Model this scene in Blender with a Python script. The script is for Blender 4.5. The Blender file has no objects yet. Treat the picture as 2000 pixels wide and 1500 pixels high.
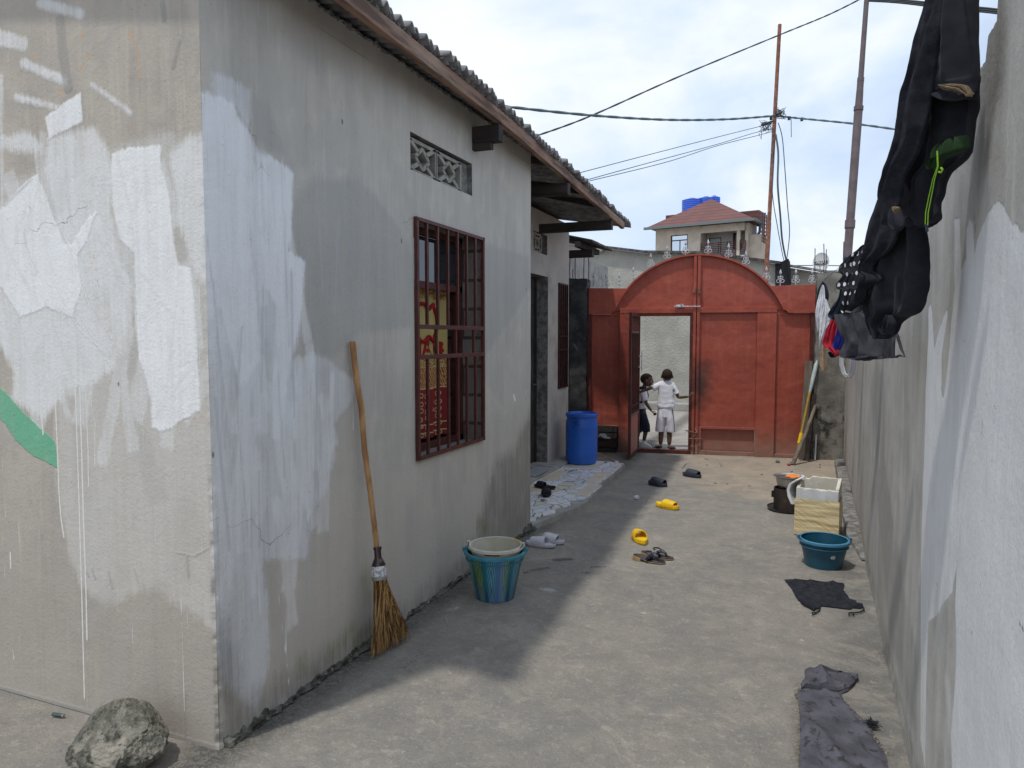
import bpy, math, random
import numpy as np
from mathutils import Vector, Matrix, noise, Euler
random.seed(7); RNG = np.random.default_rng(7)
S = bpy.context.scene
R = math.radians
# ---------------------------------------------------------------- camera, sky, sun, exposure
FPX = 1387.0; YAW = R(22); PITCH = math.atan(90 / 1387); CH = 1.6
cam = bpy.data.objects.new('camera', bpy.data.cameras.new('camera'))
S.collection.objects.link(cam)
cam.location = (0, 0, CH); cam.rotation_euler = (R(90) - PITCH, 0, YAW)
cam.data.sensor_width = 36; cam.data.lens = 36 * FPX / 2000; cam.data.clip_start = .05; cam.data.clip_end = 2000
S.camera = cam
S.render.resolution_x = 1024; S.render.resolution_y = 768
S.view_settings.view_transform = 'Standard'; S.view_settings.look = 'None'
S.view_settings.exposure = 0.17; S.view_settings.gamma = 1
SUN_A, SUN_B = .175, .35            # shadow offset per metre of height, in x and y
sundir = Vector((-SUN_A, -SUN_B, 1)).normalized()
elev = math.asin(sundir.z)
sl = bpy.data.lights.new('sun', 'SUN'); sl.energy = 2.0; sl.angle = R(2.2); sl.color = (1, .96, .89)
so = bpy.data.objects.new('sun', sl); S.collection.objects.link(so)
so.rotation_euler = sundir.to_track_quat('Z', 'Y').to_euler()
W = bpy.data.worlds.new('World'); S.world = W; W.use_nodes = True

class NT:
    """small helper for writing node trees"""
    def __init__(s, nt): s.nt = nt; s.n = nt.nodes; s.l = nt.links
    def new(s, t, **k):
        n = s.n.new(t)
        for a, b in k.items(): setattr(n, a, b)
        return n
    def put(s, sock, v):
        if isinstance(v, bpy.types.NodeSocket): s.l.new(v, sock)
        elif v is not None:
            try: sock.default_value = v
            except Exception: sock.default_value = (*v, 1)
    def math(s, op, a, b=None, c=None, clamp=False):
        n = s.new('ShaderNodeMath', operation=op); n.use_clamp = clamp
        s.put(n.inputs[0], a)
        if b is not None: s.put(n.inputs[1], b)
        if c is not None: s.put(n.inputs[2], c)
        return n.outputs[0]
    def mix(s, f, a, b, mode='MIX'):
        n = s.new('ShaderNodeMix', data_type='RGBA', blend_type=mode); n.clamp_factor = True
        s.put(n.inputs[0], f); s.put(n.inputs[6], a); s.put(n.inputs[7], b)
        return n.outputs[2]
    def coord(s, kind='Object', scale=(1, 1, 1), rot=(0, 0, 0), loc=(0, 0, 0)):
        t = s.new('ShaderNodeTexCoord'); m = s.new('ShaderNodeMapping')
        m.inputs[3].default_value = scale; m.inputs[2].default_value = rot; m.inputs[1].default_value = loc
        s.l.new(t.outputs[kind], m.inputs[0]); return m.outputs[0]
    def noise(s, v, scale, detail=5, rough=.55, dist=0):
        n = s.new('ShaderNodeTexNoise'); s.put(n.inputs['Vector'], v)
        n.inputs['Scale'].default_value = scale; n.inputs['Detail'].default_value = detail
        n.inputs['Roughness'].default_value = rough; n.inputs['Distortion'].default_value = dist
        return n.outputs[0]
    def ramp(s, v, lo, hi, a=0., b=1.):
        n = s.new('ShaderNodeMapRange'); n.interpolation_type = 'SMOOTHSTEP'
        s.put(n.inputs[0], v); s.put(n.inputs[1], lo); s.put(n.inputs[2], hi); s.put(n.inputs[3], a); s.put(n.inputs[4], b)
        return n.outputs[0]
    def bump(s, h, strength, dist, normal=None):
        n = s.new('ShaderNodeBump'); s.put(n.inputs['Height'], h)
        n.inputs['Strength'].default_value = strength; n.inputs['Distance'].default_value = dist
        if normal is not None: s.l.new(normal, n.inputs['Normal'])
        return n.outputs[0]

w = NT(W.node_tree); w.n.clear()
sky = w.new('ShaderNodeTexSky', sky_type='NISHITA', sun_disc=False, sun_elevation=elev, sun_rotation=math.atan2(-SUN_A, -SUN_B))
bg1 = w.new('ShaderNodeBackground'); w.put(bg1.inputs[0], sky.outputs[0]); bg1.inputs[1].default_value = .12
vg = w.coord('Generated', scale=(1, 1, 1.7), loc=(.35, .1, .2))
c1 = w.noise(vg, 2.1, 7, .52, .4); c2 = w.noise(vg, 5.0, 6, .55, .2)
cf = w.math('ADD', w.math('MULTIPLY', c1, .75), w.math('MULTIPLY', c2, .25))
ccol = w.mix(w.ramp(cf, .47, .62), (.61, .72, .90, 1), (.84, .87, .915, 1))
bg2 = w.new('ShaderNodeBackground'); w.put(bg2.inputs[0], ccol); bg2.inputs[1].default_value = 1.08
mx = w.new('ShaderNodeMixShader'); w.put(mx.inputs[0], w.ramp(cf, .36, .52, .62, .97))
w.l.new(bg1.outputs[0], mx.inputs[1]); w.l.new(bg2.outputs[0], mx.inputs[2])
wo = w.new('ShaderNodeOutputWorld'); w.l.new(mx.outputs[0], wo.inputs[0])

# ---------------------------------------------------------------- measuring: rays from surveyed picture points to known planes of the place
_R = Vector((math.cos(YAW), math.sin(YAW), 0))
_F = Vector((-math.sin(YAW) * math.cos(PITCH), math.cos(YAW) * math.cos(PITCH), -math.sin(PITCH)))
_U = _R.cross(_F); _C = Vector((0, 0, CH))
def ray(x, y): return _F + _R * ((x - 1000) / FPX) + _U * ((750 - y) / FPX)
def G(x, y, z=0.0): d = ray(x, y); return _C + d * ((z - CH) / d.z)
def XP(x, y, X): d = ray(x, y); return _C + d * (X / d.x)
def YP(x, y, Y): d = ray(x, y); return _C + d * (Y / d.y)
def DP(x, y, D): return _C + ray(x, y) * D
def PLN(x, y, p0, p1):
    p0 = Vector((*p0[:2], 0)); t = Vector((*p1[:2], 0)) - p0; n = Vector((t.y, -t.x, 0)); d = ray(x, y)
    return _C + d * ((p0 - Vector((0, 0, 0))).dot(n) / d.dot(n))
FX = -2.05; FY0 = 2.04; FY1 = 5.48; RX = -2.78; RY1 = 8.84
RW0 = Vector((.340, -.6, 0)); RW1 = Vector((.571, 10.19, 0))
RW0 = Vector((.43, 2.92, 0)) + (Vector((.57, 10.13, 0)) - Vector((.43, 2.92, 0))) * (-.5)
RW1 = Vector((.57, 10.13, 0)) + Vector((.0012, .06, 0))

# ---------------------------------------------------------------- mesh helpers
COL = S.collection
class MB:
    def __init__(s): s.v = []; s.f = []; s.m = []
    def add(s, vs, fs, mi=0):
        o = len(s.v); s.v += [tuple(v) for v in vs]; s.f += [tuple(i + o for i in f) for f in fs]; s.m += [mi] * len(fs)
    def box(s, x0, x1, y0, y1, z0, z1, mi=0, M=None):
        vs = [Vector((x, y, z)) for z in (z0, z1) for y in (y0, y1) for x in (x0, x1)]
        if M: vs = [M @ v for v in vs]
        s.add(vs, [(0, 2, 3, 1), (4, 5, 7, 6), (0, 1, 5, 4), (2, 6, 7, 3), (0, 4, 6, 2), (1, 3, 7, 5)], mi); return s
    def bar(s, a, b, w, h, mi=0, up=(0, 0, 1), jit=0):
        a = Vector(a); b = Vector(b); d = (b - a).normalized(); u = Vector(up)
        if abs(d.dot(u)) > .98: u = Vector((0, 1, 0))
        x = d.cross(u).normalized(); u = x.cross(d).normalized()
        vs = []
        for p in (a, b):
            for sx, su in ((-1, -1), (1, -1), (1, 1), (-1, 1)):
                vs.append(p + x * (sx * w / 2) + u * (su * h / 2) + Vector([random.uniform(-jit, jit) for _ in range(3)]))
        s.add(vs, [(3, 2, 1, 0), (4, 5, 6, 7), (0, 1, 5, 4), (1, 2, 6, 5), (2, 3, 7, 6), (3, 0, 4, 7)], mi); return s
    def tube(s, pts, r, n=8, mi=0, cap=True):
        pts = [Vector(p) for p in pts]; rs = r if isinstance(r, (list, tuple)) else [r] * len(pts)
        vs = []; prev = None
        for i, p in enumerate(pts):
            d = (pts[min(i + 1, len(pts) - 1)] - pts[max(i - 1, 0)]).normalized()
            if prev is None:
                u = Vector((0, 0, 1)) if abs(d.z) < .9 else Vector((1, 0, 0))
                prev = d.cross(u).normalized()
            x = (prev - d * prev.dot(d)).normalized(); prev = x; y = d.cross(x)
            for k in range(n):
                a = 2 * math.pi * k / n; vs.append(p + (x * math.cos(a) + y * math.sin(a)) * rs[i])
        fs = []
        for i in range(len(pts) - 1):
            for k in range(n):
                k2 = (k + 1) % n; fs.append((i * n + k, i * n + k2, (i + 1) * n + k2, (i + 1) * n + k))
        if cap: fs += [tuple(range(n - 1, -1, -1)), tuple(range((len(pts) - 1) * n, len(pts) * n))]
        s.add(vs, fs, mi); return s
    def lathe(s, prof, n=40, M=None, mi=0, wob=0, cap=True):
        vs = []
        for j, (r, z) in enumerate(prof):
            for k in range(n):
                a = 2 * math.pi * k / n
                rr = r * (1 + wob * noise.noise(Vector((math.cos(a) * 1.5, math.sin(a) * 1.5, z * 4 + 3))))
                v = Vector((rr * math.cos(a), rr * math.sin(a), z)); vs.append(M @ v if M else v)
        fs = []
        for j in range(len(prof) - 1):
            for k in range(n):
                k2 = (k + 1) % n; fs.append((j * n + k, j * n + k2, (j + 1) * n + k2, (j + 1) * n + k))
        if cap and prof[0][0] > 1e-4: fs.append(tuple(range(n - 1, -1, -1)))
        if cap and prof[-1][0] > 1e-4: fs.append(tuple(range((len(prof) - 1) * n, len(prof) * n)))
        s.add(vs, fs, mi); return s
    def prism(s, pts, f0, f1, mi=0):
        """polygon pts (2d) placed by f0 and f1 (two faces), closed between"""
        n = len(pts); vs = [f0(*p) for p in pts] + [f1(*p) for p in pts]
        fs = [tuple(range(n)), tuple(range(2 * n - 1, n - 1, -1))] + [((i + 1) % n, i, n + i, n + (i + 1) % n) for i in range(n)]
        s.add(vs, fs, mi); return s
    def build(s, name, mats, parent=None, smooth=None, bevel=0, sub=0, loc=None, solid=0, world=False):
        me = bpy.data.meshes.new(name); me.from_pydata(s.v, [], s.f)
        mats = mats if isinstance(mats, (list, tuple)) else [mats]
        for m in mats: me.materials.append(m)
        me.polygons.foreach_set('material_index', s.m); me.update()
        o = bpy.data.objects.new(name, me); COL.objects.link(o)
        import bmesh
        bm = bmesh.new(); bm.from_mesh(me); bmesh.ops.recalc_face_normals(bm, faces=bm.faces); bm.to_mesh(me); bm.free()
        if smooth is not None:
            me.polygons.foreach_set('use_smooth', [True] * len(me.polygons)); me.set_sharp_from_angle(angle=R(smooth))
        if solid:
            md = o.modifiers.new('solid', 'SOLIDIFY'); md.thickness = solid; md.offset = 0
        if bevel:
            md = o.modifiers.new('bevel', 'BEVEL'); md.width = bevel; md.segments = 2; md.limit_method = 'ANGLE'; md.angle_limit = R(40)
        if sub:
            md = o.modifiers.new('sub', 'SUBSURF'); md.levels = sub; md.render_levels = sub
        if parent is not None:
            o.parent = parent
            if world and parent.type == 'EMPTY': o.matrix_parent_inverse = parent.matrix_basis.inverted()
        if loc is not None: o.location = loc
        return o
def tag(o, label=None, cat=None, group=None, kind=None):
    for k, v in (('label', label), ('category', cat), ('group', group), ('kind', kind)):
        if v: o[k] = v
    return o
def thing(name, label, cat, loc=(0, 0, 0), rz=0, group=None):
    o = bpy.data.objects.new(name, None); COL.objects.link(o); o.location = loc; o.rotation_euler = (0, 0, rz)
    o.empty_display_size = .1
    return tag(o, label, cat, group)
def rotz(a): return Matrix.Rotation(a, 4, 'Z')
def T(x, y, z): return Matrix.Translation((x, y, z))
def grid_mesh(name, P, U, mats, attrs=None, matidx=None, keep=None, smooth=True):
    """P: (n,m,3) array of points, faces on the grid, attrs: dict name->(n,m,4) floats"""
    n, m = P.shape[:2]
    idx = np.arange(n * m).reshape(n, m)
    q = np.stack([idx[:-1, :-1], idx[1:, :-1], idx[1:, 1:], idx[:-1, 1:]], -1)
    if keep is not None: q = q[keep]
    q = q.reshape(-1, 4)
    me = bpy.data.meshes.new(name); me.vertices.add(n * m); me.vertices.foreach_set('co', P.astype(np.float32).ravel())
    me.loops.add(q.size); me.loops.foreach_set('vertex_index', q.ravel().astype(np.int32))
    me.polygons.add(len(q)); me.polygons.foreach_set('loop_start', (np.arange(len(q)) * 4).astype(np.int32))
    me.update(calc_edges=True); me.validate()
    for k, a in (attrs or {}).items():
        at = me.attributes.new(k, 'FLOAT_COLOR', 'POINT'); at.data.foreach_set('color', a.astype(np.float32).ravel())
    for mm in mats: me.materials.append(mm)
    if smooth: me.polygons.foreach_set('use_smooth', [True] * len(me.polygons))
    return me
def sd_poly(X, Y, poly):
    """signed distance (positive inside) of points to a polygon"""
    p = np.array(poly, float); d = np.full(X.shape, 1e9); ins = np.zeros(X.shape, bool); n = len(p)
    for i in range(n):
        a = p[i]; b = p[(i + 1) % n]; e = b - a; wx = X - a[0]; wy = Y - a[1]
        t = np.clip((wx * e[0] + wy * e[1]) / max(e @ e, 1e-12), 0, 1)
        d = np.minimum(d, np.hypot(wx - e[0] * t, wy - e[1] * t))
        c = ((a[1] <= Y) & (b[1] > Y)) | ((b[1] <= Y) & (a[1] > Y))
        with np.errstate(divide='ignore', invalid='ignore'):
            xi = a[0] + (Y - a[1]) / (b[1] - a[1] + 1e-15) * e[0]
        ins ^= c & (X < xi)
    return np.where(ins, d, -d)
def sd_line(X, Y, pts, r):
    d = np.full(X.shape, 1e9); p = np.array(pts, float)
    for i in range(len(p) - 1):
        a = p[i]; e = p[i + 1] - a; wx = X - a[0]; wy = Y - a[1]
        t = np.clip((wx * e[0] + wy * e[1]) / max(e @ e, 1e-12), 0, 1)
        d = np.minimum(d, np.hypot(wx - e[0] * t, wy - e[1] * t))
    return r - d

# ---------------------------------------------------------------- materials
def mat(name, c1, c2=None, rough=.8, scale=6, bump=.3, bscale=60, bdist=.004, spec=.3, metal=0, stretch=(1, 1, 1), lo=.35, hi=.65, c3=None, s3=2.0, f3=(.5, .65), coords='Object', sheen=0, trans=0, alpha=None, bstretch=None):
    m = bpy.data.materials.new(name); m.use_nodes = True; t = NT(m.node_tree); b = t.n['Principled BSDF']
    v = t.coord(coords, scale=stretch)
    col = (*c1, 1)
    if c2: col = t.mix(t.ramp(t.noise(v, scale, 6, .6), lo, hi), (*c1, 1), (*c2, 1))
    if c3: col = t.mix(t.ramp(t.noise(v, s3, 7, .65, .3), f3[0], f3[1]), col, (*c3, 1))
    t.put(b.inputs['Base Color'], col)
    b.inputs['Roughness'].default_value = rough; b.inputs['Metallic'].default_value = metal
    b.inputs['Specular IOR Level'].default_value = spec
    if sheen: b.inputs['Sheen Weight'].default_value = sheen
    if trans: b.inputs['Transmission Weight'].default_value = trans
    if bump: t.put(b.inputs['Normal'], t.bump(t.noise(v if bstretch is None else t.coord(coords, scale=bstretch), bscale, 4, .6), bump, bdist))
    return m
M = {}
M['wood_old'] = mat('wood_old', (.29, .175, .125), (.12, .075, .055), scale=16, stretch=(1, .10, 1), lo=.42, hi=.58, bscale=40, c3=(.36, .27, .20), s3=5)
M['wood_dark'] = mat('wood_dark', (.055, .045, .04), (.025, .021, .02), scale=9, stretch=(.2, 1, 1), bscale=40)
M['wood_grey'] = mat('wood_grey', (.21, .18, .14), (.11, .09, .07), scale=14, stretch=(1, 1, .12), bscale=50)
M['wood_stick'] = mat('wood_stick', (.47, .27, .12), (.27, .13, .055), scale=18, stretch=(1, 1, .3), bscale=60, rough=.55, c3=(.10, .05, .03), s3=30, f3=(.63, .7))
M['sheet'] = mat('sheet', (.27, .26, .26), (.13, .125, .125), scale=10, rough=.7, metal=.0, c3=(.30, .29, .27), s3=25, f3=(.5, .7), bscale=90, bump=.5)
M['sheet_under'] = mat('sheet_under', (.13, .12, .115), (.05, .045, .042), scale=14, rough=.8, bump=.6, bscale=50)
M['bars'] = mat('bars', (.105, .030, .024), (.070, .022, .018), scale=20, rough=.5, bscale=80, bump=.2, bdist=.002, c3=(.2, .09, .07), s3=25, f3=(.66, .72))
M['bars_dark'] = mat('bars_dark', (.06, .018, .015), (.035, .012, .01), scale=20, rough=.55)
M['gate_red'] = None
M['brown_red'] = mat('brown_red', (.12, .03, .022), (.06, .02, .017), scale=8, rough=.5, bump=.2)
M['white_iron'] = mat('white_iron', (.62, .63, .66), (.35, .34, .34), scale=40, rough=.5, bump=0)
M['cement'] = mat('cement', (.38, .365, .335), (.27, .26, .24), scale=5, bscale=70, bump=.6, c3=(.14, .13, .12), s3=3, f3=(.55, .75))
M['cement_raw'] = mat('cement_raw', (.26, .25, .235), (.12, .115, .105), scale=16, bscale=45, bump=1.0, bdist=.01)
M['pillar_dark'] = mat('pillar_dark', (.075, .075, .075), (.03, .029, .03), scale=5, bscale=60, bump=.8, bdist=.006, c3=(.16, .16, .155), s3=7, f3=(.6, .72))
M['pillar_old'] = mat('pillar_old', (.27, .255, .225), (.15, .14, .12), scale=5, bscale=60, bump=.9, bdist=.008, c3=(.045, .043, .038), s3=4.5, f3=(.55, .68))
M['render_white'] = mat('render_white', (.43, .42, .37), (.33, .32, .28), scale=2.5, bscale=22, bump=.9, bdist=.02, lo=.3, hi=.7)
M['rebar'] = mat('rebar', (.05, .045, .045), rough=.7, bump=0)
M['rust'] = mat('rust', (.30, .12, .07), (.16, .075, .05), scale=12, rough=.8, c3=(.5, .42, .36), s3=9, f3=(.6, .68))
M['pole_grey'] = mat('pole_grey', (.15, .12, .12), (.11, .085, .085), scale=6, rough=.6)
M['cable'] = mat('cable', (.045, .05, .055), rough=.6, bump=0)
M['cable_teal'] = mat('cable_teal', (.10, .15, .16), rough=.6, bump=0)
M['black_cloth'] = mat('black_cloth', (.018, .018, .024), (.028, .028, .034), rough=1, scale=12, bump=.25, bscale=300, bdist=.001, spec=.06, sheen=.05)
M['black_cloth2'] = mat('black_cloth2', (.034, .035, .043), (.020, .021, .027), rough=1, scale=30, bump=.5, bscale=200, bdist=.002, spec=.06)
M['rag'] = mat('rag', (.09, .088, .10), (.04, .04, .048), rough=.95, scale=12, bump=1, bscale=30, bdist=.004, spec=.1, bstretch=(3, 3, 14))
M['tan_cloth'] = mat('tan_cloth', (.24, .17, .10), (.10, .072, .045), rough=.95, scale=26, bump=.3)
M['lime'] = mat('lime', (.20, .40, .02), rough=.6, bump=0)
M['green_dark'] = mat('green_dark', (.012, .034, .009), rough=.9, bump=.3, bscale=200)
M['white_cloth'] = mat('white_cloth', (.72, .72, .75), (.62, .62, .66), rough=.9, scale=20, bump=.25)
M['shirt_white'] = mat('shirt_white', (.78, .78, .82), (.68, .68, .74), rough=.9, scale=12, bump=.5, bscale=14, bdist=.012)
M['shorts_white'] = mat('shorts_white', (.76, .75, .79), (.68, .67, .72), rough=.9, scale=12, bump=.5, bscale=14, bdist=.012)
M['navy'] = mat('navy', (.014, .018, .035), (.02, .026, .05), rough=.9, scale=12, bump=.5, bscale=16, bdist=.01)
M['beige_cloth'] = mat('beige_cloth', (.50, .38, .26), (.42, .31, .2), rough=.9, scale=12, bump=.3)
M['red_cloth'] = mat('red_cloth', (.50, .03, .055), (.38, .02, .04), rough=.8, scale=10, bump=.3)
M['blue_cloth'] = mat('blue_cloth', (.04, .06, .42), (.03, .045, .3), rough=.8, scale=10, bump=.3)
M['skin'] = mat('skin', (.125, .062, .038), (.10, .048, .030), rough=.55, scale=20, bump=.1, spec=.4)
M['hair'] = mat('hair', (.026, .018, .015), (.042, .030, .024), rough=.95, scale=60, bump=1, bscale=160, bdist=.004, spec=.1)
M['eye'] = mat('eye', (.6, .6, .6), rough=.3, bump=0)
M['shoe'] = mat('shoe', (.75, .74, .74), (.55, .54, .54), scale=60, rough=.6)
M['drum_blue'] = mat('drum_blue', (.02, .13, .56), (.02, .105, .46), rough=.38, scale=4, bump=.06, bscale=20, spec=.5, c3=(.03, .12, .45), s3=18, f3=(.6, .8))
M['tank_blue'] = mat('tank_blue', (.05, .13, .62), rough=.4, bump=0)
M['teal'] = mat('teal', (.012, .085, .135), (.010, .07, .115), rough=.35, scale=5, bump=.05, spec=.5)
M['teal_rim'] = mat('teal_rim', (.055, .20, .32), rough=.4, bump=0)
M['rim_blue'] = mat('rim_blue', (.04, .25, .33), (.04, .18, .24), scale=20, rough=.4, bump=0)
M['cream_plastic'] = mat('cream_plastic', (.58, .55, .45), (.5, .46, .36), rough=.45, scale=6, bump=0, c3=(.62, .40, .05), s3=5.5, f3=(.61, .66))
M['black_plastic'] = mat('black_plastic', (.012, .012, .014), rough=.4, bump=0)
M['steel'] = mat('steel', (.55, .54, .53), (.4, .39, .38), rough=.32, metal=.9, scale=8, bump=.1)
M['stove_iron'] = mat('stove_iron', (.05, .035, .028), (.022, .017, .015), scale=9, rough=.8, bump=.6, stretch=(1, 1, .5), c3=(.15, .075, .04), s3=8, f3=(.6, .72))
M['food'] = mat('food', (.09, .045, .035), (.16, .08, .06), scale=40, rough=.5)
M['orange'] = mat('orange', (.85, .33, .06), (.75, .22, .04), rough=.7, scale=10, bump=.3)
M['foam'] = mat('foam', (.68, .66, .60), (.55, .52, .44), rough=.9, scale=9, bump=.5, bscale=160, c3=(.45, .40, .30), s3=6, f3=(.6, .75))
M['foam_white'] = mat('foam_white', (.66, .68, .70), (.55, .56, .56), rough=.9, scale=9, bump=.5, bscale=160)
M['tape'] = mat('tape', (.66, .55, .33), (.60, .48, .26), rough=.45, scale=5, bump=.4, bscale=9, bdist=.012, stretch=(.5, .5, 5), c3=(.70, .61, .42), s3=12, f3=(.6, .7))
M['yellow'] = mat('yellow', (.85, .55, .015), (.78, .47, .01), rough=.5, scale=9, bump=.1)
M['yellow_dark'] = mat('yellow_dark', (.55, .30, .01), rough=.5, bump=0)
M['slate'] = mat('slate', (.045, .05, .072), (.035, .038, .055), rough=.6, scale=12, bump=.1)
M['slate_in'] = mat('slate_in', (.012, .012, .018), rough=.8, bump=0)
M['black_rubber'] = mat('black_rubber', (.012, .013, .016), rough=.6, bump=.1)
M['white_rubber'] = mat('white_rubber', (.60, .60, .63), (.48, .47, .5), rough=.6, scale=20, bump=.2)
M['patent'] = mat('patent', (.012, .014, .024), rough=.18, spec=.7, bump=.3, bscale=60)
M['heel_wood'] = mat('heel_wood', (.42, .27, .13), (.33, .2, .09), rough=.6, scale=20)
M['broom_straw'] = mat('broom_straw', (.52, .32, .13), (.15, .075, .025), rough=.6, scale=60, stretch=(1, 1, .12), bump=0, lo=.44, hi=.56)
M['bottle'] = mat('bottle', (.030, .012, .012), rough=.15, spec=.6, bump=0)
M['paper'] = mat('paper', (.66, .66, .66), (.3, .3, .3), scale=70, lo=.45, hi=.55, rough=.8, bump=.2)
M['tin'] = mat('tin', (.3, .29, .28), rough=.5, metal=.6)
M['glass'] = mat('glass', (.02, .025, .03), rough=.04, spec=1.0, bump=0)
M['interior'] = mat('interior', (.10, .095, .09), rough=.9)
M['brick_raw'] = None
M['mat_grey'] = mat('mat_grey', (.115, .112, .135), (.07, .068, .080), rough=.95, scale=9, bump=.9, bscale=220, bdist=.003, c3=(.05, .05, .052), s3=20, f3=(.56, .62), spec=.1)
M['thread'] = mat('thread', (.06, .06, .07), rough=.9, bump=0)
M['thread_tan'] = mat('thread_tan', (.3, .26, .18), rough=.9, bump=0)
M['bleach'] = mat('bleach', (.35, .48, .52), (.55, .58, .55), rough=.6, scale=12, bump=.1)
M['mustard'] = mat('mustard', (.45, .28, .05), (.30, .19, .05), rough=.6, scale=12, bump=.1)
M['hose'] = mat('hose', (.45, .45, .47), rough=.4, bump=0)
M['roof_tile'] = None
M['beige_block'] = mat('beige_block', (.58, .50, .41), (.48, .41, .33), rough=.9, scale=1.6, bump=.5, bscale=6, bdist=.05, c3=(.30, .25, .2), s3=1.5, f3=(.6, .68))
M['house_white'] = mat('house_white', (.55, .54, .52), (.42, .41, .39), rough=.9, scale=1, bump=0)
M['dark_hole'] = mat('dark_hole', (.02, .02, .022), rough=.8, bump=0)
M['tarp'] = mat('tarp', (.012, .012, .014), rough=.6, bump=.5, bscale=8, bdist=.03)
M['dish'] = mat('dish', (.55, .56, .55), (.45, .46, .45), scale=5, rough=.4, bump=0)

def edge_mask(t, sd, nz, amp, soft):
    """crisp ragged edge from a signed distance plus noise"""
    return t.ramp(t.math('ADD', sd, t.math('MULTIPLY', t.math('SUBTRACT', nz, .5), amp)), -soft, soft)
def wall_material(name, base, layers, bumps=(.5, 55, .004), gain=1.0, foot=None):
    """layers: (channel, colour, edge noise, softness, opacity, streak amount) ; channels 0..11 in attributes sa, sb, sc"""
    m = bpy.data.materials.new(name); m.use_nodes = True; t = NT(m.node_tree); b = t.n['Principled BSDF']
    g_ = lambda c: (*[min(.84, x * gain) for x in c], 1)
    v = t.coord('Object'); vs = t.coord('Object', scale=(16, 16, 1.0)); vs2 = t.coord('Object', scale=(3, 3, .4)); vs3 = t.coord('Object', scale=(42, 42, 2.2))
    nf = t.noise(v, 30, 7, .65); nm = t.noise(v, 5.5, 7, .62, .4); nl = t.noise(v, 1.3, 6, .6, .5); ns = t.noise(vs, 2.0, 7, .65, .2); ns2 = t.noise(vs2, 2.0, 7, .62, .3); ns3 = t.noise(vs3, 1.4, 4, .6)
    ch = []
    for a in ('sa', 'sb', 'sc'):
        at = t.new('ShaderNodeAttribute', attribute_name=a); sp = t.new('ShaderNodeSeparateColor'); t.l.new(at.outputs['Color'], sp.inputs[0])
        ch += [sp.outputs[0], sp.outputs[1], sp.outputs[2], at.outputs['Alpha']]
    col = t.mix(t.ramp(nl, .38, .62), g_(base[0]), g_(base[1]))
    col = t.mix(t.math('MULTIPLY', t.ramp(nm, .45, .70), .6), col, g_(base[2]))
    col = t.mix(t.math('MULTIPLY', t.ramp(ns2, .46, .70), .45), col, (*[.72] * 3, 1), 'MULTIPLY')
    col = t.mix(t.math('MULTIPLY', t.ramp(ns, .52, .70), .30), col, g_([x * 1.25 for x in base[0]]))
    col = t.mix(t.math('MULTIPLY', t.ramp(ns3, .56, .72), .22), col, (*[.6] * 3, 1), 'MULTIPLY')
    if foot:
        sz = t.new('ShaderNodeSeparateXYZ'); t.l.new(v, sz.inputs[0]); fk = t.ramp(t.math('ADD', sz.outputs[2], t.math('MULTIPLY', t.math('SUBTRACT', nm, .5), 1.6)), foot[1], foot[0]); fc = t.math('MULTIPLY', fk, foot[3]); col = t.mix(fc, col, g_(foot[2]))
    hk = None
    for c, lc, amp, soft, op, st in layers:
        en = t.math('ADD', t.math('MULTIPLY', nf, .28), t.math('ADD', t.math('MULTIPLY', nm, .27), t.math('MULTIPLY', ns3, .45)))
        k = edge_mask(t, ch[c], en, amp, soft)
        if st:
            k = t.math('MULTIPLY', k, t.ramp(t.math('ADD', t.math('MULTIPLY', ns, .6), t.math('MULTIPLY', nm, .4)), .5 - .22 * st - .08, .56, 1 - st, 1.0))
            k = t.math('MULTIPLY', k, t.ramp(ns3, .35, .58, 1 - .35 * st, 1.0))
        else: k = t.math('MULTIPLY', k, t.ramp(nf, .25, .5, .88, 1.0))
        if soft < .02 and op > .5: hk = k if hk is None else t.math('MAXIMUM', hk, k)
        col = t.mix(t.math('MULTIPLY', k, op), col, g_(lc))
    sp = t.ramp(t.noise(v, 140, 3, .7), .64, .72); col = t.mix(t.math('MULTIPLY', sp, .35), col, (*[.5] * 3, 1), 'MULTIPLY')
    sp = t.ramp(t.noise(v, 85, 2, .7), .70, .74); col = t.mix(t.math('MULTIPLY', sp, .5), col, (.10, .095, .09, 1))
    sc_ = t.new('ShaderNodeTexVoronoi', feature='F1'); sc_.inputs['Scale'].default_value = 3.2; t.l.new(t.coord('Object', scale=(1, 1, .5)), sc_.inputs['Vector'])
    pit = t.ramp(sc_.outputs['Distance'], .012, .03, 1, 0); col = t.mix(t.math('MULTIPLY', pit, .75), col, (.07, .065, .06, 1))
    vo = t.new('ShaderNodeTexVoronoi', feature='DISTANCE_TO_EDGE'); vo.inputs['Scale'].default_value = .85
    vd = t.new('ShaderNodeVectorMath', operation='ADD'); t.l.new(v, vd.inputs[0])
    nn = t.new('ShaderNodeTexNoise'); nn.inputs['Scale'].default_value = 3.0; nn.inputs['Detail'].default_value = 6; t.l.new(v, nn.inputs['Vector'])
    nsx = t.new('ShaderNodeVectorMath', operation='SCALE'); nsx.inputs['Scale'].default_value = .55; t.l.new(nn.outputs['Color'], nsx.inputs[0]); t.l.new(nsx.outputs[0], vd.inputs[1])
    t.l.new(vd.outputs[0], vo.inputs['Vector'])
    crack = t.math('MULTIPLY', t.ramp(vo.outputs[0], .0, .0026, 1, 0), t.ramp(t.noise(v, 1.1, 3, .5), .56, .62))
    col = t.mix(t.math('MULTIPLY', crack, .45), col, (.12, .11, .10, 1))
    t.put(b.inputs['Base Color'], col); b.inputs['Roughness'].default_value = .88; b.inputs['Specular IOR Level'].default_value = .2
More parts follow.
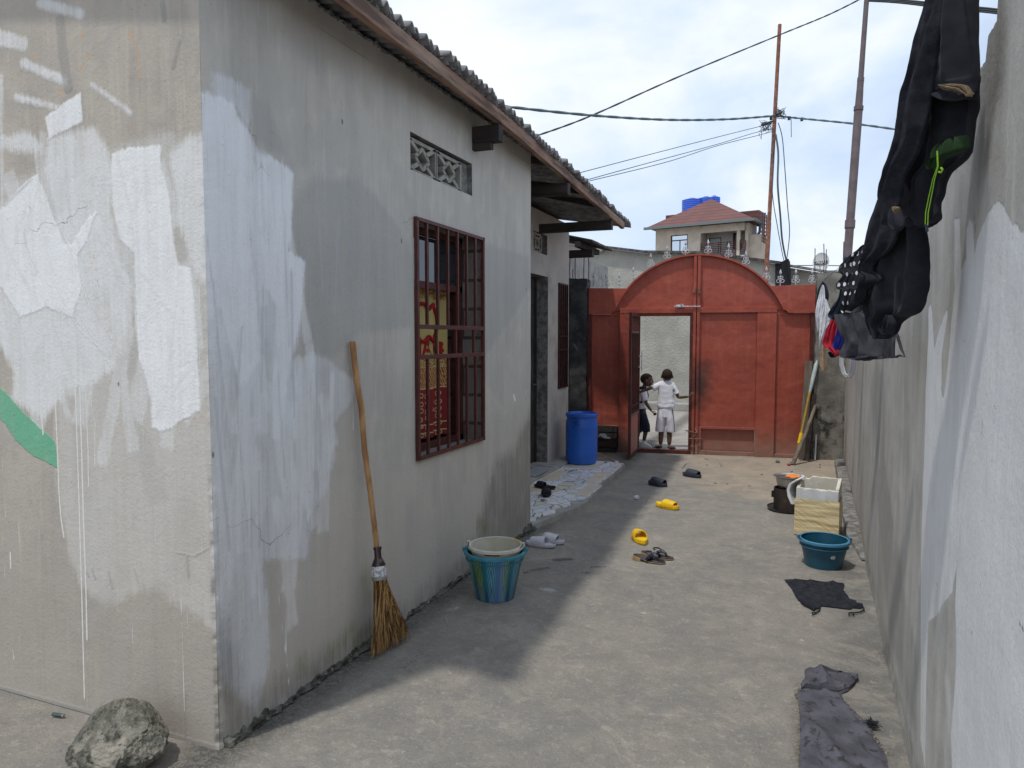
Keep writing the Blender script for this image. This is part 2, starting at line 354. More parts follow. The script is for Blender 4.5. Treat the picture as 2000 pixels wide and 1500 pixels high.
    h = t.math('ADD', t.math('MULTIPLY', t.noise(v, bumps[1], 5, .65), .6), t.math('ADD', t.math('MULTIPLY', nf, .5), t.math('ADD', t.math('MULTIPLY', nm, 1.3), t.math('MULTIPLY', ns3, .5))))
    h = t.math('SUBTRACT', h, t.math('ADD', t.math('MULTIPLY', crack, 1.0), pit))
    if hk is not None: h = t.math('ADD', h, t.math('MULTIPLY', hk, .55))
    t.put(b.inputs['Normal'], t.bump(h, bumps[0], bumps[2]))
    return m
def strokes(X, Z, n, box, wr, lr, ang, seed, region=None):
    """union of n random brush strokes (signed distance)"""
    rs = random.Random(seed); d = np.full(X.shape, -9.0)
    for _ in range(n):
        for _t in range(30):
            x, z = rs.uniform(box[0], box[1]), rs.uniform(box[2], box[3])
            if region is None or sd_poly(np.array([x]), np.array([z]), region)[0] > 0: break
        a = R(90 + rs.gauss(0, ang)); L = rs.uniform(*lr); w_ = rs.uniform(*wr); dx, dz = math.cos(a) * L / 2, math.sin(a) * L / 2
        c, s_ = math.cos(a), math.sin(a); p = [(x + c * L / 2 * i - s_ * w_ * j, z + s_ * L / 2 * i + c * w_ * j * .9) for i, j in ((-1, -1), (1, -.8 + rs.uniform(-.3, .3)), (1.1, rs.uniform(-.4, .4)), (1, .9), (-1, 1))]
        m = (np.abs(X - x) < L) & (np.abs(Z - z) < L)
        if m.any(): d[m] = np.maximum(d[m], sd_poly(X[m], Z[m], p))
    return d

# ================================================================ GROUND
gx = np.unique(np.concatenate([[-200, -60, -20, -9, -6], np.arange(-4.4, 1.0, .05), [1.5, 3, 8, 20, 60, 200]]))
gy = np.unique(np.concatenate([[-200, -50, -12, -4, -1], np.arange(.4, 12.5, .05), np.arange(13, 20, .5), [25, 40, 80, 200, 600]]))
GX, GY = np.meshgrid(gx, gy, indexing='ij')
g2 = lambda pts: [G(*p)[:2] for p in pts]
sa = np.zeros(GX.shape + (4,)); sb = np.zeros(GX.shape + (4,))
sa[..., 0] = sd_poly(GX, GY, [(-1.39, 9.95), (-1.36, 9.35), (-1.30, 8.9), (-1.22, 8.3), (-.9, 7.7), (-.3, 7.4), (.2, 7.0), (.8, 6.9), (.8, 10.3)])            # sandy soil by the gate
sa[..., 1] = sd_line(GX, GY, g2([(1337, 893), (1341, 905), (1333, 914), (1330, 925)]), .008)
sa[..., 2] = np.maximum(sd_poly(GX, GY, g2([(1640, 1300), (1745, 1320), (1790, 1500), (1690, 1500)])), sd_poly(GX, GY, [(.15, 3.2), (.5, 3.2), (.6, 8.2), (.33, 8.2), (.30, 5.5)]))   # damp grey along the right wall
sa[..., 3] = np.maximum.reduce([sd_line(GX, GY, g2(l), r) for l, r in [(((1085, 1093), (1118, 1090)), .03), (((1050, 1112), (1068, 1108)), .025), (((1155, 1106), (1185, 1106)), .018), (((1140, 1118), (1160, 1117)), .02), (((1028, 1118), (1040, 1113)), .02)]])
sb[..., 0] = np.maximum.reduce([sd_line(GX, GY, g2(l), r) for l, r in [(((1065, 1149), (1076, 1152)), .035), (((1253, 1193), (1258, 1200)), .014), (((880, 1190), (888, 1186)), .02), (((1568, 1250), (1571, 1252)), .010), (((1708, 1332), (1714, 1334)), .014), (((1122, 1165), (1124, 1166)), .008)]])
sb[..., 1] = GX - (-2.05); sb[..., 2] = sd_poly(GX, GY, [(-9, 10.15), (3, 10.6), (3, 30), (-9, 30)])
GZ = np.vectorize(lambda x, y: .004 * noise.noise(Vector((x * 2.2, y * 2.2, 0))) + .002 * noise.noise(Vector((x * 9, y * 9, 4))) if -4.3 < x < .9 and .5 < y < 12.4 else 0.0)(GX, GY) - .003
gm = bpy.data.materials.new('ground'); gm.use_nodes = True; t = NT(gm.node_tree); b = t.n['Principled BSDF']
v = t.coord('Object'); n1 = t.noise(v, 1.3, 6, .6, .4); n2 = t.noise(v, 6, 7, .62, .2); n3 = t.noise(v, 30, 5, .65); n4 = t.noise(v, 130, 3, .6)
vst = t.coord('Object', scale=(1, 1.25, 1), rot=(0, 0, .3)); n5 = t.noise(vst, 17, 8, .78, .6)
A = []
for a in ('sa', 'sb'):
    at = t.new('ShaderNodeAttribute', attribute_name=a); sp = t.new('ShaderNodeSeparateColor'); t.l.new(at.outputs['Color'], sp.inputs[0]); A += [sp.outputs[0], sp.outputs[1], sp.outputs[2], at.outputs['Alpha']]
n6 = t.noise(t.coord('Object', scale=(1, 1.2, 1), rot=(0, 0, -.5)), 38, 8, .8, .9); n7 = t.noise(v, 60, 6, .7, .3)
col = t.mix(t.ramp(n1, .35, .65), (.272, .252, .219, 1), (.235, .222, .202, 1))
col = t.mix(t.math('MULTIPLY', t.ramp(n2, .42, .62), .8), col, (.305, .279, .238, 1))
col = t.mix(t.math('MULTIPLY', t.ramp(n5, .54, .62), .6), col, (.40, .368, .318, 1))
col = t.mix(t.math('MULTIPLY', t.ramp(n5, .45, .36), .65), col, (.215, .195, .175, 1))
col = t.mix(t.math('MULTIPLY', t.ramp(n6, .58, .63), .5), col, (.47, .435, .38, 1))
col = t.mix(t.math('MULTIPLY', t.ramp(n6, .42, .35), .5), col, (.19, .175, .155, 1))
col = t.mix(t.math('MULTIPLY', t.ramp(n7, .56, .66), .55), col, (.19, .17, .15, 1))
n8x = t.noise(v, 6.5, 8, .7, .6)
sand = t.mix(t.ramp(n6, .40, .60), (.43, .35, .265, 1), (.33, .27, .20, 1)); sand = t.mix(t.math('MULTIPLY', t.ramp(n2, .5, .65), .6), sand, (.30, .255, .205, 1))
col = t.mix(t.math('MULTIPLY', edge_mask(t, A[0], n2, 1.3, .2), .8), col, sand)
col = t.mix(t.math('MULTIPLY', edge_mask(t, A[2], n2, .5, .10), t.ramp(n8x, .40, .58, .15, .85)), col, (.15, .145, .135, 1))
col = t.mix(t.math('MULTIPLY', edge_mask(t, A[3], n3, .07, .006), .75), col, (.07, .062, .058, 1))
col = t.mix(t.math('MULTIPLY', edge_mask(t, A[4], n3, .10, .012), .75), col, (.58, .565, .54, 1))
col = t.mix(t.math('MULTIPLY', edge_mask(t, A[1], n3, .02, .003), .9), col, (.05, .045, .04, 1))
col = t.mix(t.math('MULTIPLY', edge_mask(t, A[6], n2, .2, .05), .8), col, (.40, .37, .335, 1))
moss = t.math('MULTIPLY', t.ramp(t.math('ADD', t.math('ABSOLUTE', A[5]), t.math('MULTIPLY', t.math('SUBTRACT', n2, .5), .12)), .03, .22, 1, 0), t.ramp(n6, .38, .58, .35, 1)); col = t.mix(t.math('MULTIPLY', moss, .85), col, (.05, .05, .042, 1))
col = t.mix(t.math('MULTIPLY', t.ramp(n4, .68, .74), .5), col, (.5, .46, .4, 1))
t.put(b.inputs['Base Color'], col); b.inputs['Roughness'].default_value = .9; b.inputs['Specular IOR Level'].default_value = .25
n8 = t.noise(v, 2.6, 8, .72, .9); col = t.mix(t.math('MULTIPLY', t.ramp(n8, .47, .60), .42), col, (.20, .19, .175, 1)); col = t.mix(t.math('MULTIPLY', t.ramp(n8, .44, .34), .35), col, (.44, .395, .33, 1)); t.put(b.inputs['Base Color'], col)
cv = t.new('ShaderNodeTexVoronoi', feature='DISTANCE_TO_EDGE'); cv.inputs['Scale'].default_value = .55; wp = t.new('ShaderNodeTexNoise'); wp.inputs['Scale'].default_value = 2.2; wp.inputs['Detail'].default_value = 7; wp.inputs['Roughness'].default_value = .65; t.l.new(v, wp.inputs['Vector'])
wa_ = t.new('ShaderNodeVectorMath', operation='MULTIPLY_ADD'); t.l.new(wp.outputs['Color'], wa_.inputs[0]); wa_.inputs[1].default_value = (.7, .7, 0); t.l.new(t.coord('Object', scale=(1, 1, 0), loc=(.3, .2, 0)), wa_.inputs[2]); t.l.new(wa_.outputs[0], cv.inputs['Vector'])
ck = t.math('MULTIPLY', t.ramp(cv.outputs[0], .0, .0022, 1, 0), t.ramp(t.noise(v, .9, 3, .5), .54, .60)); col = t.mix(t.math('MULTIPLY', ck, .5), col, (.09, .082, .072, 1))
gl = t.noise(v, 95, 4, .75); col = t.mix(t.math('MULTIPLY', t.ramp(gl, .60, .66), .55), col, (.52, .49, .43, 1)); col = t.mix(t.math('MULTIPLY', t.ramp(gl, .40, .35), .5), col, (.13, .12, .105, 1)); t.put(b.inputs['Base Color'], col)
h = t.math('ADD', t.math('MULTIPLY', n5, 1.0), t.math('ADD', t.math('MULTIPLY', n6, .9), t.math('MULTIPLY', n7, .45)))
t.put(b.inputs['Normal'], t.bump(h, .75, .012))
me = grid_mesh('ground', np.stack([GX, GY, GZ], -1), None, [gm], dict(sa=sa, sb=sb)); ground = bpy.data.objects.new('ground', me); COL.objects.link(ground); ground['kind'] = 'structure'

# ================================================================ HOUSE ON THE LEFT
house = thing('house', 'long grey plastered house with lime brush marks, barred window and corrugated eave', 'house', (-2.05, 2.04, 0))
def zr(y): return 0.0 if y < 4.5 else -.135 * (y - 4.5) / 4.1
fw = lambda pts: [(lambda q: (q.x, q.z))(YP(x, y, FY0)) for x, y in pts]
fs_ = lambda pts: [(lambda q: (q.y, q.z))(XP(x, y, FX)) for x, y in pts]
def rag(z):
    f = sum(a * noise.noise(Vector((k * 3.7, .37 * k, z * q + k))) for k, (q, a) in enumerate(((4.3, .8), (11.7, .9), (27.3, .7), (53.1, .3))))
    return max(0, (.0035 + .0105 * min(1, max(0, 1.35 - z))) * (.55 + 1.1 * f))
# front face (faces the photographer)
ux = np.concatenate([np.arange(-6, -3.7, .3), np.arange(-3.7, -2.056, .006), [-2.05]]); uz = np.arange(0, 3.62, .006)
X, Z = np.meshgrid(ux, uz, indexing='ij'); RZ = np.arange(0, 4, .012); RV = np.array([rag(z) for z in RZ]); rg = np.interp(uz, RZ, RV)[None, :]
topz = 3.09 + .17 * (FX - X); Zt = np.minimum(Z, topz)
fall = np.exp(-((FX - X) / .014) ** 2)
lean = .035 * np.clip((2.84 - Z) / 2.84, 0, 1)
Y = FY0 + rg * fall * 1.0; Xw = X - rg * fall * .9
sa = np.zeros(X.shape + (4,)); sb = np.zeros(X.shape + (4,))
mxs = lambda *a: np.maximum.reduce(a)
P_ = lambda pts: sd_poly(X, Z, fw(pts)); L_ = lambda pts, w_: sd_line(X, Z, fw(pts), w_)
sa[..., 0] = P_([(0, 672), (24, 730), (24, 778), (64, 803), (83, 816), (109, 787), (112, 915), (119, 1014), (135, 1080), (151, 1133), (200, 1180), (300, 1150), (420, 1230), (450, 1180), (450, 320), (330, 260), (215, 290), (80, 330), (-60, 390), (-80, 600)])
sa[..., 1] = mxs(P_([(218, 301), (250, 290), (315, 285), (315, 320), (330, 384), (341, 480), (350, 520), (373, 525), (378, 586), (389, 736), (392, 803), (349, 826), (336, 838), (314, 842), (298, 835), (291, 762), (272, 698), (266, 646), (262, 496), (235, 470), (218, 400)]),
                 P_([(86, 230), (157, 182), (160, 237), (96, 272)]), P_([(6, 403), (61, 346), (74, 342), (96, 400), (125, 480), (141, 478), (170, 430), (189, 413), (170, 470), (150, 500), (160, 560), (140, 620), (90, 600), (40, 620), (0, 560), (-60, 480)]))
sa[..., 2] = mxs(P_([(93, 266), (189, 250), (208, 288), (217, 323), (214, 400), (230, 500), (262, 560), (250, 640), (224, 720), (166, 752), (134, 758), (109, 787), (83, 816), (64, 803), (24, 778), (27, 730), (0, 672), (-60, 560), (0, 520), (60, 560), (120, 520), (110, 420), (88, 340)]),
                 P_([(330, 300), (372, 262), (402, 262), (402, 560), (375, 520), (350, 430)]), P_([(0, 265), (60, 258), (85, 285), (80, 300), (0, 290)]))
sa[..., 3] = mxs(L_([(78, 6), (158, 28)], .020), L_([(-20, 70), (44, 86)], .030), L_([(45, 124), (124, 158)], .018), L_([(32, 190), (110, 211)], .013), L_([(180, 166), (255, 221)], .009), L_([(2, 150), (4, 420)], .010))
sb[..., 0] = P_([(-30, 745), (0, 758), (10, 765), (45, 806), (106, 861), (112, 890), (114, 915), (90, 902), (64, 890), (32, 861), (10, 826), (-30, 800)])
sb[..., 1] = mxs(*[L_(p, w_) for p, w_ in [(((147, 755), (152, 900), (155, 1000), (160, 1170), (165, 1365)), .0042), (((156, 760), (160, 900), (163, 1010), (168, 1150), (170, 1250)), .0046), (((166, 752), (172, 880), (173, 950)), .0035), (((175, 770), (186, 830), (185, 915)), .0030), (((108, 785), (112, 870), (115, 960), (119, 1012), (125, 1050)), .0045), (((82, 812), (84, 848)), .0045), (((20, 1080), (21, 1110)), .0045), (((25, 1270), (28, 1290)), .003), (((352, 1160), (356, 1210), (360, 1390)), .0022), (((255, 1160), (262, 1300)), .0016), (((5, 520), (36, 620), (55, 690)), .0022), (((65, 520), (160, 640)), .002), (((210, 560), (222, 700)), .0018), (((389, 560), (392, 820)), .0024), (((60, 345), (108, 560), (150, 640), (215, 700)), .0022), (((74, 342), (97, 400), (150, 520), (172, 600)), .003), (((93, 270), (88, 380), (95, 430)), .0025), (((205, 290), (217, 330), (222, 420)), .003), (((130, 470), (180, 600), (240, 700)), .0022), (((100, 520), (180, 660), (230, 740)), .002), (((262, 496), (266, 646), (290, 760)), .0025)]])
sb[..., 2] = mxs(L_([(117, 40), (122, 100), (133, 168)], .026), L_([(350, 80), (338, 130)], .010), L_([(317, 5), (321, 36)], .012), L_([(165, 1105), (173, 1125)], .003), L_([(180, 1110), (186, 1130)], .003), L_([(211, 1115), (220, 1148)], .004), L_([(262, 1110), (270, 1138)], .0025), L_([(345, 1080), (380, 1086), (408, 1070)], .002), L_([(365, 1086), (368, 1125)], .006), L_([(8, 403), (62, 350)], .004), .018 - Z, L_([(362, 1340), (362, 1440)], .004))
sb[..., 3] = mxs(*[L_([(a, c), (a + 1, c + 3)], r) for a, c, r in [(254, 66, .012), (160, 68, .009), (172, 111, .010), (157, 132, .009), (118, 178, .011), (190, 92, .005), (67, 110, .008), (182, 500, .006), (394, 814, .006), (187, 525, .004)]], L_([(256, 68), (268, 100), (273, 150)], .004))
sc_f = np.full(X.shape + (4,), -1.0); XB = (-3.3, -2.05)
sc_f[..., 0] = strokes(X, Z, 46, (-3.3, -2.07, 1.15, 2.55), (.015, .055), (.15, .6), 24, 31, fw([(0, 672), (64, 803), (110, 780), (250, 820), (430, 860), (430, 330), (250, 300), (80, 330), (-60, 390)]))
sc_f[..., 1] = strokes(X, Z, 26, (-3.3, -2.07, .2, 3.0), (.02, .06), (.15, .5), 30, 37)
sc_f[..., 2] = strokes(X, Z, 26, (-3.3, -2.07, 1.3, 2.3), (.004, .010), (.15, .7), 22, 41)
sc_f[..., 3] = strokes(X, Z, 22, (-3.3, -2.07, .1, 1.3), (.0012, .0025), (.08, .35), 2, 43)
front_mat = wall_material('front_plaster', ((.485, .435, .37), (.43, .39, .335), (.385, .355, .315)), [
    (0, (.58, .555, .51), .18, .03, .80, .25), (9, (.42, .395, .355), .06, .02, .35, .6), (2, (.75, .74, .72), .12, .02, .85, .35), (8, (.75, .75, .735), .07, .010, .50, .6), (1, (.84, .85, .83), .05, .007, .93, .2), (10, (.50, .47, .43), .008, .006, .16, .6), (3, (.78, .78, .77), .06, .012, .75, .5),
    (11, (.72, .70, .65), .001, .001, .45, 0), (6, (.30, .29, .27), .014, .008, .6, .2), (4, (.14, .45, .27), .030, .004, .93, .2), (5, (.76, .74, .68), .0015, .001, .95, 0), (7, (.62, .36, .18), .014, .008, .5, 0)], bumps=(.6, 75, .006), foot=(.2, 1.25, (.39, .35, .30), .6))
Pf = np.stack([Xw, Y, Zt], -1)
# side face (the alley side) with openings
W1 = (3.58, 4.52, .885, 2.29); V1 = (3.55, 4.36, 2.545, 2.755)
def axis(lo, hi, step, cuts): return np.unique(np.round(np.concatenate([np.arange(lo, hi, step), [hi], cuts]), 4))
uy = axis(FY0, FY1, .012, [W1[0], W1[1], V1[0], V1[1], FY0 + .006]); uz2 = axis(0, 3.10, .012, [W1[2], W1[3], V1[2], V1[3]])
Ys, Zs = np.meshgrid(uy, uz2, indexing='ij'); rg2 = np.interp(uz2, RZ, RV)[None, :]
fall2 = np.exp(-((Ys - FY0) / .020) ** 2)
low = np.clip(1 - Zs / (.055 + .02 * np.sin(Ys * 9)), 0, 1)
nz = np.vectorize(lambda y, z: noise.noise(Vector((y * 2.5, z * 2.5, 0))))(Ys, Zs); nz2 = np.vectorize(lambda y, z: noise.noise(Vector((y * 38, z * 38, 7))))(Ys, Zs)
Xs = FX - rg2 * fall2 * .9 + .004 * nz + low ** 1.3 * (.006 + .009 * nz2 + .005 * nz) * (Ys > FY0 + .03)
Ysw = Ys + rg2 * fall2
ym = (Ys[:-1, :-1] + Ys[1:, 1:]) / 2; zm = (Zs[:-1, :-1] + Zs[1:, 1:]) / 2
keep = ~(((ym > W1[0]) & (ym < W1[1]) & (zm > W1[2]) & (zm < W1[3])) | ((ym > V1[0]) & (ym < V1[1]) & (zm > V1[2]) & (zm < V1[3])))
X, Z = Ys, Zs
P_ = lambda pts: sd_poly(X, Z, fs_(pts)); L_ = lambda pts, w_: sd_line(X, Z, fs_(pts), w_)
ta = np.zeros(X.shape + (4,)); tb = np.zeros(X.shape + (4,))
ta[..., 0] = P_([(390, 182), (430, 190), (455, 205), (470, 240), (490, 262), (497, 285), (530, 305), (560, 325), (572, 340), (570, 400), (566, 470), (562, 490), (596, 512), (595, 560), (585, 640), (574, 700), (585, 760), (570, 900), (612, 1007), (601, 1093), (511, 1093), (522, 1162), (529, 1284), (500, 1400), (440, 1330), (390, 1200)])
ta[..., 1] = mxs(P_([(390, 182), (430, 190), (455, 205), (470, 240), (490, 262), (495, 300), (490, 500), (510, 700), (470, 760), (430, 600), (390, 640)]), P_([(500, 300), (530, 305), (560, 325), (572, 340), (570, 400), (566, 470), (562, 490), (596, 512), (590, 600), (565, 720), (548, 860), (530, 860), (540, 600), (520, 560), (505, 400)]))
ta[..., 2] = mxs(P_([(415, 140), (445, 150), (475, 165), (490, 175), (490, 262), (480, 262), (470, 225), (430, 190), (415, 185)]), P_([(590, 700), (610, 690), (640, 700), (665, 725), (694, 745), (690, 780), (650, 830), (655, 880), (640, 960), (605, 1010), (570, 1000), (560, 800)]))
ta[..., 3] = mxs(P_([(575, 520), (568, 400), (612, 345), (660, 352), (700, 350), (740, 390), (780, 440), (806, 500), (806, 640), (700, 650), (650, 700), (596, 690), (598, 540)]), P_([(944, 475), (1000, 490), (1034, 500), (1036, 560), (1000, 620), (944, 700)]), P_([(490, 180), (520, 200), (560, 300), (520, 290), (495, 270)]))
tb[..., 0] = mxs(P_([(950, 960), (970, 900), (1000, 880), (1020, 840), (1045, 790), (1045, 1070), (900, 1170), (890, 1110), (930, 1050)]), P_([(425, 1290), (445, 1190), (460, 1260), (470, 1360), (540, 1370), (650, 1290), (730, 1240), (860, 1130), (890, 1130), (890, 1190), (430, 1520)]))
tb[..., 0] = np.maximum(tb[..., 0], .075 + .06 * nz - Z)
tb[..., 1] = mxs(L_([(935, 1020), (948, 1035)], .035), L_([(650, 1275), (690, 1225)], .04), L_([(700, 1250), (718, 1235)], .05), L_([(712, 1130), (722, 1165)], .035), L_([(585, 1290), (590, 1310)], .02))
tb[..., 2] = mxs(*[L_(p, w_) for p, w_ in [(((688, 752), (690, 840)), .0035), (((704, 805), (706, 840)), .002), (((545, 1160), (553, 1250), (566, 1345)), .0022), (((558, 1190), (560, 1380)), .0018), (((505, 1100), (508, 1200), (520, 1260)), .0018), (((1003, 772), (1006, 782)), .012), (((1027, 760), (1028, 785)), .004), (((450, 1330), (450, 1400)), .0015)]])
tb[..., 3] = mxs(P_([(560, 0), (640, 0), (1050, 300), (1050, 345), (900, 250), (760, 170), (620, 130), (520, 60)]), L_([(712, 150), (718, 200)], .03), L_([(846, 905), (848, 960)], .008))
tc = np.full(X.shape + (4,), -1.0)
tc[..., 0] = strokes(X, Z, 46, (2.05, 3.0, .5, 2.6), (.015, .05), (.2, .7), 8, 51, fs_([(405, 200), (560, 330), (590, 520), (570, 760), (690, 750), (640, 940), (600, 1090), (520, 1280), (410, 1200)]))
tc[..., 1] = strokes(X, Z, 60, (2.3, 5.4, .3, 3.0), (.02, .07), (.2, .8), 10, 53)
tc[..., 2] = strokes(X, Z, 30, (2.05, 3.1, .5, 2.3), (.004, .010), (.2, .8), 5, 57)
tc[..., 3] = strokes(X, Z, 40, (2.05, 5.4, .05, 1.4), (.0015, .003), (.05, .4), 1.5, 59)
side_mat = wall_material('side_plaster', ((.372, .350, .310), (.332, .314, .282), (.42, .382, .332)), [
    (3, (.25, .25, .232), .12, .03, .62, .3), (9, (.29, .275, .25), .05, .03, .40, .7), (0, (.50, .51, .525), .12, .018, .78, .5), (2, (.50, .51, .53), .12, .016, .62, .75), (1, (.63, .64, .66), .07, .010, .78, .4), (8, (.67, .68, .69), .05, .012, .50, .7), (10, (.33, .33, .34), .006, .003, .45, .5),
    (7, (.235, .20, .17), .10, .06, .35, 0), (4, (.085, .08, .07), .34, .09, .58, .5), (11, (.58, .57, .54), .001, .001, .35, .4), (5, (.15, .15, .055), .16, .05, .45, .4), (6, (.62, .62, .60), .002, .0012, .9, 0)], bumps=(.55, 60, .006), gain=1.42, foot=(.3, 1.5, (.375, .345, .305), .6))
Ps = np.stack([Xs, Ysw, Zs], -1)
def join_grids(name, parts, mats):
    """several grids as one mesh: parts = (P, attrs, keep, material index)"""
    V = []; Q = []; MI = []; AT = dict(sa=[], sb=[], sc=[]); off = 0
    for Pg, at, kp, mi in parts:
        n, m_ = Pg.shape[:2]; idx = np.arange(n * m_).reshape(n, m_) + off
        q = np.stack([idx[:-1, :-1], idx[1:, :-1], idx[1:, 1:], idx[:-1, 1:]], -1)
        q = q[kp] if kp is not None else q.reshape(-1, 4)
        V.append(Pg.reshape(-1, 3)); Q.append(q.reshape(-1, 4)); MI.append(np.full(len(Q[-1]), mi)); off += n * m_
        for k in AT: AT[k].append((at[k] if at and k in at else np.full((n, m_, 4), -1.0)).reshape(-1, 4))
    V = np.concatenate(V); Q = np.concatenate(Q)
    me = bpy.data.meshes.new(name); me.vertices.add(len(V)); me.vertices.foreach_set('co', V.astype(np.float32).ravel())
    me.loops.add(Q.size); me.loops.foreach_set('vertex_index', Q.ravel().astype(np.int32))
    me.polygons.add(len(Q)); me.polygons.foreach_set('loop_start', (np.arange(len(Q)) * 4).astype(np.int32))
    me.update(calc_edges=True)
    for k, a in AT.items():
        att = me.attributes.new(k, 'FLOAT_COLOR', 'POINT'); att.data.foreach_set('color', np.concatenate(a).astype(np.float32).ravel())
    for mm in mats: me.materials.append(mm)
    me.polygons.foreach_set('material_index', np.concatenate(MI).astype(np.int32)); me.polygons.foreach_set('use_smooth', [True] * len(me.polygons))
    return me
rec_mat = mat('recess_plaster', (.50, .45, .395), (.42, .395, .36), rough=.9, scale=3, bump=.5, bscale=60, bdist=.005, c3=(.34, .30, .26), s3=2, f3=(.5, .7))
# recessed wall with door, vent and second window
D2 = (7.06, 8.02, .1, 2.32); V2 = (7.52, 7.99, 2.57, 2.80); W2 = (8.40, 8.76, .97, 2.28)
uy3 = axis(FY1, RY1, .04, [*D2[:2], *V2[:2], *W2[:2]]); uz3 = axis(0, 3.05, .04, [*D2[2:], *V2[2:], *W2[2:]])
Yr, Zr = np.meshgrid(uy3, uz3, indexing='ij'); ym = (Yr[:-1, :-1] + Yr[1:, 1:]) / 2; zm = (Zr[:-1, :-1] + Zr[1:, 1:]) / 2
kr = np.ones(ym.shape, bool)
for o_ in (D2, V2, W2): kr &= ~((ym > o_[0]) & (ym < o_[1]) & (zm > o_[2]) & (zm < o_[3]))
Pr = np.stack([np.full(Yr.shape, RX), Yr, np.minimum(Zr, 3.12 + np.vectorize(zr)(Yr) + .17 * .7)], -1)
def quadgrid(a, b_, c, d): return np.array([[a, d], [b_, c]], float)
plain = [quadgrid((-2.05, FY1, 0), (RX, FY1, 0), (RX, FY1, 3.1), (-2.05, FY1, 3.1)), quadgrid((RX, RY1, 0), (-6, RY1, 0), (-6, RY1, 3.5), (RX, RY1, 3.05)), quadgrid((-6, RY1, 0), (-6, FY0, 0), (-6, FY0, 3.7), (-6, RY1, 3.7)),
         quadgrid((-6, FY0 + .2, .02), (-2.3, FY0 + .2, .02), (-2.3, FY0 + .2, 3.0), (-6, FY0 + .2, 3.0)), quadgrid((-2.05, FY1, 3.0), (-2.05, FY0 + .05, 3.0), (-6, FY0 + .05, 3.35), (-6, FY1, 3.35)), quadgrid((-3.6, FY0, .8), (-3.6, FY1, .8), (-3.6, FY1, 3.), (-3.6, FY0, 3.))]
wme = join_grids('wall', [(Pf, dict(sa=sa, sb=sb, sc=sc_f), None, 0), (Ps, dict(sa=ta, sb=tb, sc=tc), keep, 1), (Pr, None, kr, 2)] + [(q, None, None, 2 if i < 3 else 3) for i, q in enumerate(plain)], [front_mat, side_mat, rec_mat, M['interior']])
wall = bpy.data.objects.new('wall', wme); COL.objects.link(wall); wall.parent = house; wall.matrix_parent_inverse = house.matrix_basis.inverted()
def reveal(o_, x0, depth, m_, name, far=None):
    y0, y1, z0, z1 = o_; mb = MB(); x1 = x0 - depth
    j = lambda a: a + random.uniform(-.004, .004)
    for (a, b_) in (((y0, z0), (y0, z1)), ((y0, z1), (y1, z1)), ((y1, z1), (y1, z0)), ((y1, z0), (y0, z0))):
        n = 14; vs = []
        for i in range(n + 1):
            y = a[0] + (b_[0] - a[0]) * i / n; z = a[1] + (b_[1] - a[1]) * i / n
            vs += [(x0 - .001, y, z), (x0 - depth / 2, j(y), j(z)), (x1, j(y), j(z))]
        fs = []
        for i in range(n):
            for k in range(2): fs.append((3 * i + k, 3 * i + k + 1, 3 * i + k + 4, 3 * i + k + 3))
        mb.add(vs, fs)
    return mb.build(name, m_, house, world=True)
bm_ = bpy.data.materials.new('raw_block'); bm_.use_nodes = True; t = NT(bm_.node_tree); b = t.n['Principled BSDF']
sx = t.new('ShaderNodeSeparateXYZ'); t.l.new(t.coord('Object'), sx.inputs[0]); cx = t.new('ShaderNodeCombineXYZ'); t.l.new(sx.outputs[0], cx.inputs[0]); t.l.new(sx.outputs[2], cx.inputs[1])
br = t.new('ShaderNodeTexBrick'); t.l.new(cx.outputs[0], br.inputs['Vector']); br.inputs['Scale'].default_value = 1; br.inputs['Brick Width'].default_value = .4; br.inputs['Row Height'].default_value = .2; br.inputs['Mortar Size'].default_value = .012
br.inputs['Color1'].default_value = (.27, .25, .225, 1); br.inputs['Color2'].default_value = (.22, .205, .19, 1); br.inputs['Mortar'].default_value = (.09, .085, .08, 1)
t.put(b.inputs['Base Color'], br.outputs[0]); b.inputs['Roughness'].default_value = .95
t.put(b.inputs['Normal'], t.bump(t.math('SUBTRACT', t.noise(t.coord('Object'), 40, 5, .7), br.outputs['Fac']), .9, .01))
reveal(W1, FX, .30, bm_, 'window_reveal'); reveal(V1, FX, .16, M['cement_raw'], 'vent_reveal'); reveal(D2, RX, .24, M['cement_raw'], 'door_reveal'); reveal(V2, RX, .15, M['cement_raw'], 'vent_reveal'); reveal(W2, RX, .2, M['cement_raw'], 'window_reveal')
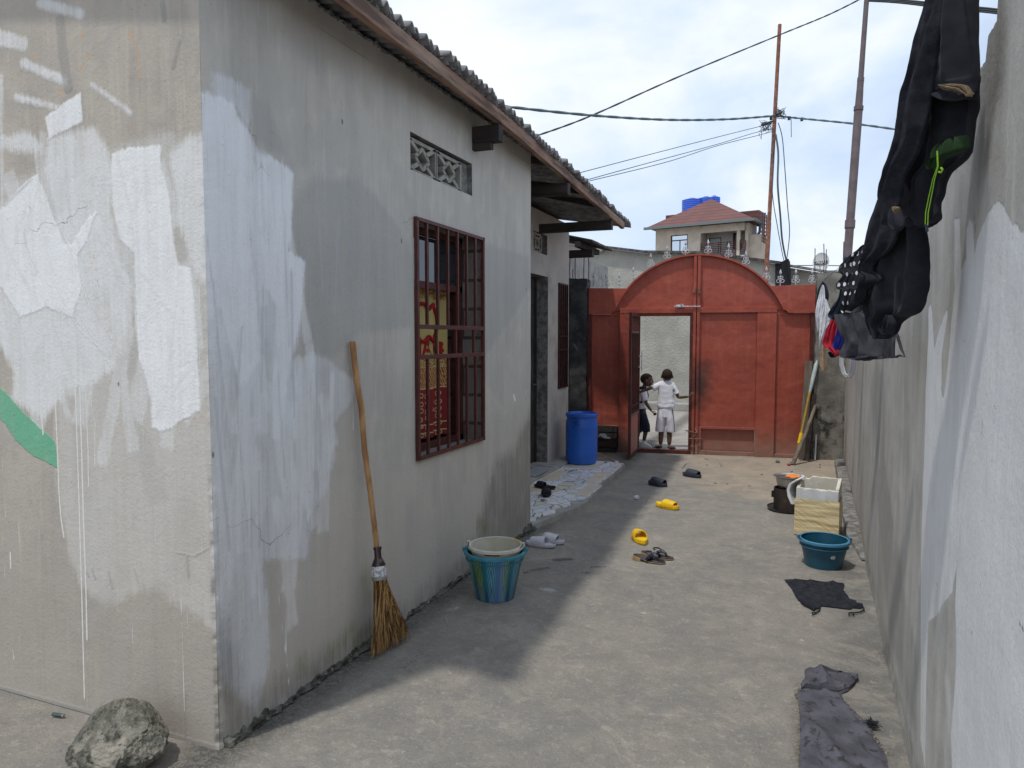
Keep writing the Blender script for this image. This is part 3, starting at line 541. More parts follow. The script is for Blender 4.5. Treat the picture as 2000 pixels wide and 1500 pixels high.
# vent blocks: a square frame, a diamond in it and struts to the corners
def vent_block(y0, y1, z0, z1, x0, m_):
    mb = MB(); w_ = .016; d = .10; xa = x0 - .022
    ym, zm = (y0 + y1) / 2, (z0 + z1) / 2; hy, hz = (y1 - y0) / 2, (z1 - z0) / 2
    B = lambda a, b_, w2=.028: mb.bar((xa - d / 2, *a), (xa - d / 2, *b_), d, w2, up=(1, 0, 0)) if False else mb.prism(_strip(a, b_, w2), lambda p, q: (xa, p, q), lambda p, q: (xa - d, p, q))
    def _strip(a, b_, w2):
        dx, dz = b_[0] - a[0], b_[1] - a[1]; L = math.hypot(dx, dz); nx, nz_ = -dz / L * w2 / 2, dx / L * w2 / 2
        return [(a[0] + nx, a[1] + nz_), (b_[0] + nx, b_[1] + nz_), (b_[0] - nx, b_[1] - nz_), (a[0] - nx, a[1] - nz_)]
    for a, b_ in (((y0, z0), (y0, z1)), ((y1, z0), (y1, z1)), ((y0, z0 + .006), (y1, z0 + .006)), ((y0, z1 - .006), (y1, z1 - .006))): B(a, b_, .022)
    dm = [(ym - hy * .50, zm), (ym, zm + hz * .66), (ym + hy * .50, zm), (ym, zm - hz * .66)]
    for i in range(4): B(dm[i], dm[(i + 1) % 4], .024)
    for i, c in enumerate([(y0, z1), (y1, z1), (y1, z0), (y0, z0)]):
        a = dm[i]; b_ = dm[(i + 1) % 4]; mdl = ((a[0] + b_[0]) / 2, (a[1] + b_[1]) / 2); B(mdl, (c[0] + (mdl[0] - c[0]) * .03, c[1] + (mdl[1] - c[1]) * .03), .026)
    return mb.build('vent_block', m_, house, world=True, bevel=.003)
ventm = mat('vent_cement', (.36, .34, .30), (.25, .235, .21), scale=14, bump=.6, bscale=80)
vent_block(3.57, 3.90, 2.55, 2.735, FX, ventm); vent_block(3.91, 4.24, 2.55, 2.735, FX, ventm); vent_block(7.56, 7.86, 2.58, 2.79, RX, ventm)
mb = MB(); mb.box(FX - .13, FX - .03, 4.25, 4.355, 2.546, 2.75); mb.build('vent_block', M['cement_raw'], house, world=True, bevel=.004)
# barred window
gr = MB(); y0, y1, z0, z1 = W1; xg = FX + .012
fr = [((y0 + .012, z0 + .012), (y0 + .012, z1 - .012)), ((y1 - .012, z0), (y1 - .012, z1)), ((y0, z0 + .012), (y1, z0 + .012)), ((y0, z1 - .012), (y1, z1 - .012))]
for a, b_ in fr: gr.bar((xg, *a), (xg, *b_), .022, .022)
grille = gr.build('window_grille', M['bars'], house, world=True, bevel=.002)
zb1, zb2 = 1.665, 1.488
mb = MB()
for z in (zb1, zb2): mb.bar((xg + .003, y0 + .01, z), (xg + .003, y1 - .01, z), .020, .026)
for i in range(1, 7):
    y = y0 + (y1 - y0) * i / 7 - .006
    for a, b_ in ((z0 + .02, zb2), (zb1, z1 - .02)): mb.bar((xg, y, a), (xg, y, b_), .017, .017, up=(1, 0, 0))
for y in (y0 + .24, y0 + .50, y0 + .77): mb.bar((xg, y, zb2), (xg, y, zb1), .017, .017, up=(1, 0, 0))
mb.build('grille_bar', M['bars'], grille, bevel=.0015)
xf = FX - .17
wf = MB(); wf.bar((xf, y0 + .02, z0), (xf, y0 + .02, z1), .04, .04, up=(1, 0, 0)); wf.bar((xf, y1 - .02, z0), (xf, y1 - .02, z1), .04, .04, up=(1, 0, 0))
wf.bar((xf, y0, z1 - .02), (xf, y1, z1 - .02), .04, .04); wf.bar((xf, y0, z0 + .02), (xf, y1, z0 + .02), .04, .04); wf.bar((xf, y0, 1.935), (xf, y1, 1.935), .04, .045)
wf.bar((xf, y0 + .30, z0 + .04), (xf, y0 + .30, 1.915), .035, .035, up=(1, 0, 0))
wfo = wf.build('window_frame', M['bars'], house, world=True, bevel=.002)
gp = MB(); gp.box(xf - .004, xf, y0 + .04, y1 - .04, 1.96, z1 - .04); gp.box(xf - .004, xf, y0 + .04, y0 + .285, z0 + .04, 1.91); gp.build('glass_pane', M['glass'], wfo)
sh = MB()   # open casement leaf turned inward
sh.bar((xf - .02, y1 - .06, z0 + .05), (xf - .02, y1 - .06, 1.9), .03, .03, up=(1, 0, 0)); sh.bar((xf - .35, y1 - .10, z0 + .05), (xf - .35, y1 - .10, 1.9), .03, .03, up=(1, 0, 0))
for z in (z0 + .06, 1.4, 1.89): sh.bar((xf - .02, y1 - .06, z), (xf - .35, y1 - .10, z), .03, .03)
sh.build('casement', M['bars_dark'], house, world=True)
# curtain with red and gold print
cm = bpy.data.materials.new('curtain_print'); cm.use_nodes = True; t = NT(cm.node_tree); b = t.n['Principled BSDF']
co = t.coord('Object'); sx = t.new('ShaderNodeSeparateXYZ'); t.l.new(co, sx.inputs[0]); zz = sx.outputs[2]; yy = sx.outputs[1]
gold = t.mix(t.ramp(t.noise(co, 9, 4, .5), .3, .7), (.52, .42, .16, 1), (.46, .38, .13, 1)); redc = (.25, .018, .018, 1)
col = t.mix(t.math('LESS_THAN', zz, 1.265), gold, redc)
vo = t.new('ShaderNodeTexVoronoi'); vo.inputs['Scale'].default_value = 19; vo.inputs['Randomness'].default_value = .25; t.l.new(co, vo.inputs['Vector'])
ring = t.math('MULTIPLY', t.ramp(t.math('ABSOLUTE', t.math('SUBTRACT', vo.outputs[0], .27)), .05, .08, 1, 0), t.math('LESS_THAN', zz, 1.235)); col = t.mix(t.math('MULTIPLY', ring, .85), col, (.62, .45, .24, 1))
band = t.math('MULTIPLY', t.math('LESS_THAN', zz, 1.40), t.math('GREATER_THAN', zz, 1.265)); wv = t.new('ShaderNodeTexWave', wave_type='RINGS', rings_direction='X'); wv.inputs['Scale'].default_value = 22; wv.inputs['Distortion'].default_value = 6; wv.inputs['Detail'].default_value = 2; wv.inputs['Detail Scale'].default_value = 3; t.l.new(co, wv.inputs['Vector'])
col = t.mix(t.math('MULTIPLY', band, t.ramp(wv.outputs[0], .45, .6)), col, (.36, .05, .02, 1))
for zc, hw in ((1.262, .004), (1.405, .003), (1.02, .004), (.965, .004)): col = t.mix(t.math('LESS_THAN', t.math('ABSOLUTE', t.math('SUBTRACT', zz, zc)), hw), col, (.60, .48, .22, 1))
topb = t.math('MULTIPLY', t.math('GREATER_THAN', zz, 1.86), t.ramp(t.noise(co, 60, 4, .6), .5, .56)); col = t.mix(topb, col, (.33, .10, .02, 1))
b2 = t.math('MULTIPLY', t.math('MULTIPLY', t.math('LESS_THAN', zz, 1.475), t.math('GREATER_THAN', zz, 1.405)), t.ramp(t.noise(co, 70, 3, .6), .5, .55)); col = t.mix(b2, col, (.33, .06, .02, 1))
t.put(b.inputs['Base Color'], col); b.inputs['Roughness'].default_value = .85
def curtx(y): return -2.300 + .016 * math.sin((y - 3.9) * 26) + .008 * math.sin((y - 3.9) * 61 + 1)
mb = MB(); ys = np.linspace(3.94, 4.44, 60); zs = np.linspace(.93, 1.965, 12)
vs = [(curtx(y) , y, z) for y in ys for z in zs] + [(curtx(y) - .004, y, z) for y in ys for z in zs]; n_, m_ = 60, 12; fs = []
for i in range(n_ - 1):
    for j in range(m_ - 1):
        a = i * m_ + j; fs.append((a, a + m_, a + m_ + 1, a + 1)); o2 = n_ * m_; fs.append((o2 + a, o2 + a + 1, o2 + a + m_ + 1, o2 + a + m_))
mb.add(vs, fs)
curtain = thing('curtain', 'yellow and red printed curtain hanging inside the barred window', 'curtain', (-2.3, 4.2, .93)); mb.build('curtain_cloth', cm, curtain, smooth=50, world=True)
M['print_red'] = mat('print_red', (.36, .015, .018), rough=.85, bump=0)
def text_mesh(s, size, m_, name, f, parent=None, extrude=.0, world=True, bold=0.0, align='CENTER'):
    """writing as mesh; f maps text x, y, depth to a world point"""
    c = bpy.data.curves.new(name, 'FONT'); c.body = s; c.size = size; c.align_x = align; c.align_y = 'CENTER'; c.extrude = extrude; c.offset = bold; c.resolution_u = 3
    o = bpy.data.objects.new(name, c); COL.objects.link(o); bpy.context.view_layer.update()
    me = bpy.data.meshes.new_from_object(o.evaluated_get(bpy.context.evaluated_depsgraph_get())); bpy.data.objects.remove(o); bpy.data.curves.remove(c)
    for v_ in me.vertices: v_.co = Vector(f(v_.co.x, v_.co.y, v_.co.z))
    me.materials.clear(); me.materials.append(m_)
    o = bpy.data.objects.new(name, me); COL.objects.link(o)
    if parent is not None:
        o.parent = parent
        if world and parent.type == 'EMPTY': o.matrix_parent_inverse = parent.matrix_basis.inverted()
    return o
text_mesh('CHANEL', .17, M['print_red'], 'lettering', lambda x, y, z: (curtx(4.20 + x) + .004 + z, 4.20 + x, 1.525 + y - .10 * x), curtain, extrude=.001, bold=.003)
mb = MB()
for cy_, a0 in ((4.12, 1), (4.24, -1)):
    pts = []
    for k in range(25):
        a = R(45 + 270 * k / 24) if a0 == 1 else R(-135 + 270 * k / 24)
        pts.append((curtx(cy_ + .085 * math.cos(a)) + .008, cy_ + .085 * math.cos(a), 1.70 + .125 * math.sin(a)))
    mb.tube(pts, .013, 6)
mb.build('printed_rings', M['print_red'], curtain, world=True)
mb = MB(); mb.box(-2.62, -2.40, 3.72, 3.92, .90, 1.13); tag(mb.build('box', M['white_cloth'], bevel=.01), 'white box standing inside behind the barred window', 'box')
# second window grille, door leaf, door mat, plinth
mb = MB(); y0, y1, z0, z1 = W2; xg = RX + .012
for y in np.linspace(y0 + .01, y1 - .01, 5): mb.bar((xg, y, z0), (xg, y, z1), .018, .018, up=(1, 0, 0))
for z in (z0 + .01, 1.45, 1.62, z1 - .01): mb.bar((xg, y0, z), (xg, y1, z), .02, .02)
mb.build('window_grille', M['bars_dark'], house, world=True)
mb = MB(); mb.box(RX - .20, RX - .196, y0, y1, z0, z1); mb.build('window', M['glass'], house, world=True)
mb = MB(); mb.box(RX - .20, RX - .16, D2[0], D2[1], D2[2], D2[3]); mb.bar((RX - .155, D2[1] - .02, .1), (RX - .155, D2[1] - .02, 2.3), .03, .04, up=(1, 0, 0)); dl = mb.build('door', M['wood_dark'], house, world=True, bevel=.003)
mb = MB(); mb.tube([(RX - .15, 7.90, 1.05), (RX - .10, 7.90, 1.05), (RX - .10, 7.82, 1.05)], .008); mb.build('handle', M['steel'], dl)
mb = MB()
prof = [(-2.60, 0), (-2.595, .085), (-2.63, .10), (-2.95, .104)]
ys = np.arange(FY1, 8.86, .06)
vs = []; 
for y in ys:
    for i, (x, z) in enumerate(prof):
        jn = noise.noise(Vector((i * 3, y * 4, 1))); vs.append((x + .018 * jn - .02 * max(0, (y - 8.2)), y, max(0, z + (.008 * jn if i in (1, 2) else 0))))
fs = [(i * 4 + k, i * 4 + k + 1, i * 4 + k + 5, i * 4 + k + 4) for i in range(len(ys) - 1) for k in range(3)]; o_ = (len(ys) - 1) * 4; fs.append((o_ + 3, o_ + 2, o_ + 1, o_))
mb.add(vs, fs); mb.build('plinth', M['cement'], house, world=True, smooth=40)
# roof: corrugated sheets, eave board, rafters
def ex(y): return -1.765 - .165 * (y - 2.0) / 6.6 - .0
mb = MB(); per = .076; ys = np.arange(1.895, 8.78, per / 8); xsn = [0, .12, .28, .5, 1.0, 4.2]
for layer in (0, 1):
    vs = []
    for y in ys:
        k = int((y - 1.97) / per); sheet = int((y - 1.97) / .76); random.seed(k * 7 + layer); jx = random.uniform(-.018, .018); random.seed(sheet + 50 * layer); jx += random.uniform(-.02, .02)
        for i, d in enumerate(xsn):
            x = ex(y) - d + (jx if i == 0 else 0) - layer * .025
            z = 3.115 + zr(y) + .17 * (ex(y) - x) + .0190 * math.sin(2 * math.pi * y / per) - .017 * layer + .008 + .003 * noise.noise(Vector((y * 3, d, 0)))
            vs.append((x, y, z))
    n = len(xsn); fs = [(i * n + j, i * n + j + 1, (i + 1) * n + j + 1, (i + 1) * n + j) for i in range(len(ys) - 1) for j in range(n - 1)]
    mb.add(vs, fs)
mb.build('roof', M['sheet'], house, world=True, smooth=60, solid=.009)
random.seed(3)
mb = MB(); pts = [1.91] + list(np.arange(2.2, 8.3, .15)) + [8.36]; 
for i in range(len(pts) - 1):
    a, c = pts[i], pts[i + 1]
def eavex(y): return ex(y) - .045
vs = []
for y in pts:
    zb = 3.0 + zr(y) + .004 * noise.noise(Vector((y * 2, 0, 0))); 
    for dx, dz in ((.022, .010), (.022, .088), (-.022, .088), (-.022, .010)): vs.append((eavex(y) + dx + .003 * noise.noise(Vector((y * 3, dx * 90, 0))), y, zb + dz))
n = len(pts); fs = [(i * 4 + k, i * 4 + (k + 1) % 4, (i + 1) * 4 + (k + 1) % 4, (i + 1) * 4 + k) for i in range(n - 1) for k in range(4)] + [(0, 3, 2, 1), ((n - 1) * 4, (n - 1) * 4 + 1, (n - 1) * 4 + 2, (n - 1) * 4 + 3)]
mb.add(vs, fs); mb.build('eave_board', M['wood_old'], house, world=True, bevel=.004)
for (ya, xin, w_, h_, low_) in ((2.72, -2.2, .07, .10, 0), (4.40, -2.2, .075, .105, 1), (6.02, RX - .1, .08, .10, 0), (7.74, RX - .1, .08, .10, 0)):
    zt = 3.0 + zr(ya); mb = MB()
    if ya == 2.72: continue
    mb.bar((xin, ya, zt - h_ / 2), (ex(ya) - .03, ya, zt - h_ / 2 - .004), w_, h_)
    if low_: mb.bar((xin, ya - .01, zt - h_ - .025), (FX + .135, ya - .01, zt - h_ - .027), .05, .045)
    mb.build('rafter', M['wood_dark'], house, world=True, bevel=.004)
for y in (5.55, 6.6, 7.2):    # purlins seen from below
    mb = MB(); mb.bar((RX, y, 3.16 + zr(y) + .1), (ex(y) - .06, y, 3.05 + zr(y)), .05, .05); mb.build('rafter', M['wood_dark'], house, world=True)
mb = MB(); yy = np.arange(2.05, 5.48, .012); vs = []      # ragged mortar bead between the wall head and the sheets
for y in yy:
    for k in range(6):
        a = 2 * math.pi * k / 6; r = .008 + .014 * noise.noise(Vector((y * 16, k, 0))) + .012 * noise.noise(Vector((y * 50, k * 2, 0))); vs.append((FX - .004 + r * math.cos(a), y, 3.10 + r * math.sin(a) * 1.4))
n = len(yy); mb.add(vs, [(i * 6 + k, i * 6 + (k + 1) % 6, i * 6 + 6 + (k + 1) % 6, i * 6 + 6 + k) for i in range(n - 1) for k in range(6)] + [tuple(range(6)), tuple(range((n - 1) * 6 + 5, (n - 1) * 6 - 1, -1))])
mb.build('mortar_bead', M['cement_raw'], house, world=True)
mb = MB(); yy = np.arange(2.06, 5.52, .010); vs = []      # crumbling dark mortar at the foot of the wall
for y in yy:
    big = 1 + 1.2 * max(0, noise.noise(Vector((y * 2.1, 0, 4)))) + (1.1 if y > 5.3 else 0)
    for k in range(7):
        a = math.pi * (k / 6) ; r = (.014 + .012 * noise.noise(Vector((y * 13, k * .8, 0))) + .010 * noise.noise(Vector((y * 47, k * 1.7, 0)))) * big; r = max(.002, r); vs.append((FX - .004 + r * math.sin(a) * 1.5 , y + .3 * r, .004 + r * math.cos(a) * 1.6 * (1 if math.cos(a) > 0 else .2)))
n = len(yy); mb.add(vs, [(i * 7 + k, i * 7 + k + 1, i * 7 + 8 + k, i * 7 + 7 + k) for i in range(n - 1) for k in range(6)] + [tuple(range(7)), tuple(range((n - 1) * 7 + 6, (n - 1) * 7 - 1, -1))])
mb.build('foot_mortar', mat('foot_mortar', (.16, .155, .13), (.055, .055, .042), scale=22, bump=1, bscale=70, bdist=.008, c3=(.26, .25, .22), s3=30, f3=(.58, .66)), house, world=True)
# tiled porch in front of the recess
top = [(-2.62, 5.52), (-2.08, 5.55), (-2.045, 5.62), (-2.06, 5.74), (-1.97, 5.90), (-2.02, 6.08), (-1.93, 6.22), (-2.0, 6.42), (-1.90, 6.50), (-1.87, 6.62), (-1.88, 6.83), (-1.885, 7.19), (-1.955, 7.2), (-1.94, 7.7), (-1.97, 8.56), (-2.35, 8.60), (-2.66, 8.58)]
base = [(-2.62, 5.50), (-2.03, 5.50), (-1.97, 5.66), (-1.92, 5.95), (-1.85, 6.2), (-1.83, 6.45), (-1.845, 6.6), (-1.868, 6.8), (-1.872, 7.2), (-1.93, 7.3), (-1.925, 7.7), (-1.955, 8.57), (-2.66, 8.62)]
tm = bpy.data.materials.new('crazy_tiles'); tm.use_nodes = True; t = NT(tm.node_tree); b = t.n['Principled BSDF']
v = t.coord('Object', scale=(1.25, .9, 0)); nn = t.new('ShaderNodeTexNoise'); nn.inputs['Scale'].default_value = 3; t.l.new(v, nn.inputs['Vector'])
va = t.new('ShaderNodeVectorMath', operation='MULTIPLY_ADD'); t.l.new(nn.outputs['Color'], va.inputs[0]); va.inputs[1].default_value = (.10, .10, 0); t.l.new(v, va.inputs[2])
d1 = t.new('ShaderNodeTexVoronoi', feature='DISTANCE_TO_EDGE'); d1.inputs['Scale'].default_value = 7.5; t.l.new(va.outputs[0], d1.inputs['Vector'])
d2 = t.new('ShaderNodeTexVoronoi'); d2.inputs['Scale'].default_value = 7.5; t.l.new(va.outputs[0], d2.inputs['Vector'])
sc = t.new('ShaderNodeSeparateColor'); t.l.new(d2.outputs['Color'], sc.inputs[0])
cr = t.new('ShaderNodeValToRGB'); cr.color_ramp.interpolation = 'CONSTANT'; e = cr.color_ramp.elements; e[0].color = (.78, .81, .84, 1); e[0].position = 0; e[1].position = .3; e[1].color = (.68, .72, .77, 1)
for p_, c_ in ((.5, (.72, .65, .53, 1)), (.66, (.80, .80, .79, 1)), (.84, (.62, .52, .38, 1)), (.9, (.74, .72, .68, 1))): q = e.new(p_); q.color = c_
t.l.new(sc.outputs[0], cr.inputs[0])
grout = t.ramp(d1.outputs['Distance'], .012, .028, 1, 0)
col = t.mix(t.math('MULTIPLY', t.ramp(t.noise(t.coord('Object'), 9, 5, .6), .45, .7), .4), cr.outputs[0], (.38, .34, .28, 1)); col = t.mix(grout, col, (.13, .12, .105, 1))
t.put(b.inputs['Base Color'], col); t.put(b.inputs['Roughness'], t.math('ADD', t.math('MULTIPLY', grout, .5), .3)); t.put(b.inputs['Normal'], t.bump(t.math('SUBTRACT', 1.0, grout), .5, .004))
porch = thing('porch', 'low cement porch with broken white and beige tiles beside the blue drum', 'porch', (-2.3, 7, 0))
mb = MB(); mb.prism(base, lambda x, y: (x, y, -.01), lambda x, y: (x + (-.008 if x > -2.5 else 0), y, .046)); mb.build('cement_base', M['cement'], porch, world=True, bevel=.004)
mb = MB(); mb.prism(top, lambda x, y: (x, y, .042), lambda x, y: (x, y, .060)); mb.build('tile_top', tm, porch, world=True, bevel=.002)
bt = mat('beige_tile', (.70, .61, .47), (.62, .54, .41), rough=.35, scale=4, bump=0)
for (xa, xb, ya, yb) in ((-2.02, -1.885, 6.62, 6.85), (-2.02, -1.885, 6.87, 7.18), (-2.10, -1.96, 7.22, 7.55), (-2.11, -1.965, 7.57, 7.86), (-2.53, -2.20, 8.0, 8.33), (-2.58, -2.43, 7.2, 7.5), (-2.58, -2.45, 7.52, 7.8), (-2.58, -2.42, 6.7, 6.98)):
    mb = MB(); mb.box(xa, xb, ya, yb, .056, .0635); mb.build('beige_tile', bt, porch, world=True, bevel=.001)
mb = MB(); vs = [];  m_ = mat('mat_rubber', (.35, .36, .38), (.3, .3, .32), rough=.5, scale=20)
mb.prism([(-2.99, 7.12), (-2.64, 7.12), (-2.60, 7.16), (-2.60, 7.62), (-2.64, 7.66), (-2.99, 7.66)], lambda x, y: (x, y, .106), lambda x, y: (x, y, .114)); dm = thing('doormat', 'pale grey doormat on the step of the recessed doorway', 'doormat', (-2.8, 7.4, .106)); mb.build('mat_sheet', m_, dm, world=True)
mb = MB(); mb.box(-2.96, -2.80, 7.2, 7.6, .115, .119); mb.build('printed_panel', mat('mat_print', (.25, .05, .03), (.4, .3, .2), scale=45, lo=.45, hi=.55, rough=.8), dm, world=True)

#PART3
# ================================================================ RIGHT BOUNDARY WALL
rwd = (RW1 - RW0).normalized(); rwn = Vector((rwd.y, -rwd.x, 0))       # rwn points away from the yard
def RWP(x, y): q = PLN(x, y, RW0, RW1); return ((q - RW0).dot(rwd), q.z)
RL = (RW1 - RW0).length
us = np.unique(np.round(np.concatenate([np.arange(-.9, 3.6, .012), np.arange(3.6, RL, .03), [RL]]), 4)); vz = np.arange(0, 1.0001, .0055)
Ur, Vr = np.meshgrid(us, vz, indexing='ij')
cols = np.array([1.0]); 
s1 = RWP(1912, 110)[0]; s2 = RWP(1935, 50)[0]; s3 = RWP(1960, 10)[0]
def wtop(s):
    z = 2.24 if s > s1 else (2.24 + .0 if s > s2 else 2.31)
    if s < s1: z = 2.30
    if s < s1 - .10: z = 2.36
    if s < s1 - .19: z = 2.52
    if s < s1 - .28: z = 2.62
    return z + .012 * noise.noise(Vector((s * 22, 0, 0))) + .008 * noise.noise(Vector((s * 70, 0, 5)))
tops = np.array([wtop(s) for s in us])
Zr_ = Vr * tops[:, None]
und = np.vectorize(lambda a, c: .008 * noise.noise(Vector((a * 1.6, c * 1.6, 9))) + .0015 * noise.noise(Vector((a * 9, c * 9, 2))))(Ur, Zr_)
lowf = np.clip(1 - Zr_ / .05, 0, 1) ** 1.3 * .008
Px = RW0.x + rwd.x * Ur - rwn.x * (und + lowf); Py = RW0.y + rwd.y * Ur - rwn.y * (und + lowf)
X, Z = Ur, Zr_
pr = lambda pts: [RWP(*p) for p in pts]
P_ = lambda pts: sd_poly(X, Z, pr(pts)); L_ = lambda pts, w_: sd_line(X, Z, pr(pts), w_)
sa = np.zeros(X.shape + (4,)); sb = np.full(X.shape + (4,), -1.0)
outer = [(1940, 404), (1951, 391), (1962, 404), (1969, 420), (1977, 441), (1984, 436), (1992, 452), (2040, 450), (2300, 460), (2600, 900), (2300, 2200), (1840, 1700), (1808, 1500), (1799, 1444), (1800, 1332), (1799, 1172), (1801, 1080), (1807, 900), (1808, 750), (1811, 681), (1813, 601), (1818, 591), (1824, 681), (1834, 640), (1847, 604), (1849, 612), (1838, 690), (1838, 760), (1842, 780), (1850, 700), (1857, 620), (1863, 564), (1865, 428), (1875, 425), (1876, 527), (1887, 505), (1888, 452), (1896, 425), (1901, 440), (1903, 500), (1908, 473), (1920, 441), (1930, 420)]
inner = [(1808, 1500), (1811, 1332), (1815, 1214), (1830, 1200), (1840, 1180), (1858, 1155), (1867, 1100), (1864, 1180), (1864, 1262), (1862, 1330), (1854, 1430), (1856, 1500), (1870, 1640), (1820, 1600)]
sa[..., 0] = np.minimum(P_(outer), -P_(inner))
sa[..., 1] = mxs(P_([(1846, 1330), (1850, 1322), (1858, 1400), (1854, 1450), (1850, 1420)]), P_([(1808, 1190), (1830, 1200), (1850, 1166), (1858, 1155), (1840, 1130), (1810, 1120), (1802, 1160)]), P_([(1960, 520), (1990, 560), (2080, 800), (2060, 1200), (1990, 1300), (1980, 900)]), P_([(1880, 600), (1920, 560), (1930, 800), (1900, 1000), (1880, 900)]))
sa[..., 2] = mxs(*[L_(p, w_) for p, w_ in [(((1890, 555), (1884, 553), (1866, 585), (1850, 650), (1830, 780), (1815, 860)), .0015), (((1926, 472), (1907, 520)), .002), (((1905, 420), (1906, 455)), .004), (((2035, 1080), (2005, 1160), (1985, 1250), (1965, 1360)), .002), (((1880, 1330), (1885, 1410)), .0012), (((1824, 1120), (1835, 1150)), .002), (((1897, 1230), (1898, 1242)), .004), (((1765, 1100), (1768, 1300)), .002), (((1773, 1120), (1780, 1290)), .0018), (((1985, 1195), (2000, 1235)), .003), (((1870, 325), (1872, 335)), .004), (((1908, 325), (1907, 335)), .004), (((1938, 350), (1940, 360)), .003)]])
sa[..., 3] = mxs(P_([(1700, 760), (1712, 700), (1726, 740), (1730, 900), (1765, 1150), (1795, 1300), (1790, 1450), (1740, 1250), (1715, 1000)]), np.full(X.shape, .05) + .05 * und / .008 - Z, L_([(1893, 150), (1897, 220)], .02), L_([(1917, 130), (1918, 260)], .012), L_([(1880, 240), (1878, 300)], .015), L_([(1960, 80), (1958, 150)], .02))
sc_r = np.full(X.shape + (4,), -1.0)
sc_r[..., 0] = strokes(X, Z, 60, (-.5, 6.5, .2, 2.1), (.02, .07), (.2, .9), 6, 61); sc_r[..., 1] = strokes(X, Z, 60, (-.5, 6.5, .2, 2.2), (.015, .05), (.3, 1.0), 5, 63)
sc_r[..., 2] = strokes(X, Z, 40, (-.5, 3.0, .2, 2.2), (.002, .004), (.03, .12), 12, 65); sc_r[..., 3] = strokes(X, Z, 26, (-.5, 3.0, .1, 1.7), (.003, .008), (.1, .5), 8, 67)
sb[..., 0] = .05 + und * 5 - Z
r_mat = wall_material('wall_plaster', ((.44, .42, .385), (.37, .355, .325), (.32, .31, .285)), [
    (3, (.24, .235, .215), .16, .05, .60, .6), (8, (.50, .49, .47), .05, .03, .35, .7), (9, (.31, .30, .28), .05, .03, .40, .7), (0, (.63, .635, .635), .035, .004, .86, .22), (1, (.55, .545, .535), .12, .04, .6, .5), (11, (.60, .60, .60), .006, .003, .5, .3), (2, (.10, .095, .09), .0012, .0008, .8, 0), (10, (.13, .125, .12), .001, .001, .6, 0), (4, (.13, .125, .11), .30, .07, .62, .4)], bumps=(.4, 60, .005), gain=1.2)
Pw = np.stack([Px, Py, Zr_], -1)
back = Pw.copy(); back[..., 0] += rwn.x * .16 + 0; back[..., 1] += rwn.y * .16
topg = np.stack([Pw[:, -1], back[:, -1]], 1); 
bwall = thing('boundary_wall', 'long rough grey plastered wall with white patches on the right of the yard', 'wall', (.5, 3, 0))
me = join_grids('wall_face', [(Pw, dict(sa=sa, sb=sb, sc=sc_r), None, 0), (back[:, ::20], None, None, 0), (topg, None, None, 1), (np.stack([Pw[-1], back[-1]], 0), None, None, 1)], [r_mat, M['cement_raw']])
o = bpy.data.objects.new('wall_face', me); COL.objects.link(o); o.parent = bwall; o.matrix_parent_inverse = bwall.matrix_basis.inverted()
mb = MB(); ys = np.arange(5.6, 10.0, .08); vs = []
for y in ys:
    f = (y - 2.92) / 7.21; xw = .43 + .14 * f
    for i, (dx, z) in enumerate(((.02, .055), (-.07, .058), (-.105, .05), (-.115, -.01))):
        vs.append((xw + dx * min(1, (y - 5.4) * 1.2) + .016 * noise.noise(Vector((y * 3, i, 0))), y, (z + .014 * noise.noise(Vector((y * 4, i, 3)))) * min(1, (y - 5.5) * 1.0) if z > 0 else z))
fs = [(i * 4 + k, i * 4 + k + 1, i * 4 + k + 5, i * 4 + k + 4) for i in range(len(ys) - 1) for k in range(3)]
mb.add(vs, fs); mb.build('foot_kerb', M['cement_raw'], bwall, world=True, smooth=50)

# ================================================================ GATE
GA = math.atan2(.41, 2.955); GO = Vector((-2.77, 9.76, 0)); GM = T(*GO) @ rotz(GA)
def GP(x, y): q = PLN(x, y, (-2.77, 9.76), (.185, 10.17)); return ((q - GO).dot(Vector((math.cos(GA), math.sin(GA), 0))), q.z)
red = bpy.data.materials.new('gate_red'); red.use_nodes = True; t = NT(red.node_tree); b = t.n['Principled BSDF']
v = t.coord('Object'); sx = t.new('ShaderNodeSeparateXYZ'); t.l.new(v, sx.inputs[0])
n1 = t.noise(v, 1.6, 5, .55, .3); n2 = t.noise(v, 7, 6, .6); n3 = t.noise(t.coord('Object', scale=(6, 6, .7)), 2.5, 5, .6)
col = t.mix(t.ramp(n1, .35, .65), (.365, .078, .046, 1), (.31, .066, .043, 1)); col = t.mix(t.math('MULTIPLY', t.ramp(n3, .5, .75), .5), col, (.41, .115, .075, 1))
dust = t.math('MULTIPLY', t.ramp(t.math('ADD', sx.outputs[2], t.math('MULTIPLY', n2, .35)), .72, .14), .85); col = t.mix(dust, col, (.27, .16, .12, 1))
dx = t.math('SUBTRACT', sx.outputs[0], 1.53); dz = t.math('SUBTRACT', sx.outputs[2], .98); dd = t.math('SQRT', t.math('ADD', t.math('MULTIPLY', dx, dx), t.math('MULTIPLY', t.math('MULTIPLY', dz, dz), .25)))
soot = t.math('MULTIPLY', t.ramp(t.math('ADD', dd, t.math('MULTIPLY', t.math('SUBTRACT', n2, .5), .25)),   .26, .03), .85); col = t.mix(soot, col, (.05, .03, .025, 1))
sp = t.ramp(t.noise(v, 26, 3, .7), .70, .74); col = t.mix(t.math('MULTIPLY', sp, .6), col, (.42, .25, .2, 1))
run = t.noise(t.coord('Object', scale=(22, 22, .9)), 1.6, 5, .6, .1); col = t.mix(t.math('MULTIPLY', t.ramp(run, .58, .72), .16), col, (.12, .035, .025, 1)); col = t.mix(t.math('MULTIPLY', t.ramp(run, .40, .30), .10), col, (.50, .20, .15, 1))
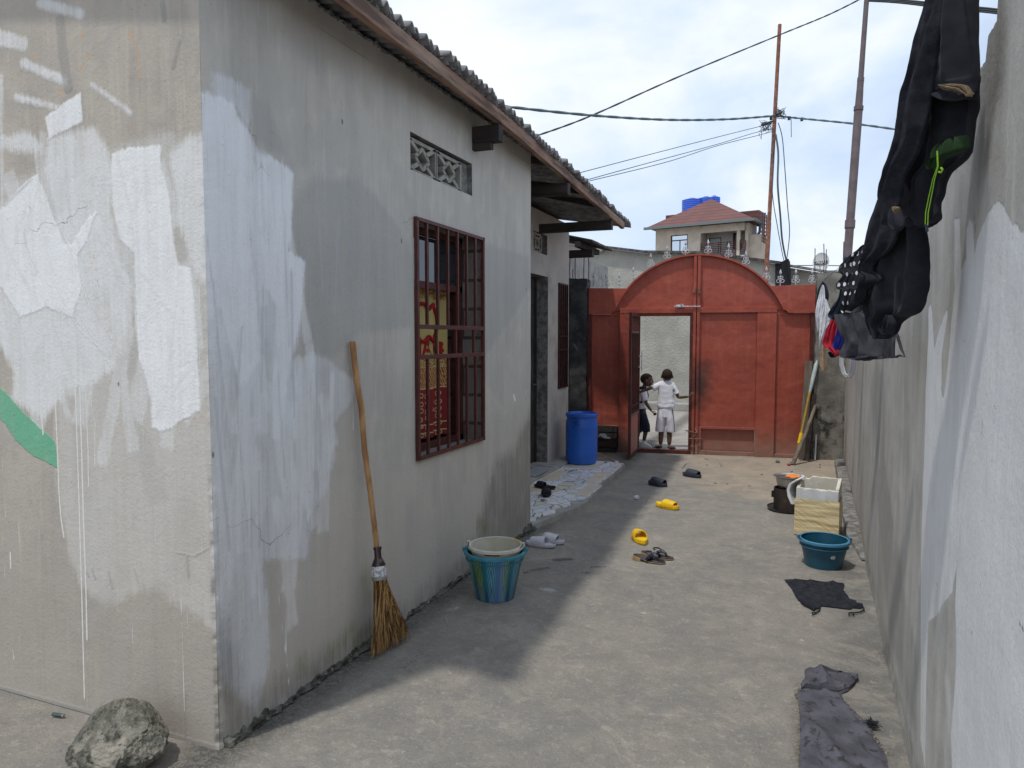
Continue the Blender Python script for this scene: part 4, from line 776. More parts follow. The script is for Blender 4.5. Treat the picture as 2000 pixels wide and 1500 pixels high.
chp = t.ramp(t.noise(v, 11, 8, .8, .3), .66, .69); col = t.mix(t.math('MULTIPLY', chp, .7), col, (.10, .045, .035, 1))
t.put(b.inputs['Base Color'], col); b.inputs['Roughness'].default_value = .5; b.inputs['Specular IOR Level'].default_value = .35
t.put(b.inputs['Normal'], t.bump(t.math('ADD', t.math('MULTIPLY', t.noise(v, 2.6, 3, .5), 4.0), t.math('MULTIPLY', n2, .25)), .7, .014)); M['gate_red'] = red
gate = thing('yard_gate', 'red sheet metal double gate with arched top between two concrete pillars', 'gate', GO, GA)
def gpart(name, fn, m_=None, parent=None, bevel=.003, smooth=None):
    mb = MB(); fn(mb); return mb.build(name, m_ or red, parent or gate, bevel=bevel, smooth=smooth)
# key positions along the gate (s) and up (z)
sL = .0; sR = 2.975; s_st = GP(1210, 700)[0]; s_o0 = GP(1243, 700)[0]; s_o1 = GP(1352, 700)[0]; s_c = GP(1359, 700)[0]; s_r1 = GP(1515, 700)[0]
ztop = 2.30; zmid = 1.97; zlow = 1.93
ac = s_c; R0 = 1.22; half = 1.13; zb = 2.02; arcz = zb - (R0 - .71)
def arch(n=40, r=R0, c0=None): return [(ac + r * math.sin(a), arcz + r * math.cos(a)) for a in np.linspace(-math.asin(half / R0), math.asin(half / R0), n)]
AR = arch()
flat = lambda y0_, y1_: (lambda p, q: (p, y0_, q), lambda p, q: (p, y1_, q))
# wing top strips with a slanted, curved inner edge
Lp = [(0, zlow), (AR[0][0] - .03, zlow), (AR[0][0] + .02, 1.99)] + [p for p in AR if p[1] < ztop + .01 and p[0] < ac] + [(0, ztop)]
Rp = [(sR, ztop)] + [p for p in AR if p[1] < ztop + .01 and p[0] > ac] + [(AR[-1][0] - .02, 1.99), (AR[-1][0] + .05, zlow), (sR, zlow)]
for p_ in (Lp, Rp): gpart('wing_top', lambda mb, p_=p_: mb.prism(p_, *flat(.0, -.03)))
for a, c in ((0, s_st), (s_r1, sR)): gpart('wing_panel', lambda mb, a=a, c=c: mb.box(a, c, .035, .045, .04, zlow))
gpart('wing_sill', lambda mb: mb.box(0, s_st, .0, .05, .0, .045)); gpart('wing_sill', lambda mb: mb.box(s_r1, sR, .0, .05, .0, .045))
gpart('wing_jamb', lambda mb: mb.box(-.02, .04, -.01, .05, 0, 2.3), M['brown_red']); gpart('wing_jamb', lambda mb: mb.box(sR - .045, sR + .0, -.01, .05, 0, 2.28), M['brown_red'])
gpart('stile', lambda mb: mb.box(s_st, s_o0, -.02, .04, 0, zmid)); gpart('stile', lambda mb: mb.box(s_r1 - .0, s_r1 - .245, -.018, .03, 0, zmid))
gpart('lintel', lambda mb: (mb.box(s_st, ac - .022, -.025, .03, zmid - .03, zmid + .045)))
gpart('lintel', lambda mb: (mb.box(ac + .022, s_r1, -.025, .03, zmid - .03, zmid + .045)))
# arch leaves and rim
for sgn in (-1, 1):
    pts = [p for p in AR if (p[0] - ac) * sgn > .03]; e_ = (ac + sgn * .03, arcz + R0)
    pl = ([e_] + pts[::1] if sgn > 0 else pts + [e_]) + ([(ac + sgn * .03, zb)] if sgn > 0 else [(ac + sgn * .03, zb)])
    gpart('arch_panel', lambda mb, pl=pl: mb.prism(pl, *flat(.03, .02)))
def rim(mb):
    a_ = arch(60, R0 + .006); b_ = arch(60, R0 - .02); n = len(a_)
    vs = [(p[0], -.035, p[1]) for p in a_] + [(p[0], .04, p[1]) for p in a_] + [(p[0], .04, p[1]) for p in b_] + [(p[0], -.035, p[1] + .004) for p in b_]
    fs = [(j * n + i, j * n + i + 1, ((j + 1) % 4) * n + i + 1, ((j + 1) % 4) * n + i) for j in range(4) for i in range(n - 1)] + [(0, n, 2 * n, 3 * n), (n - 1, 4 * n - 1, 3 * n - 1, 2 * n - 1)]
    mb.add(vs, fs)
gpart('arch_rim', rim, bevel=0, smooth=40)
gpart('meeting_post', lambda mb: mb.box(ac - .045, ac - .006, -.03, .02, 0, arcz + R0 - .005)); gpart('meeting_post', lambda mb: mb.box(ac + .006, ac + .045, -.03, .02, 0, arcz + R0 - .005))
gpart('cover_strip', lambda mb: mb.box(ac - .02, ac + .02, .022, .03, 0, arcz + R0 - .01)); gpart('lintel_backing', lambda mb: mb.box(.3, 2.72, .031, .036, 1.90, 2.06))
rl = gpart('right_leaf', lambda mb: (mb.box(ac + .045, s_r1 - .245, .012, .022, .36, zmid - .03), mb.box(ac + .045, ac + .085, -.008, .012, .05, .36), mb.box(ac + .045, s_r1 - .245, -.008, .022, .355, .385), mb.box(ac + .045, s_r1 - .245, -.004, .022, .0, .05)))
rl['label'] = 'closed right leaf with a sooty stain by its edge'
gpart('kick_panel', lambda mb: mb.box(ac + .085, s_r1 - .245, .045, .055, .05, .355))
gpart('door_post', lambda mb: mb.box(s_o0, s_o0 + .03, -.02, .04, 0, zmid - .03), M['brown_red']); gpart('door_post', lambda mb: mb.box(ac - .085, ac - .045, -.02, .03, 0, zmid - .03), M['brown_red'])
gpart('door_sill', lambda mb: mb.box(s_o0, ac - .045, -.03, .04, .0, .05), M['brown_red'])
rust = M['rust']
gpart('bolt', lambda mb: (mb.tube([(ac - .30, -.045, 2.03), (ac + .05, -.045, 2.025)], .008), mb.box(ac - .27, ac - .17, -.045, -.028, 2.015, 2.055), mb.tube([(ac - .2, -.05, 2.03), (ac - .2, -.08, 2.06)], .007)), M['white_iron'], bevel=.001)
gpart('latch', lambda mb: (mb.box(ac - .05, ac - .02, -.05, -.028, 2.21, 2.29), mb.box(ac + .01, ac + .045, -.05, -.028, 2.20, 2.27)), rust)
gpart('latch', lambda mb: (mb.tube([(ac - .12, -.045, .33), (ac + .02, -.045, .30), (ac - .01, -.05, .24)], .008), mb.tube([(ac + .0, -.04, .36), (ac + .04, -.045, .29)], .008)), rust)
gpart('bolt', lambda mb: (mb.tube([(ac - .02, -.045, .05), (ac - .02, -.045, .30)], .009), mb.tube([(ac - .09, -.045, .22), (ac + .12, -.05, .215), (ac + .12, -.05, .17)], .008), mb.box(ac - .05, ac + .0, -.05, -.03, .10, .12)), rust, bevel=.001)
def finial(x, z):
    mb = MB(); r = .006
    mb.tube([(x, 0, z - .01), (x, 0, z + .20)], [.006, .004], 6)
    mb.lathe([(0, 0), (.014, .012), (.017, .03), (.008, .055), (0, .078)], 8, T(x, 0, z + .135))
    for sg in (-1, 1):
        mb.tube([(x, 0, z + .03)] + [(x + sg * (.028 + .020 * math.cos(a)), 0, z + .052 + .022 * math.sin(a)) for a in np.linspace(R(200), R(-140), 9)], .0050, 5)
        mb.tube([(x, 0, z + .075)] + [(x + sg * (.018 + .014 * math.cos(a)), 0, z + .10 + .016 * math.sin(a)) for a in np.linspace(R(220), R(-120), 8)], .0046, 5)
    mb.lathe([(0, -.012), (.012, 0), (0, .012)], 8, T(x, 0, z + .05)); mb.lathe([(0, -.010), (.010, 0), (0, .010)], 8, T(x, 0, z + .10))
    return mb.build('spike_finial', M['white_iron'], gate, smooth=40)
for px_, py_ in ((1160, 562), (1184, 560), (1210, 560), (1237, 530), (1271, 507), (1303, 491), (1339, 489), (1383, 491), (1423, 494), (1457, 502), (1497, 523), (1524, 553), (1554, 557), (1586, 557)):
    s_, z_ = GP(px_, py_); 
    if abs(s_ - ac) < half and abs(s_ - ac) < 1.0:
        z_ = arcz + math.sqrt(R0 ** 2 - (s_ - ac) ** 2)
    elif px_ in (1160, 1184, 1210, 1524, 1554, 1586): z_ = max(ztop, arcz + math.sqrt(max(0, R0 ** 2 - (s_ - ac) ** 2)) if abs(s_ - ac) < half else ztop)
    finial(s_, z_)
# wicket door swung open towards the yard
hx = s_o0 + .035; wdw = .70
hp = GM @ Vector((hx, -.03, 0)); fe = Vector((-2.035, 9.16, 0)); wa = math.atan2(fe.y - hp.y, fe.x - hp.x)
wk = bpy.data.objects.new('wicket_door', None)
def WM(p): return T(*hp) @ rotz(wa) @ Vector(p)
def wpart(name, boxes, m_, parent, bevel=.002, tubes=()):
    mb = MB(); Mx = T(*hp) @ rotz(wa)
    for bx_ in boxes: mb.box(*bx_, M=Mx)
    for tb_, r in tubes: mb.tube([Mx @ Vector(p) for p in tb_], r, 6)
    return mb.build(name, m_, parent, world=True, bevel=bevel)
bpy.data.objects.remove(wk)
wkd = wpart('wicket_door', [(0, .035, -.018, .018, .03, 1.93), (wdw - .035, wdw, -.018, .018, .03, 1.93), (.035, wdw - .035, -.015, .015, .03, .07), (.035, wdw - .035, -.015, .015, 1.89, 1.93), (.035, wdw - .035, -.015, .015, .56, .60), (.035, wdw - .035, -.012, .012, 1.66, 1.69)], M['brown_red'], gate)
wkd['label'] = 'narrow wicket door standing open into the yard'
wpart('door_sheet', [(.035, wdw - .035, -.004, .004, .07, .56)], red, wkd, 0)
for i in range(6):
    x = .035 + (wdw - .07) * (i + .5) / 6
    wpart('door_bar', [(x - .007, x + .007, -.007, .007, .60, 1.89)], M['brown_red'], wkd, 0)
wpart('door_sheet', [(.035, wdw - .035, -.012, -.008, .60, 1.66)], M['brown_red'], wkd, 0)
wpart('scroll_bar', [], M['brown_red'], wkd, 0, tubes=[([(.12 + .1 * k + .04 * math.cos(a), .012, .66 + .05 * math.sin(a)) for a in np.linspace(0, 5.4, 10)], .006) for k in range(5)])
wpart('latch', [(.0, .10, .014, .035, 1.34, 1.355), (.0, .10, .014, .035, 1.19, 1.205)], M['white_iron'], wkd, .001, tubes=[([(.02, .045, 1.13), (.02, .045, 1.42)], .007)])

# pillars
def pillar(name, label, s0, s1, y0_, y1_, zt, m_, bars, seed):
    random.seed(seed); p = thing(name, label, 'pillar', GM @ Vector(((s0 + s1) / 2, 0, 0)))
    n = 60; vs = []; ring = []
    for a in np.linspace(0, 1, 9)[:-1]: ring.append((s0 + (s1 - s0) * a, y0_))
    for a in np.linspace(0, 1, 7)[:-1]: ring.append((s1, y0_ + (y1_ - y0_) * a))
    for a in np.linspace(0, 1, 9)[:-1]: ring.append((s1 + (s0 - s1) * a, y1_))
    for a in np.linspace(0, 1, 7)[:-1]: ring.append((s0, y1_ + (y0_ - y1_) * a))
    m = len(ring)
    for i in range(n):
        z = zt * i / (n - 1)
        for k, (x, y) in enumerate(ring):
            cn = 1 if k in (0, 8, 14, 22) else .35
            e1 = noise.noise(Vector((x * 8, y * 8 + seed, z * 7))) * .012 + cn * max(0, noise.noise(Vector((x * 20, y * 5, z * 16 + seed)))) * .035
            cx_, cy_ = (s0 + s1) / 2, (y0_ + y1_) / 2
            q = GM @ Vector((x - (x - cx_) * e1 * 4, y - (y - cy_) * e1 * 4, z + (.02 * noise.noise(Vector((x * 9, y * 9, seed))) if i == n - 1 else 0))); vs.append(q)
    fs = [(i * m + k, i * m + (k + 1) % m, (i + 1) * m + (k + 1) % m, (i + 1) * m + k) for i in range(n - 1) for k in range(m)] + [tuple((n - 1) * m + k for k in range(m))]
    mb = MB(); mb.add(vs, fs); mb.build('shaft', m_, p, world=True, smooth=35)
    for (px_, py_, pyb, off) in bars:
        q = PLN(px_, py_, GM @ Vector((0, off, 0)), GM @ Vector((1, off, 0))); q2 = PLN(px_ + random.uniform(-1, 1), pyb, GM @ Vector((0, off, 0)), GM @ Vector((1, off, 0)))
        mb = MB(); mid = (q + q2) / 2 + Vector((random.uniform(-.01, .01), 0, 0)); mb.tube([q2 - Vector((0, 0, .05)), mid, q], .006, 6); mb.build('rebar', M['rebar'], p, world=True)
    return p
pillar('gate_pillar', 'blackened concrete pillar left of the red gate with thin rods on top', -.34, -.02, -.06, .28, 2.43, M['pillar_dark'], [(1114, 497, 545, .0), (1124, 493, 545, .1), (1141, 500, 545, .1), (1149, 494, 545, 0), (1119, 525, 545, .05)], 4)
pillar('gate_pillar', 'mottled grey concrete pillar right of the red gate with upright steel rods', 2.985, 3.40, -.05, .30, 2.44, M['pillar_old'], [(1592, 485, 540, .0), (1609, 476, 540, .1), (1614, 487, 540, .2), (1648, 472, 540, .1)], 9)

# ================================================================ STREET AND BEHIND
SW0 = YP(1100, 797, 16.6); SW1 = YP(1620, 797, 15.6)
def SWp(x, y): return PLN(x, y, (SW0.x, SW0.y), (SW1.x, SW1.y))
sdv = Vector((SW1.x - SW0.x, SW1.y - SW0.y, 0)).normalized(); sdn = Vector((-sdv.y, sdv.x, 0))
q0 = SWp(900, 460); q1 = SWp(1113, 477); q2 = SWp(1262, 495); q3 = SWp(1380, 497); q4 = SWp(1527, 517)
sw = thing('roadside_building', 'pale rough rendered building wall with thin roof edge across the lane behind the gate', 'building', (q2.x, q2.y, 0))
tp = [(q0.x, q0.y, q0.z), (q1.x, q1.y, q1.z), (q2.x, q2.y, q2.z), (q3.x, q3.y, q3.z), (q4.x, q4.y, q4.z)]
mb = MB(); n = len(tp); vs = [(p[0], p[1], 0) for p in tp] + tp + [(p[0] + sdn.x * 4, p[1] + sdn.y * 4, p[2]) for p in tp] + [(p[0] + sdn.x * 4, p[1] + sdn.y * 4, 0) for p in tp]
fs = [(i, i + 1, n + i + 1, n + i) for i in range(n - 1)] + [(n + i, n + i + 1, 2 * n + i + 1, 2 * n + i) for i in range(n - 1)] + [(n - 1, 4 * n - 1, 3 * n - 1, 2 * n - 1), (0, n, 2 * n, 3 * n)]
mb.add(vs, fs); mb.build('wall', M['render_white'], sw, world=True)
mb = MB(); 
for i in range(n - 1):
    a = Vector(tp[i]); c = Vector(tp[i + 1]); mb.bar(a - sdn * .06 + Vector((0, 0, .03)), c - sdn * .06 + Vector((0, 0, .03)), .20, .05)
mb.build('roof_edge', M['sheet_under'], sw, world=True)
q = SWp(1175, 489); mb = MB(); mb.box(q.x - .07, q.x + .07, q.y - .22, q.y - .06, q.z - .06, q.z + .06); mb.build('floodlight', M['cement'], sw, world=True, bevel=.02)
q5 = SWp(1527, 519); q6 = SWp(1615, 533); q7 = SWp(1720, 530)
mb = MB(); pts = [q5 + sdn * .3, q6 + sdn * .3, q7 + sdn * .3]
sh = thing('low_building', 'low grey rendered building under a sheet roof behind the right end of the gate', 'building', (q6.x, q6.y, 0))
vs = [(p.x, p.y, 0) for p in pts] + [(p.x, p.y, p.z) for p in pts] + [(p.x + sdn.x * 4, p.y + sdn.y * 4, p.z + .0) for p in pts]
mb.add(vs, [(0, 1, 4, 3), (1, 2, 5, 4), (3, 4, 7, 6), (4, 5, 8, 7)]); mb.build('wall', M['render_white'], sh, world=True)
mb = MB(); 
for a, c in ((pts[0], pts[1]), (pts[1], pts[2])): mb.bar(a + Vector((0, -.12, .03)), c + Vector((0, -.12, .03)), .3, .04)
mb.build('roof_edge', M['sheet'], sh, world=True)
mb = MB(); a = SW0 + sdv * -2; c = SW1 + sdv * 1
mb.box(-4, 8, -.35, .0, -.01, .16, M=T(SW0.x, SW0.y, 0) @ rotz(math.atan2(sdv.y, sdv.x))); tag(mb.build('kerb', M['cement'], bevel=.02), kind='structure')
# dark sheet hung at the joint of the two buildings
mb = MB(); pl = [(1516, 514), (1528, 512), (1541, 506), (1544, 512), (1546, 555), (1542, 570), (1516, 568)]; A_ = [SWp(*p) for p in pl]
mb.prism(list(range(len(pl))), lambda i, j=0: 0, lambda i, j=0: 0) if False else None
n = len(pl); vs = [p - sdn * .10 for p in A_] + [p - sdn * .04 for p in A_]; mb.add(vs, [tuple(range(n)), tuple(range(2 * n - 1, n - 1, -1))] + [(i, (i + 1) % n, n + (i + 1) % n, n + i) for i in range(n)])
tag(mb.build('plastic_sheet', M['tarp']), 'torn black plastic sheet hanging where cables come down behind the gate', 'plastic sheet')
# neighbouring shed eave behind the left pillar
nb = thing('shed_roof', 'dark ragged corrugated roof end on black beams above the left gate pillar', 'roof', (-3, 9.4, 2.8))
mb = MB(); per = .076; ys = np.arange(9.05, 10.1, per / 8); vs = []
for y in ys:
    for d in (0, .2, .5, 2.5): vs.append((-2.53 - .18 * (10.1 - y) * 0 + random.uniform(-.004, .004) - d, y, 2.86 + .24 * d + .014 * math.sin(2 * math.pi * y / per)))
fs = [(i * 4 + j, i * 4 + j + 1, (i + 1) * 4 + j + 1, (i + 1) * 4 + j) for i in range(len(ys) - 1) for j in range(3)]
mb.add(vs, fs); mb.build('corrugated_sheet', M['sheet_under'], nb, world=True, solid=.012, smooth=60)
mb = MB(); mb.bar((-5, 9.35, 2.74), (-2.60, 9.35, 2.735), .09, .10); mb.build('beam', M['wood_dark'], nb, world=True, bevel=.004)
mb = MB(); mb.bar((-2.72, 9.0, 2.82), (-2.72, 10.0, 2.82), .07, .07); mb.build('beam', M['wood_dark'], nb, world=True, bevel=.004)
mb = MB(); mb.box(-6, -3.2, 9.3, 12.5, 0, 2.85); mb.build('wall', M['cement'], nb, world=True)

# tall house far behind with red tiled roof
HD = 52.0
hf0 = DP(1278, 660, HD); hA = R(-11); HM = T(hf0.x, hf0.y, 0) @ rotz(hA); hux = Vector((math.cos(hA), math.sin(hA), 0)); huy = Vector((-math.sin(hA), math.cos(hA), 0))
def px2(px, y=0): q = PLN(px, 660, hf0.xy + huy.xy * y, hf0.xy + huy.xy * y + hux.xy); return (Vector((q.x, q.y, 0)) - Vector((hf0.x, hf0.y, 0))).dot(hux)
def sy(px, x): q = PLN(px, 660, hf0.xy + hux.xy * x, hf0.xy + hux.xy * x + huy.xy); return (Vector((q.x, q.y, 0)) - Vector((hf0.x, hf0.y, 0))).dot(huy)
def hz(py, px=1366, y=0): q = PLN(px, py, hf0.xy + huy.xy * y, hf0.xy + huy.xy * y + hux.xy); return q.z
HWID = px2(1455); HDP = min(9.0, sy(1494, HWID + .9))
hh = thing('tall_house', 'tall beige house with maroon tiled hip roof and balcony rising behind the gate', 'house', (hf0.x, hf0.y, 0))
rt = bpy.data.materials.new('roof_tile'); rt.use_nodes = True; t = NT(rt.node_tree); b = t.n['Principled BSDF']; v = t.coord('Object'); sx = t.new('ShaderNodeSeparateXYZ'); t.l.new(v, sx.inputs[0])
fr_ = t.math('FRACT', t.math('MULTIPLY', sx.outputs[2], 3.6)); ln = t.ramp(fr_, .05, .32, 1, 0)
col = t.mix(t.ramp(t.noise(v, 1.5, 4, .6), .35, .65), (.17, .062, .052, 1), (.135, .052, .045, 1)); col = t.mix(t.math('MULTIPLY', ln, .75), col, (.05, .022, .02, 1)); t.put(b.inputs['Base Color'], col); b.inputs['Roughness'].default_value = .7
t.put(b.inputs['Normal'], t.bump(fr_, .6, .05))
def hpart(name, fn, m_, parent=None, bevel=0):
    mb = MB(); fn(mb); mb.v = [tuple(HM @ Vector(p)) for p in mb.v]; return mb.build(name, m_, parent or hh, world=True, bevel=bevel)
ze = hz(449, 1278); w0 = HWID; bx0 = px2(1365)
def body(mb):
    mb.box(0, px2(1307), 0, .25, 0, ze); mb.box(px2(1340), bx0, 0, .25, 0, ze); mb.box(px2(1307), px2(1340), 0, .25, hz(455.5), ze); mb.box(px2(1307), px2(1340), 0, .25, 0, hz(494)); mb.box(0, .25, .25, HDP, 0, ze); mb.box(bx0 - .2, bx0, .25, 1.6, 0, ze); mb.box(0, w0 - .2, HDP - .2, HDP, 0, ze)
hpart('wall', body, M['beige_block'])
hpart('wall', lambda mb: (mb.box(bx0, w0 - .5, 1.5, 1.7, 0, hz(510)), mb.box(bx0, px2(1369), 1.5, 1.7, hz(510), ze), mb.box(px2(1393), px2(1416), 1.5, 1.7, hz(510), ze), mb.box(px2(1434), w0 + .2, 1.5, 1.7, hz(510), ze), mb.box(px2(1369), px2(1393), 1.5, 1.7, hz(461), ze), mb.box(px2(1416), px2(1434), 1.5, 1.7, hz(455), ze), mb.box(bx0, w0, -.0, 1.5, hz(506), hz(503)), mb.box(.3, w0 - .3, 1.9, HDP - .3, 0, ze)), M['house_white'])
hpart('balcony_beam', lambda mb: (mb.box(bx0, w0 - .2, -.02, .22, hz(456), ze - .02), mb.box(px2(1435), px2(1441), 0, .22, 0, hz(456)), mb.box(w0 - .2, w0, .25, .5, 0, ze - .02)), M['beige_block'])
hw_ = hpart('window', lambda mb: (mb.box(px2(1307), px2(1309), .08, .16, hz(494), hz(455.5)), mb.box(px2(1338), px2(1340), .08, .16, hz(494), hz(455.5)), mb.box(px2(1307), px2(1340), .08, .16, hz(467), hz(465)), mb.box(px2(1323.5), px2(1325), .08, .16, hz(494), hz(467)), mb.box(px2(1307), px2(1340), .08, .16, hz(457), hz(455.5)), mb.box(px2(1307), px2(1340), .08, .16, hz(494.5), hz(493))), M['bars_dark'])
sky_glass = mat('window_glass', (.02, .025, .03), rough=.03, spec=1, bump=0, metal=.0); sky_glass.node_tree.nodes['Principled BSDF'].inputs['Metallic'].default_value = .9; sky_glass.node_tree.nodes['Principled BSDF'].inputs['Base Color'].default_value = (.72, .75, .78, 1)
hpart('pane', lambda mb: mb.box(px2(1307.5), px2(1339.5), .11, .13, hz(494), hz(456)), sky_glass, hw_)
dr = hpart('door', lambda mb: (mb.box(px2(1369), px2(1371), 1.45, 1.6, hz(510), hz(461)), mb.box(px2(1391.5), px2(1393), 1.45, 1.6, hz(510), hz(461)), mb.box(px2(1369), px2(1393), 1.45, 1.6, hz(462.5), hz(461)), mb.box(px2(1380), px2(1381), 1.5, 1.6, hz(510), hz(462)), mb.box(px2(1369), px2(1393), 1.62, 1.68, hz(510), hz(461))), M['bars_dark'])
w3 = hpart('window', lambda mb: (mb.box(px2(1416), px2(1421.5), 1.44, 1.6, hz(487), hz(455)), mb.box(px2(1431.5), px2(1434), 1.44, 1.6, hz(487), hz(455)), mb.box(px2(1416), px2(1434), 1.44, 1.6, hz(457.5), hz(455)), mb.box(px2(1416), px2(1434), 1.44, 1.6, hz(487), hz(485))), M['bars_dark'])
hpart('pane', lambda mb: mb.box(px2(1421), px2(1432), 1.50, 1.53, hz(486), hz(456)), sky_glass, w3)
def rail(mb):
    for py in (477, 480.5, 484, 487.5, 491, 494.5, 498): 
        mb.bar((bx0, 0, hz(py)), (px2(1434), 0, hz(py)), .05, .045); mb.bar((px2(1441), 0, hz(py - 2)), (w0 - .2, 0, hz(py - 2)), .05, .045)
    for px in (1366, 1383, 1400, 1417, 1433, 1442, 1452): mb.bar((px2(px), 0, hz(505)), (px2(px), 0, hz(475)), .05, .05, up=(1, 0, 0))
hpart('balcony_rail', rail, M['bars'])
ov = .55; rz = hz(389, 1384, 3.0); rx = px2(1384, 3.0)
hpart('roof', lambda mb: mb.add([(-ov, -ov, ze + .1), (w0 + ov, -ov, ze + .1), (w0 + ov, HDP + .3, ze + .1), (-ov, HDP + .3, ze + .1), (rx, 3.0, rz), (rx, 3.4, rz)], [(0, 1, 4), (1, 2, 5, 4), (2, 3, 5), (3, 0, 4, 5), (0, 3, 2, 1)]), rt)
ye = HDP; yw = 2.0; wx0, wx1 = px2(1424, yw), px2(1477, yw); wz = hz(413, 1450, yw)
hpart('roof_wing', lambda mb: mb.add([(wx0, yw, ze + .6), (wx1, yw, ze - .1), (wx1, yw, wz), (wx0, yw, wz), (wx1, yw + 1.5, ze - .1), (wx1, yw + 1.5, wz), (wx0, yw + 1.5, wz)], [(0, 1, 2, 3), (1, 4, 5, 2), (3, 2, 5, 6)]), rt)
vx0, vx1 = px2(1297, 4), px2(1330, 4); vz = hz(421, 1300, 4)
hpart('roof_wing', lambda mb: mb.add([(vx0, 4, ze + .2), (vx0, 4, vz), (vx1, 4, vz), (vx1, 4, ze + .5), (vx0, 5.5, ze + .2), (vx0, 5.5, vz), (vx1, 5.5, vz)], [(0, 1, 2, 3), (0, 4, 5, 1), (1, 5, 6, 2)]), rt)
gm_ = mat('gutter', (.16, .19, .19), rough=.5, bump=0)
hpart('gutter', lambda mb: (mb.bar((-ov - .1, -ov - .05, ze + .04), (w0 + ov + .1, -ov - .05, ze + .04), .2, .17), mb.bar((w0 + ov + .05, -ov, ze + .04), (w0 + ov + .05, HDP * .8, ze + .04), .2, .16)), gm_)
hpart('side_wall', lambda mb: (mb.box(w0 - .2, w0 + .0, .5, ye, 0, ze), mb.box(w0 + .0, w0 + .9, ye - 1.2, ye, 0, ze - .8)), M['beige_block'])
for y_ in (1.3, 2.1): hpart('window', lambda mb, y_=y_: mb.box(w0 + .0, w0 + .04, y_, y_ + .45, ze - 2.6, ze - 1.1), M['dark_hole'])
hpart('downpipe', lambda mb: (mb.tube([(w0 + .45, 1.6, ze + .0), (w0 + .4, 1.7, ze - .5), (w0 + .1, 1.8, ze - .9)], .10), mb.tube([(w0 + .55, 2.4, ze + .9), (w0 + .5, 2.4, ze - .6)], .08), mb.tube([(w0 + .55, 2.4, ze - .45), (w0 + .45, 1.4, ze - .5)], .09)), gm_)
def rail2(mb):
    for k in range(8): mb.bar((w0 + .95, ye - 1.6, ze + .35 - k * .24), (w0 + .95, ye, ze + .35 - k * .24), .05, .05)
    for y_ in np.linspace(ye - 1.6, ye, 4): mb.bar((w0 + .95, y_, ze - 1.4), (w0 + .95, y_, ze + .55), .06, .06, up=(1, 0, 0))
hpart('balcony_rail', rail2, M['bars'])
hpart('round_vent', lambda mb: mb.lathe([(.40, 0), (.40, .04)], 20, T(px2(1447, 1.44), 1.47, hz(464, 1447, 1.5)) @ Matrix.Rotation(R(90), 4, 'X')), M['cement'])
for i, (px, py, r, lb) in enumerate(((1352, 392, .86, 'blue ribbed water tank left of the roof peak of the tall house'), (1379, 389, .76, 'blue water tank mostly hidden behind the roof peak of the tall house'), (1395, 387, .50, 'blue water tank right of the roof peak of the tall house'))):
    mb = MB(); pr_ = [(0, -1.6), (r, -1.6)]
    for k in range(9): z = -1.5 + .17 * k; pr_ += [(r, z), (r * .97, z + .06), (r * .97, z + .10), (r, z + .14)]
    pr_ += [(r, .02), (r * .6, .12), (r * .3, .14), (r * .3, .20), (0, .22)]
    mb.lathe(pr_, 24); o = mb.build('water_tank', M['tank_blue'], smooth=40, loc=DP(px, py, HD + 8.2)); tag(o, lb, 'water tank', 'blue water tanks behind the roof')
    mb = MB(); mb.tube([(0, 0, 0), (0, 0, -7)], .3, 8); sp_ = mb.build('stand', M['cement'], o, loc=(0, 0, -1.6))
# satellite dish
dish = thing('satellite_dish', 'pale round satellite dish lettered CANAL+ above the right gate pillar', 'satellite dish', YP(1603, 535, 17))
c = YP(1604, 514, 17); dM = T(*c) @ (Vector((-.15, -1, .25)).normalized().to_track_quat('Z', 'Y').to_matrix().to_4x4())
mb = MB(); rr = .205; pts = [(0, 0)] + [(rr * k / 8, .05 * (k / 8) ** 2) for k in range(1, 9)]; mb.lathe([(p, q) for p, q in pts] + [(rr, .045), (rr * .9, .03), (0.001, -.012)], 36, dM @ Matrix.Diagonal((.82, 1.1, 1, 1)), cap=False); mb.build('reflector', M['dish'], dish, world=True, smooth=50)
mb = MB(); mb.tube([dM @ Vector((0, -.2, .02)), dM @ Vector((0, -.1, .28))], .01, 6); mb.lathe([(0, 0), (.03, 0), (.03, .06), (0, .06)], 10, dM @ T(0, -.09, .27)); mb.build('receiver', M['cement'], dish, world=True)
mb = MB(); mb.tube([YP(1604, 520, 17.05), YP(1603, 545, 17.05), YP(1603, 575, 17.05)], .018, 8); mb.build('mast', M['rebar'], dish, world=True)
mb = MB(); mb.box(-.155, .155, -.035, .035, .028, .034, M=dM @ Matrix.Rotation(R(3), 4, 'Z')); mb.build('label_plate', M['black_plastic'], dish, world=True)
text_mesh('CANAL+', .085, M['white_iron'], 'lettering', lambda x, y, z: dM @ Vector((x, y, .038 + z)), dish, bold=.001)

# ================================================================ POLES AND CABLES
def pole(name, label, pts, m_, mats=None):
    p = thing(name, label, 'pole', pts[-1][0]); return p
a = DP(1523, 48, 13.6); c = DP(1497, 525, 13.6); g0 = c + (c - a) * ((c.z - 0) / (a.z - c.z)); pl1 = thing('utility_pole', 'thin rusty steel pole with cable tangle behind the gate', 'pole', g0)
mb = MB(); k = [g0 + (a - g0) * f for f in (0, .5, .501, .78, 1)]; mb.tube(k, [.045, .043, .038, .036, .034], 12); mb.build('shaft', M['rust'], pl1, world=True, smooth=40)
a2 = DP(1697, -60, 11.3); c2_ = DP(1657, 480, 11.3); g1 = c2_ + (c2_ - a2) * (c2_.z / (a2.z - c2_.z)); pl2 = thing('utility_pole', 'thick grey stepped steel pole standing behind the right pillar', 'pole', g1)
def onp(py): f = (py + 60) / 540; return a2 + (c2_ - a2) * f
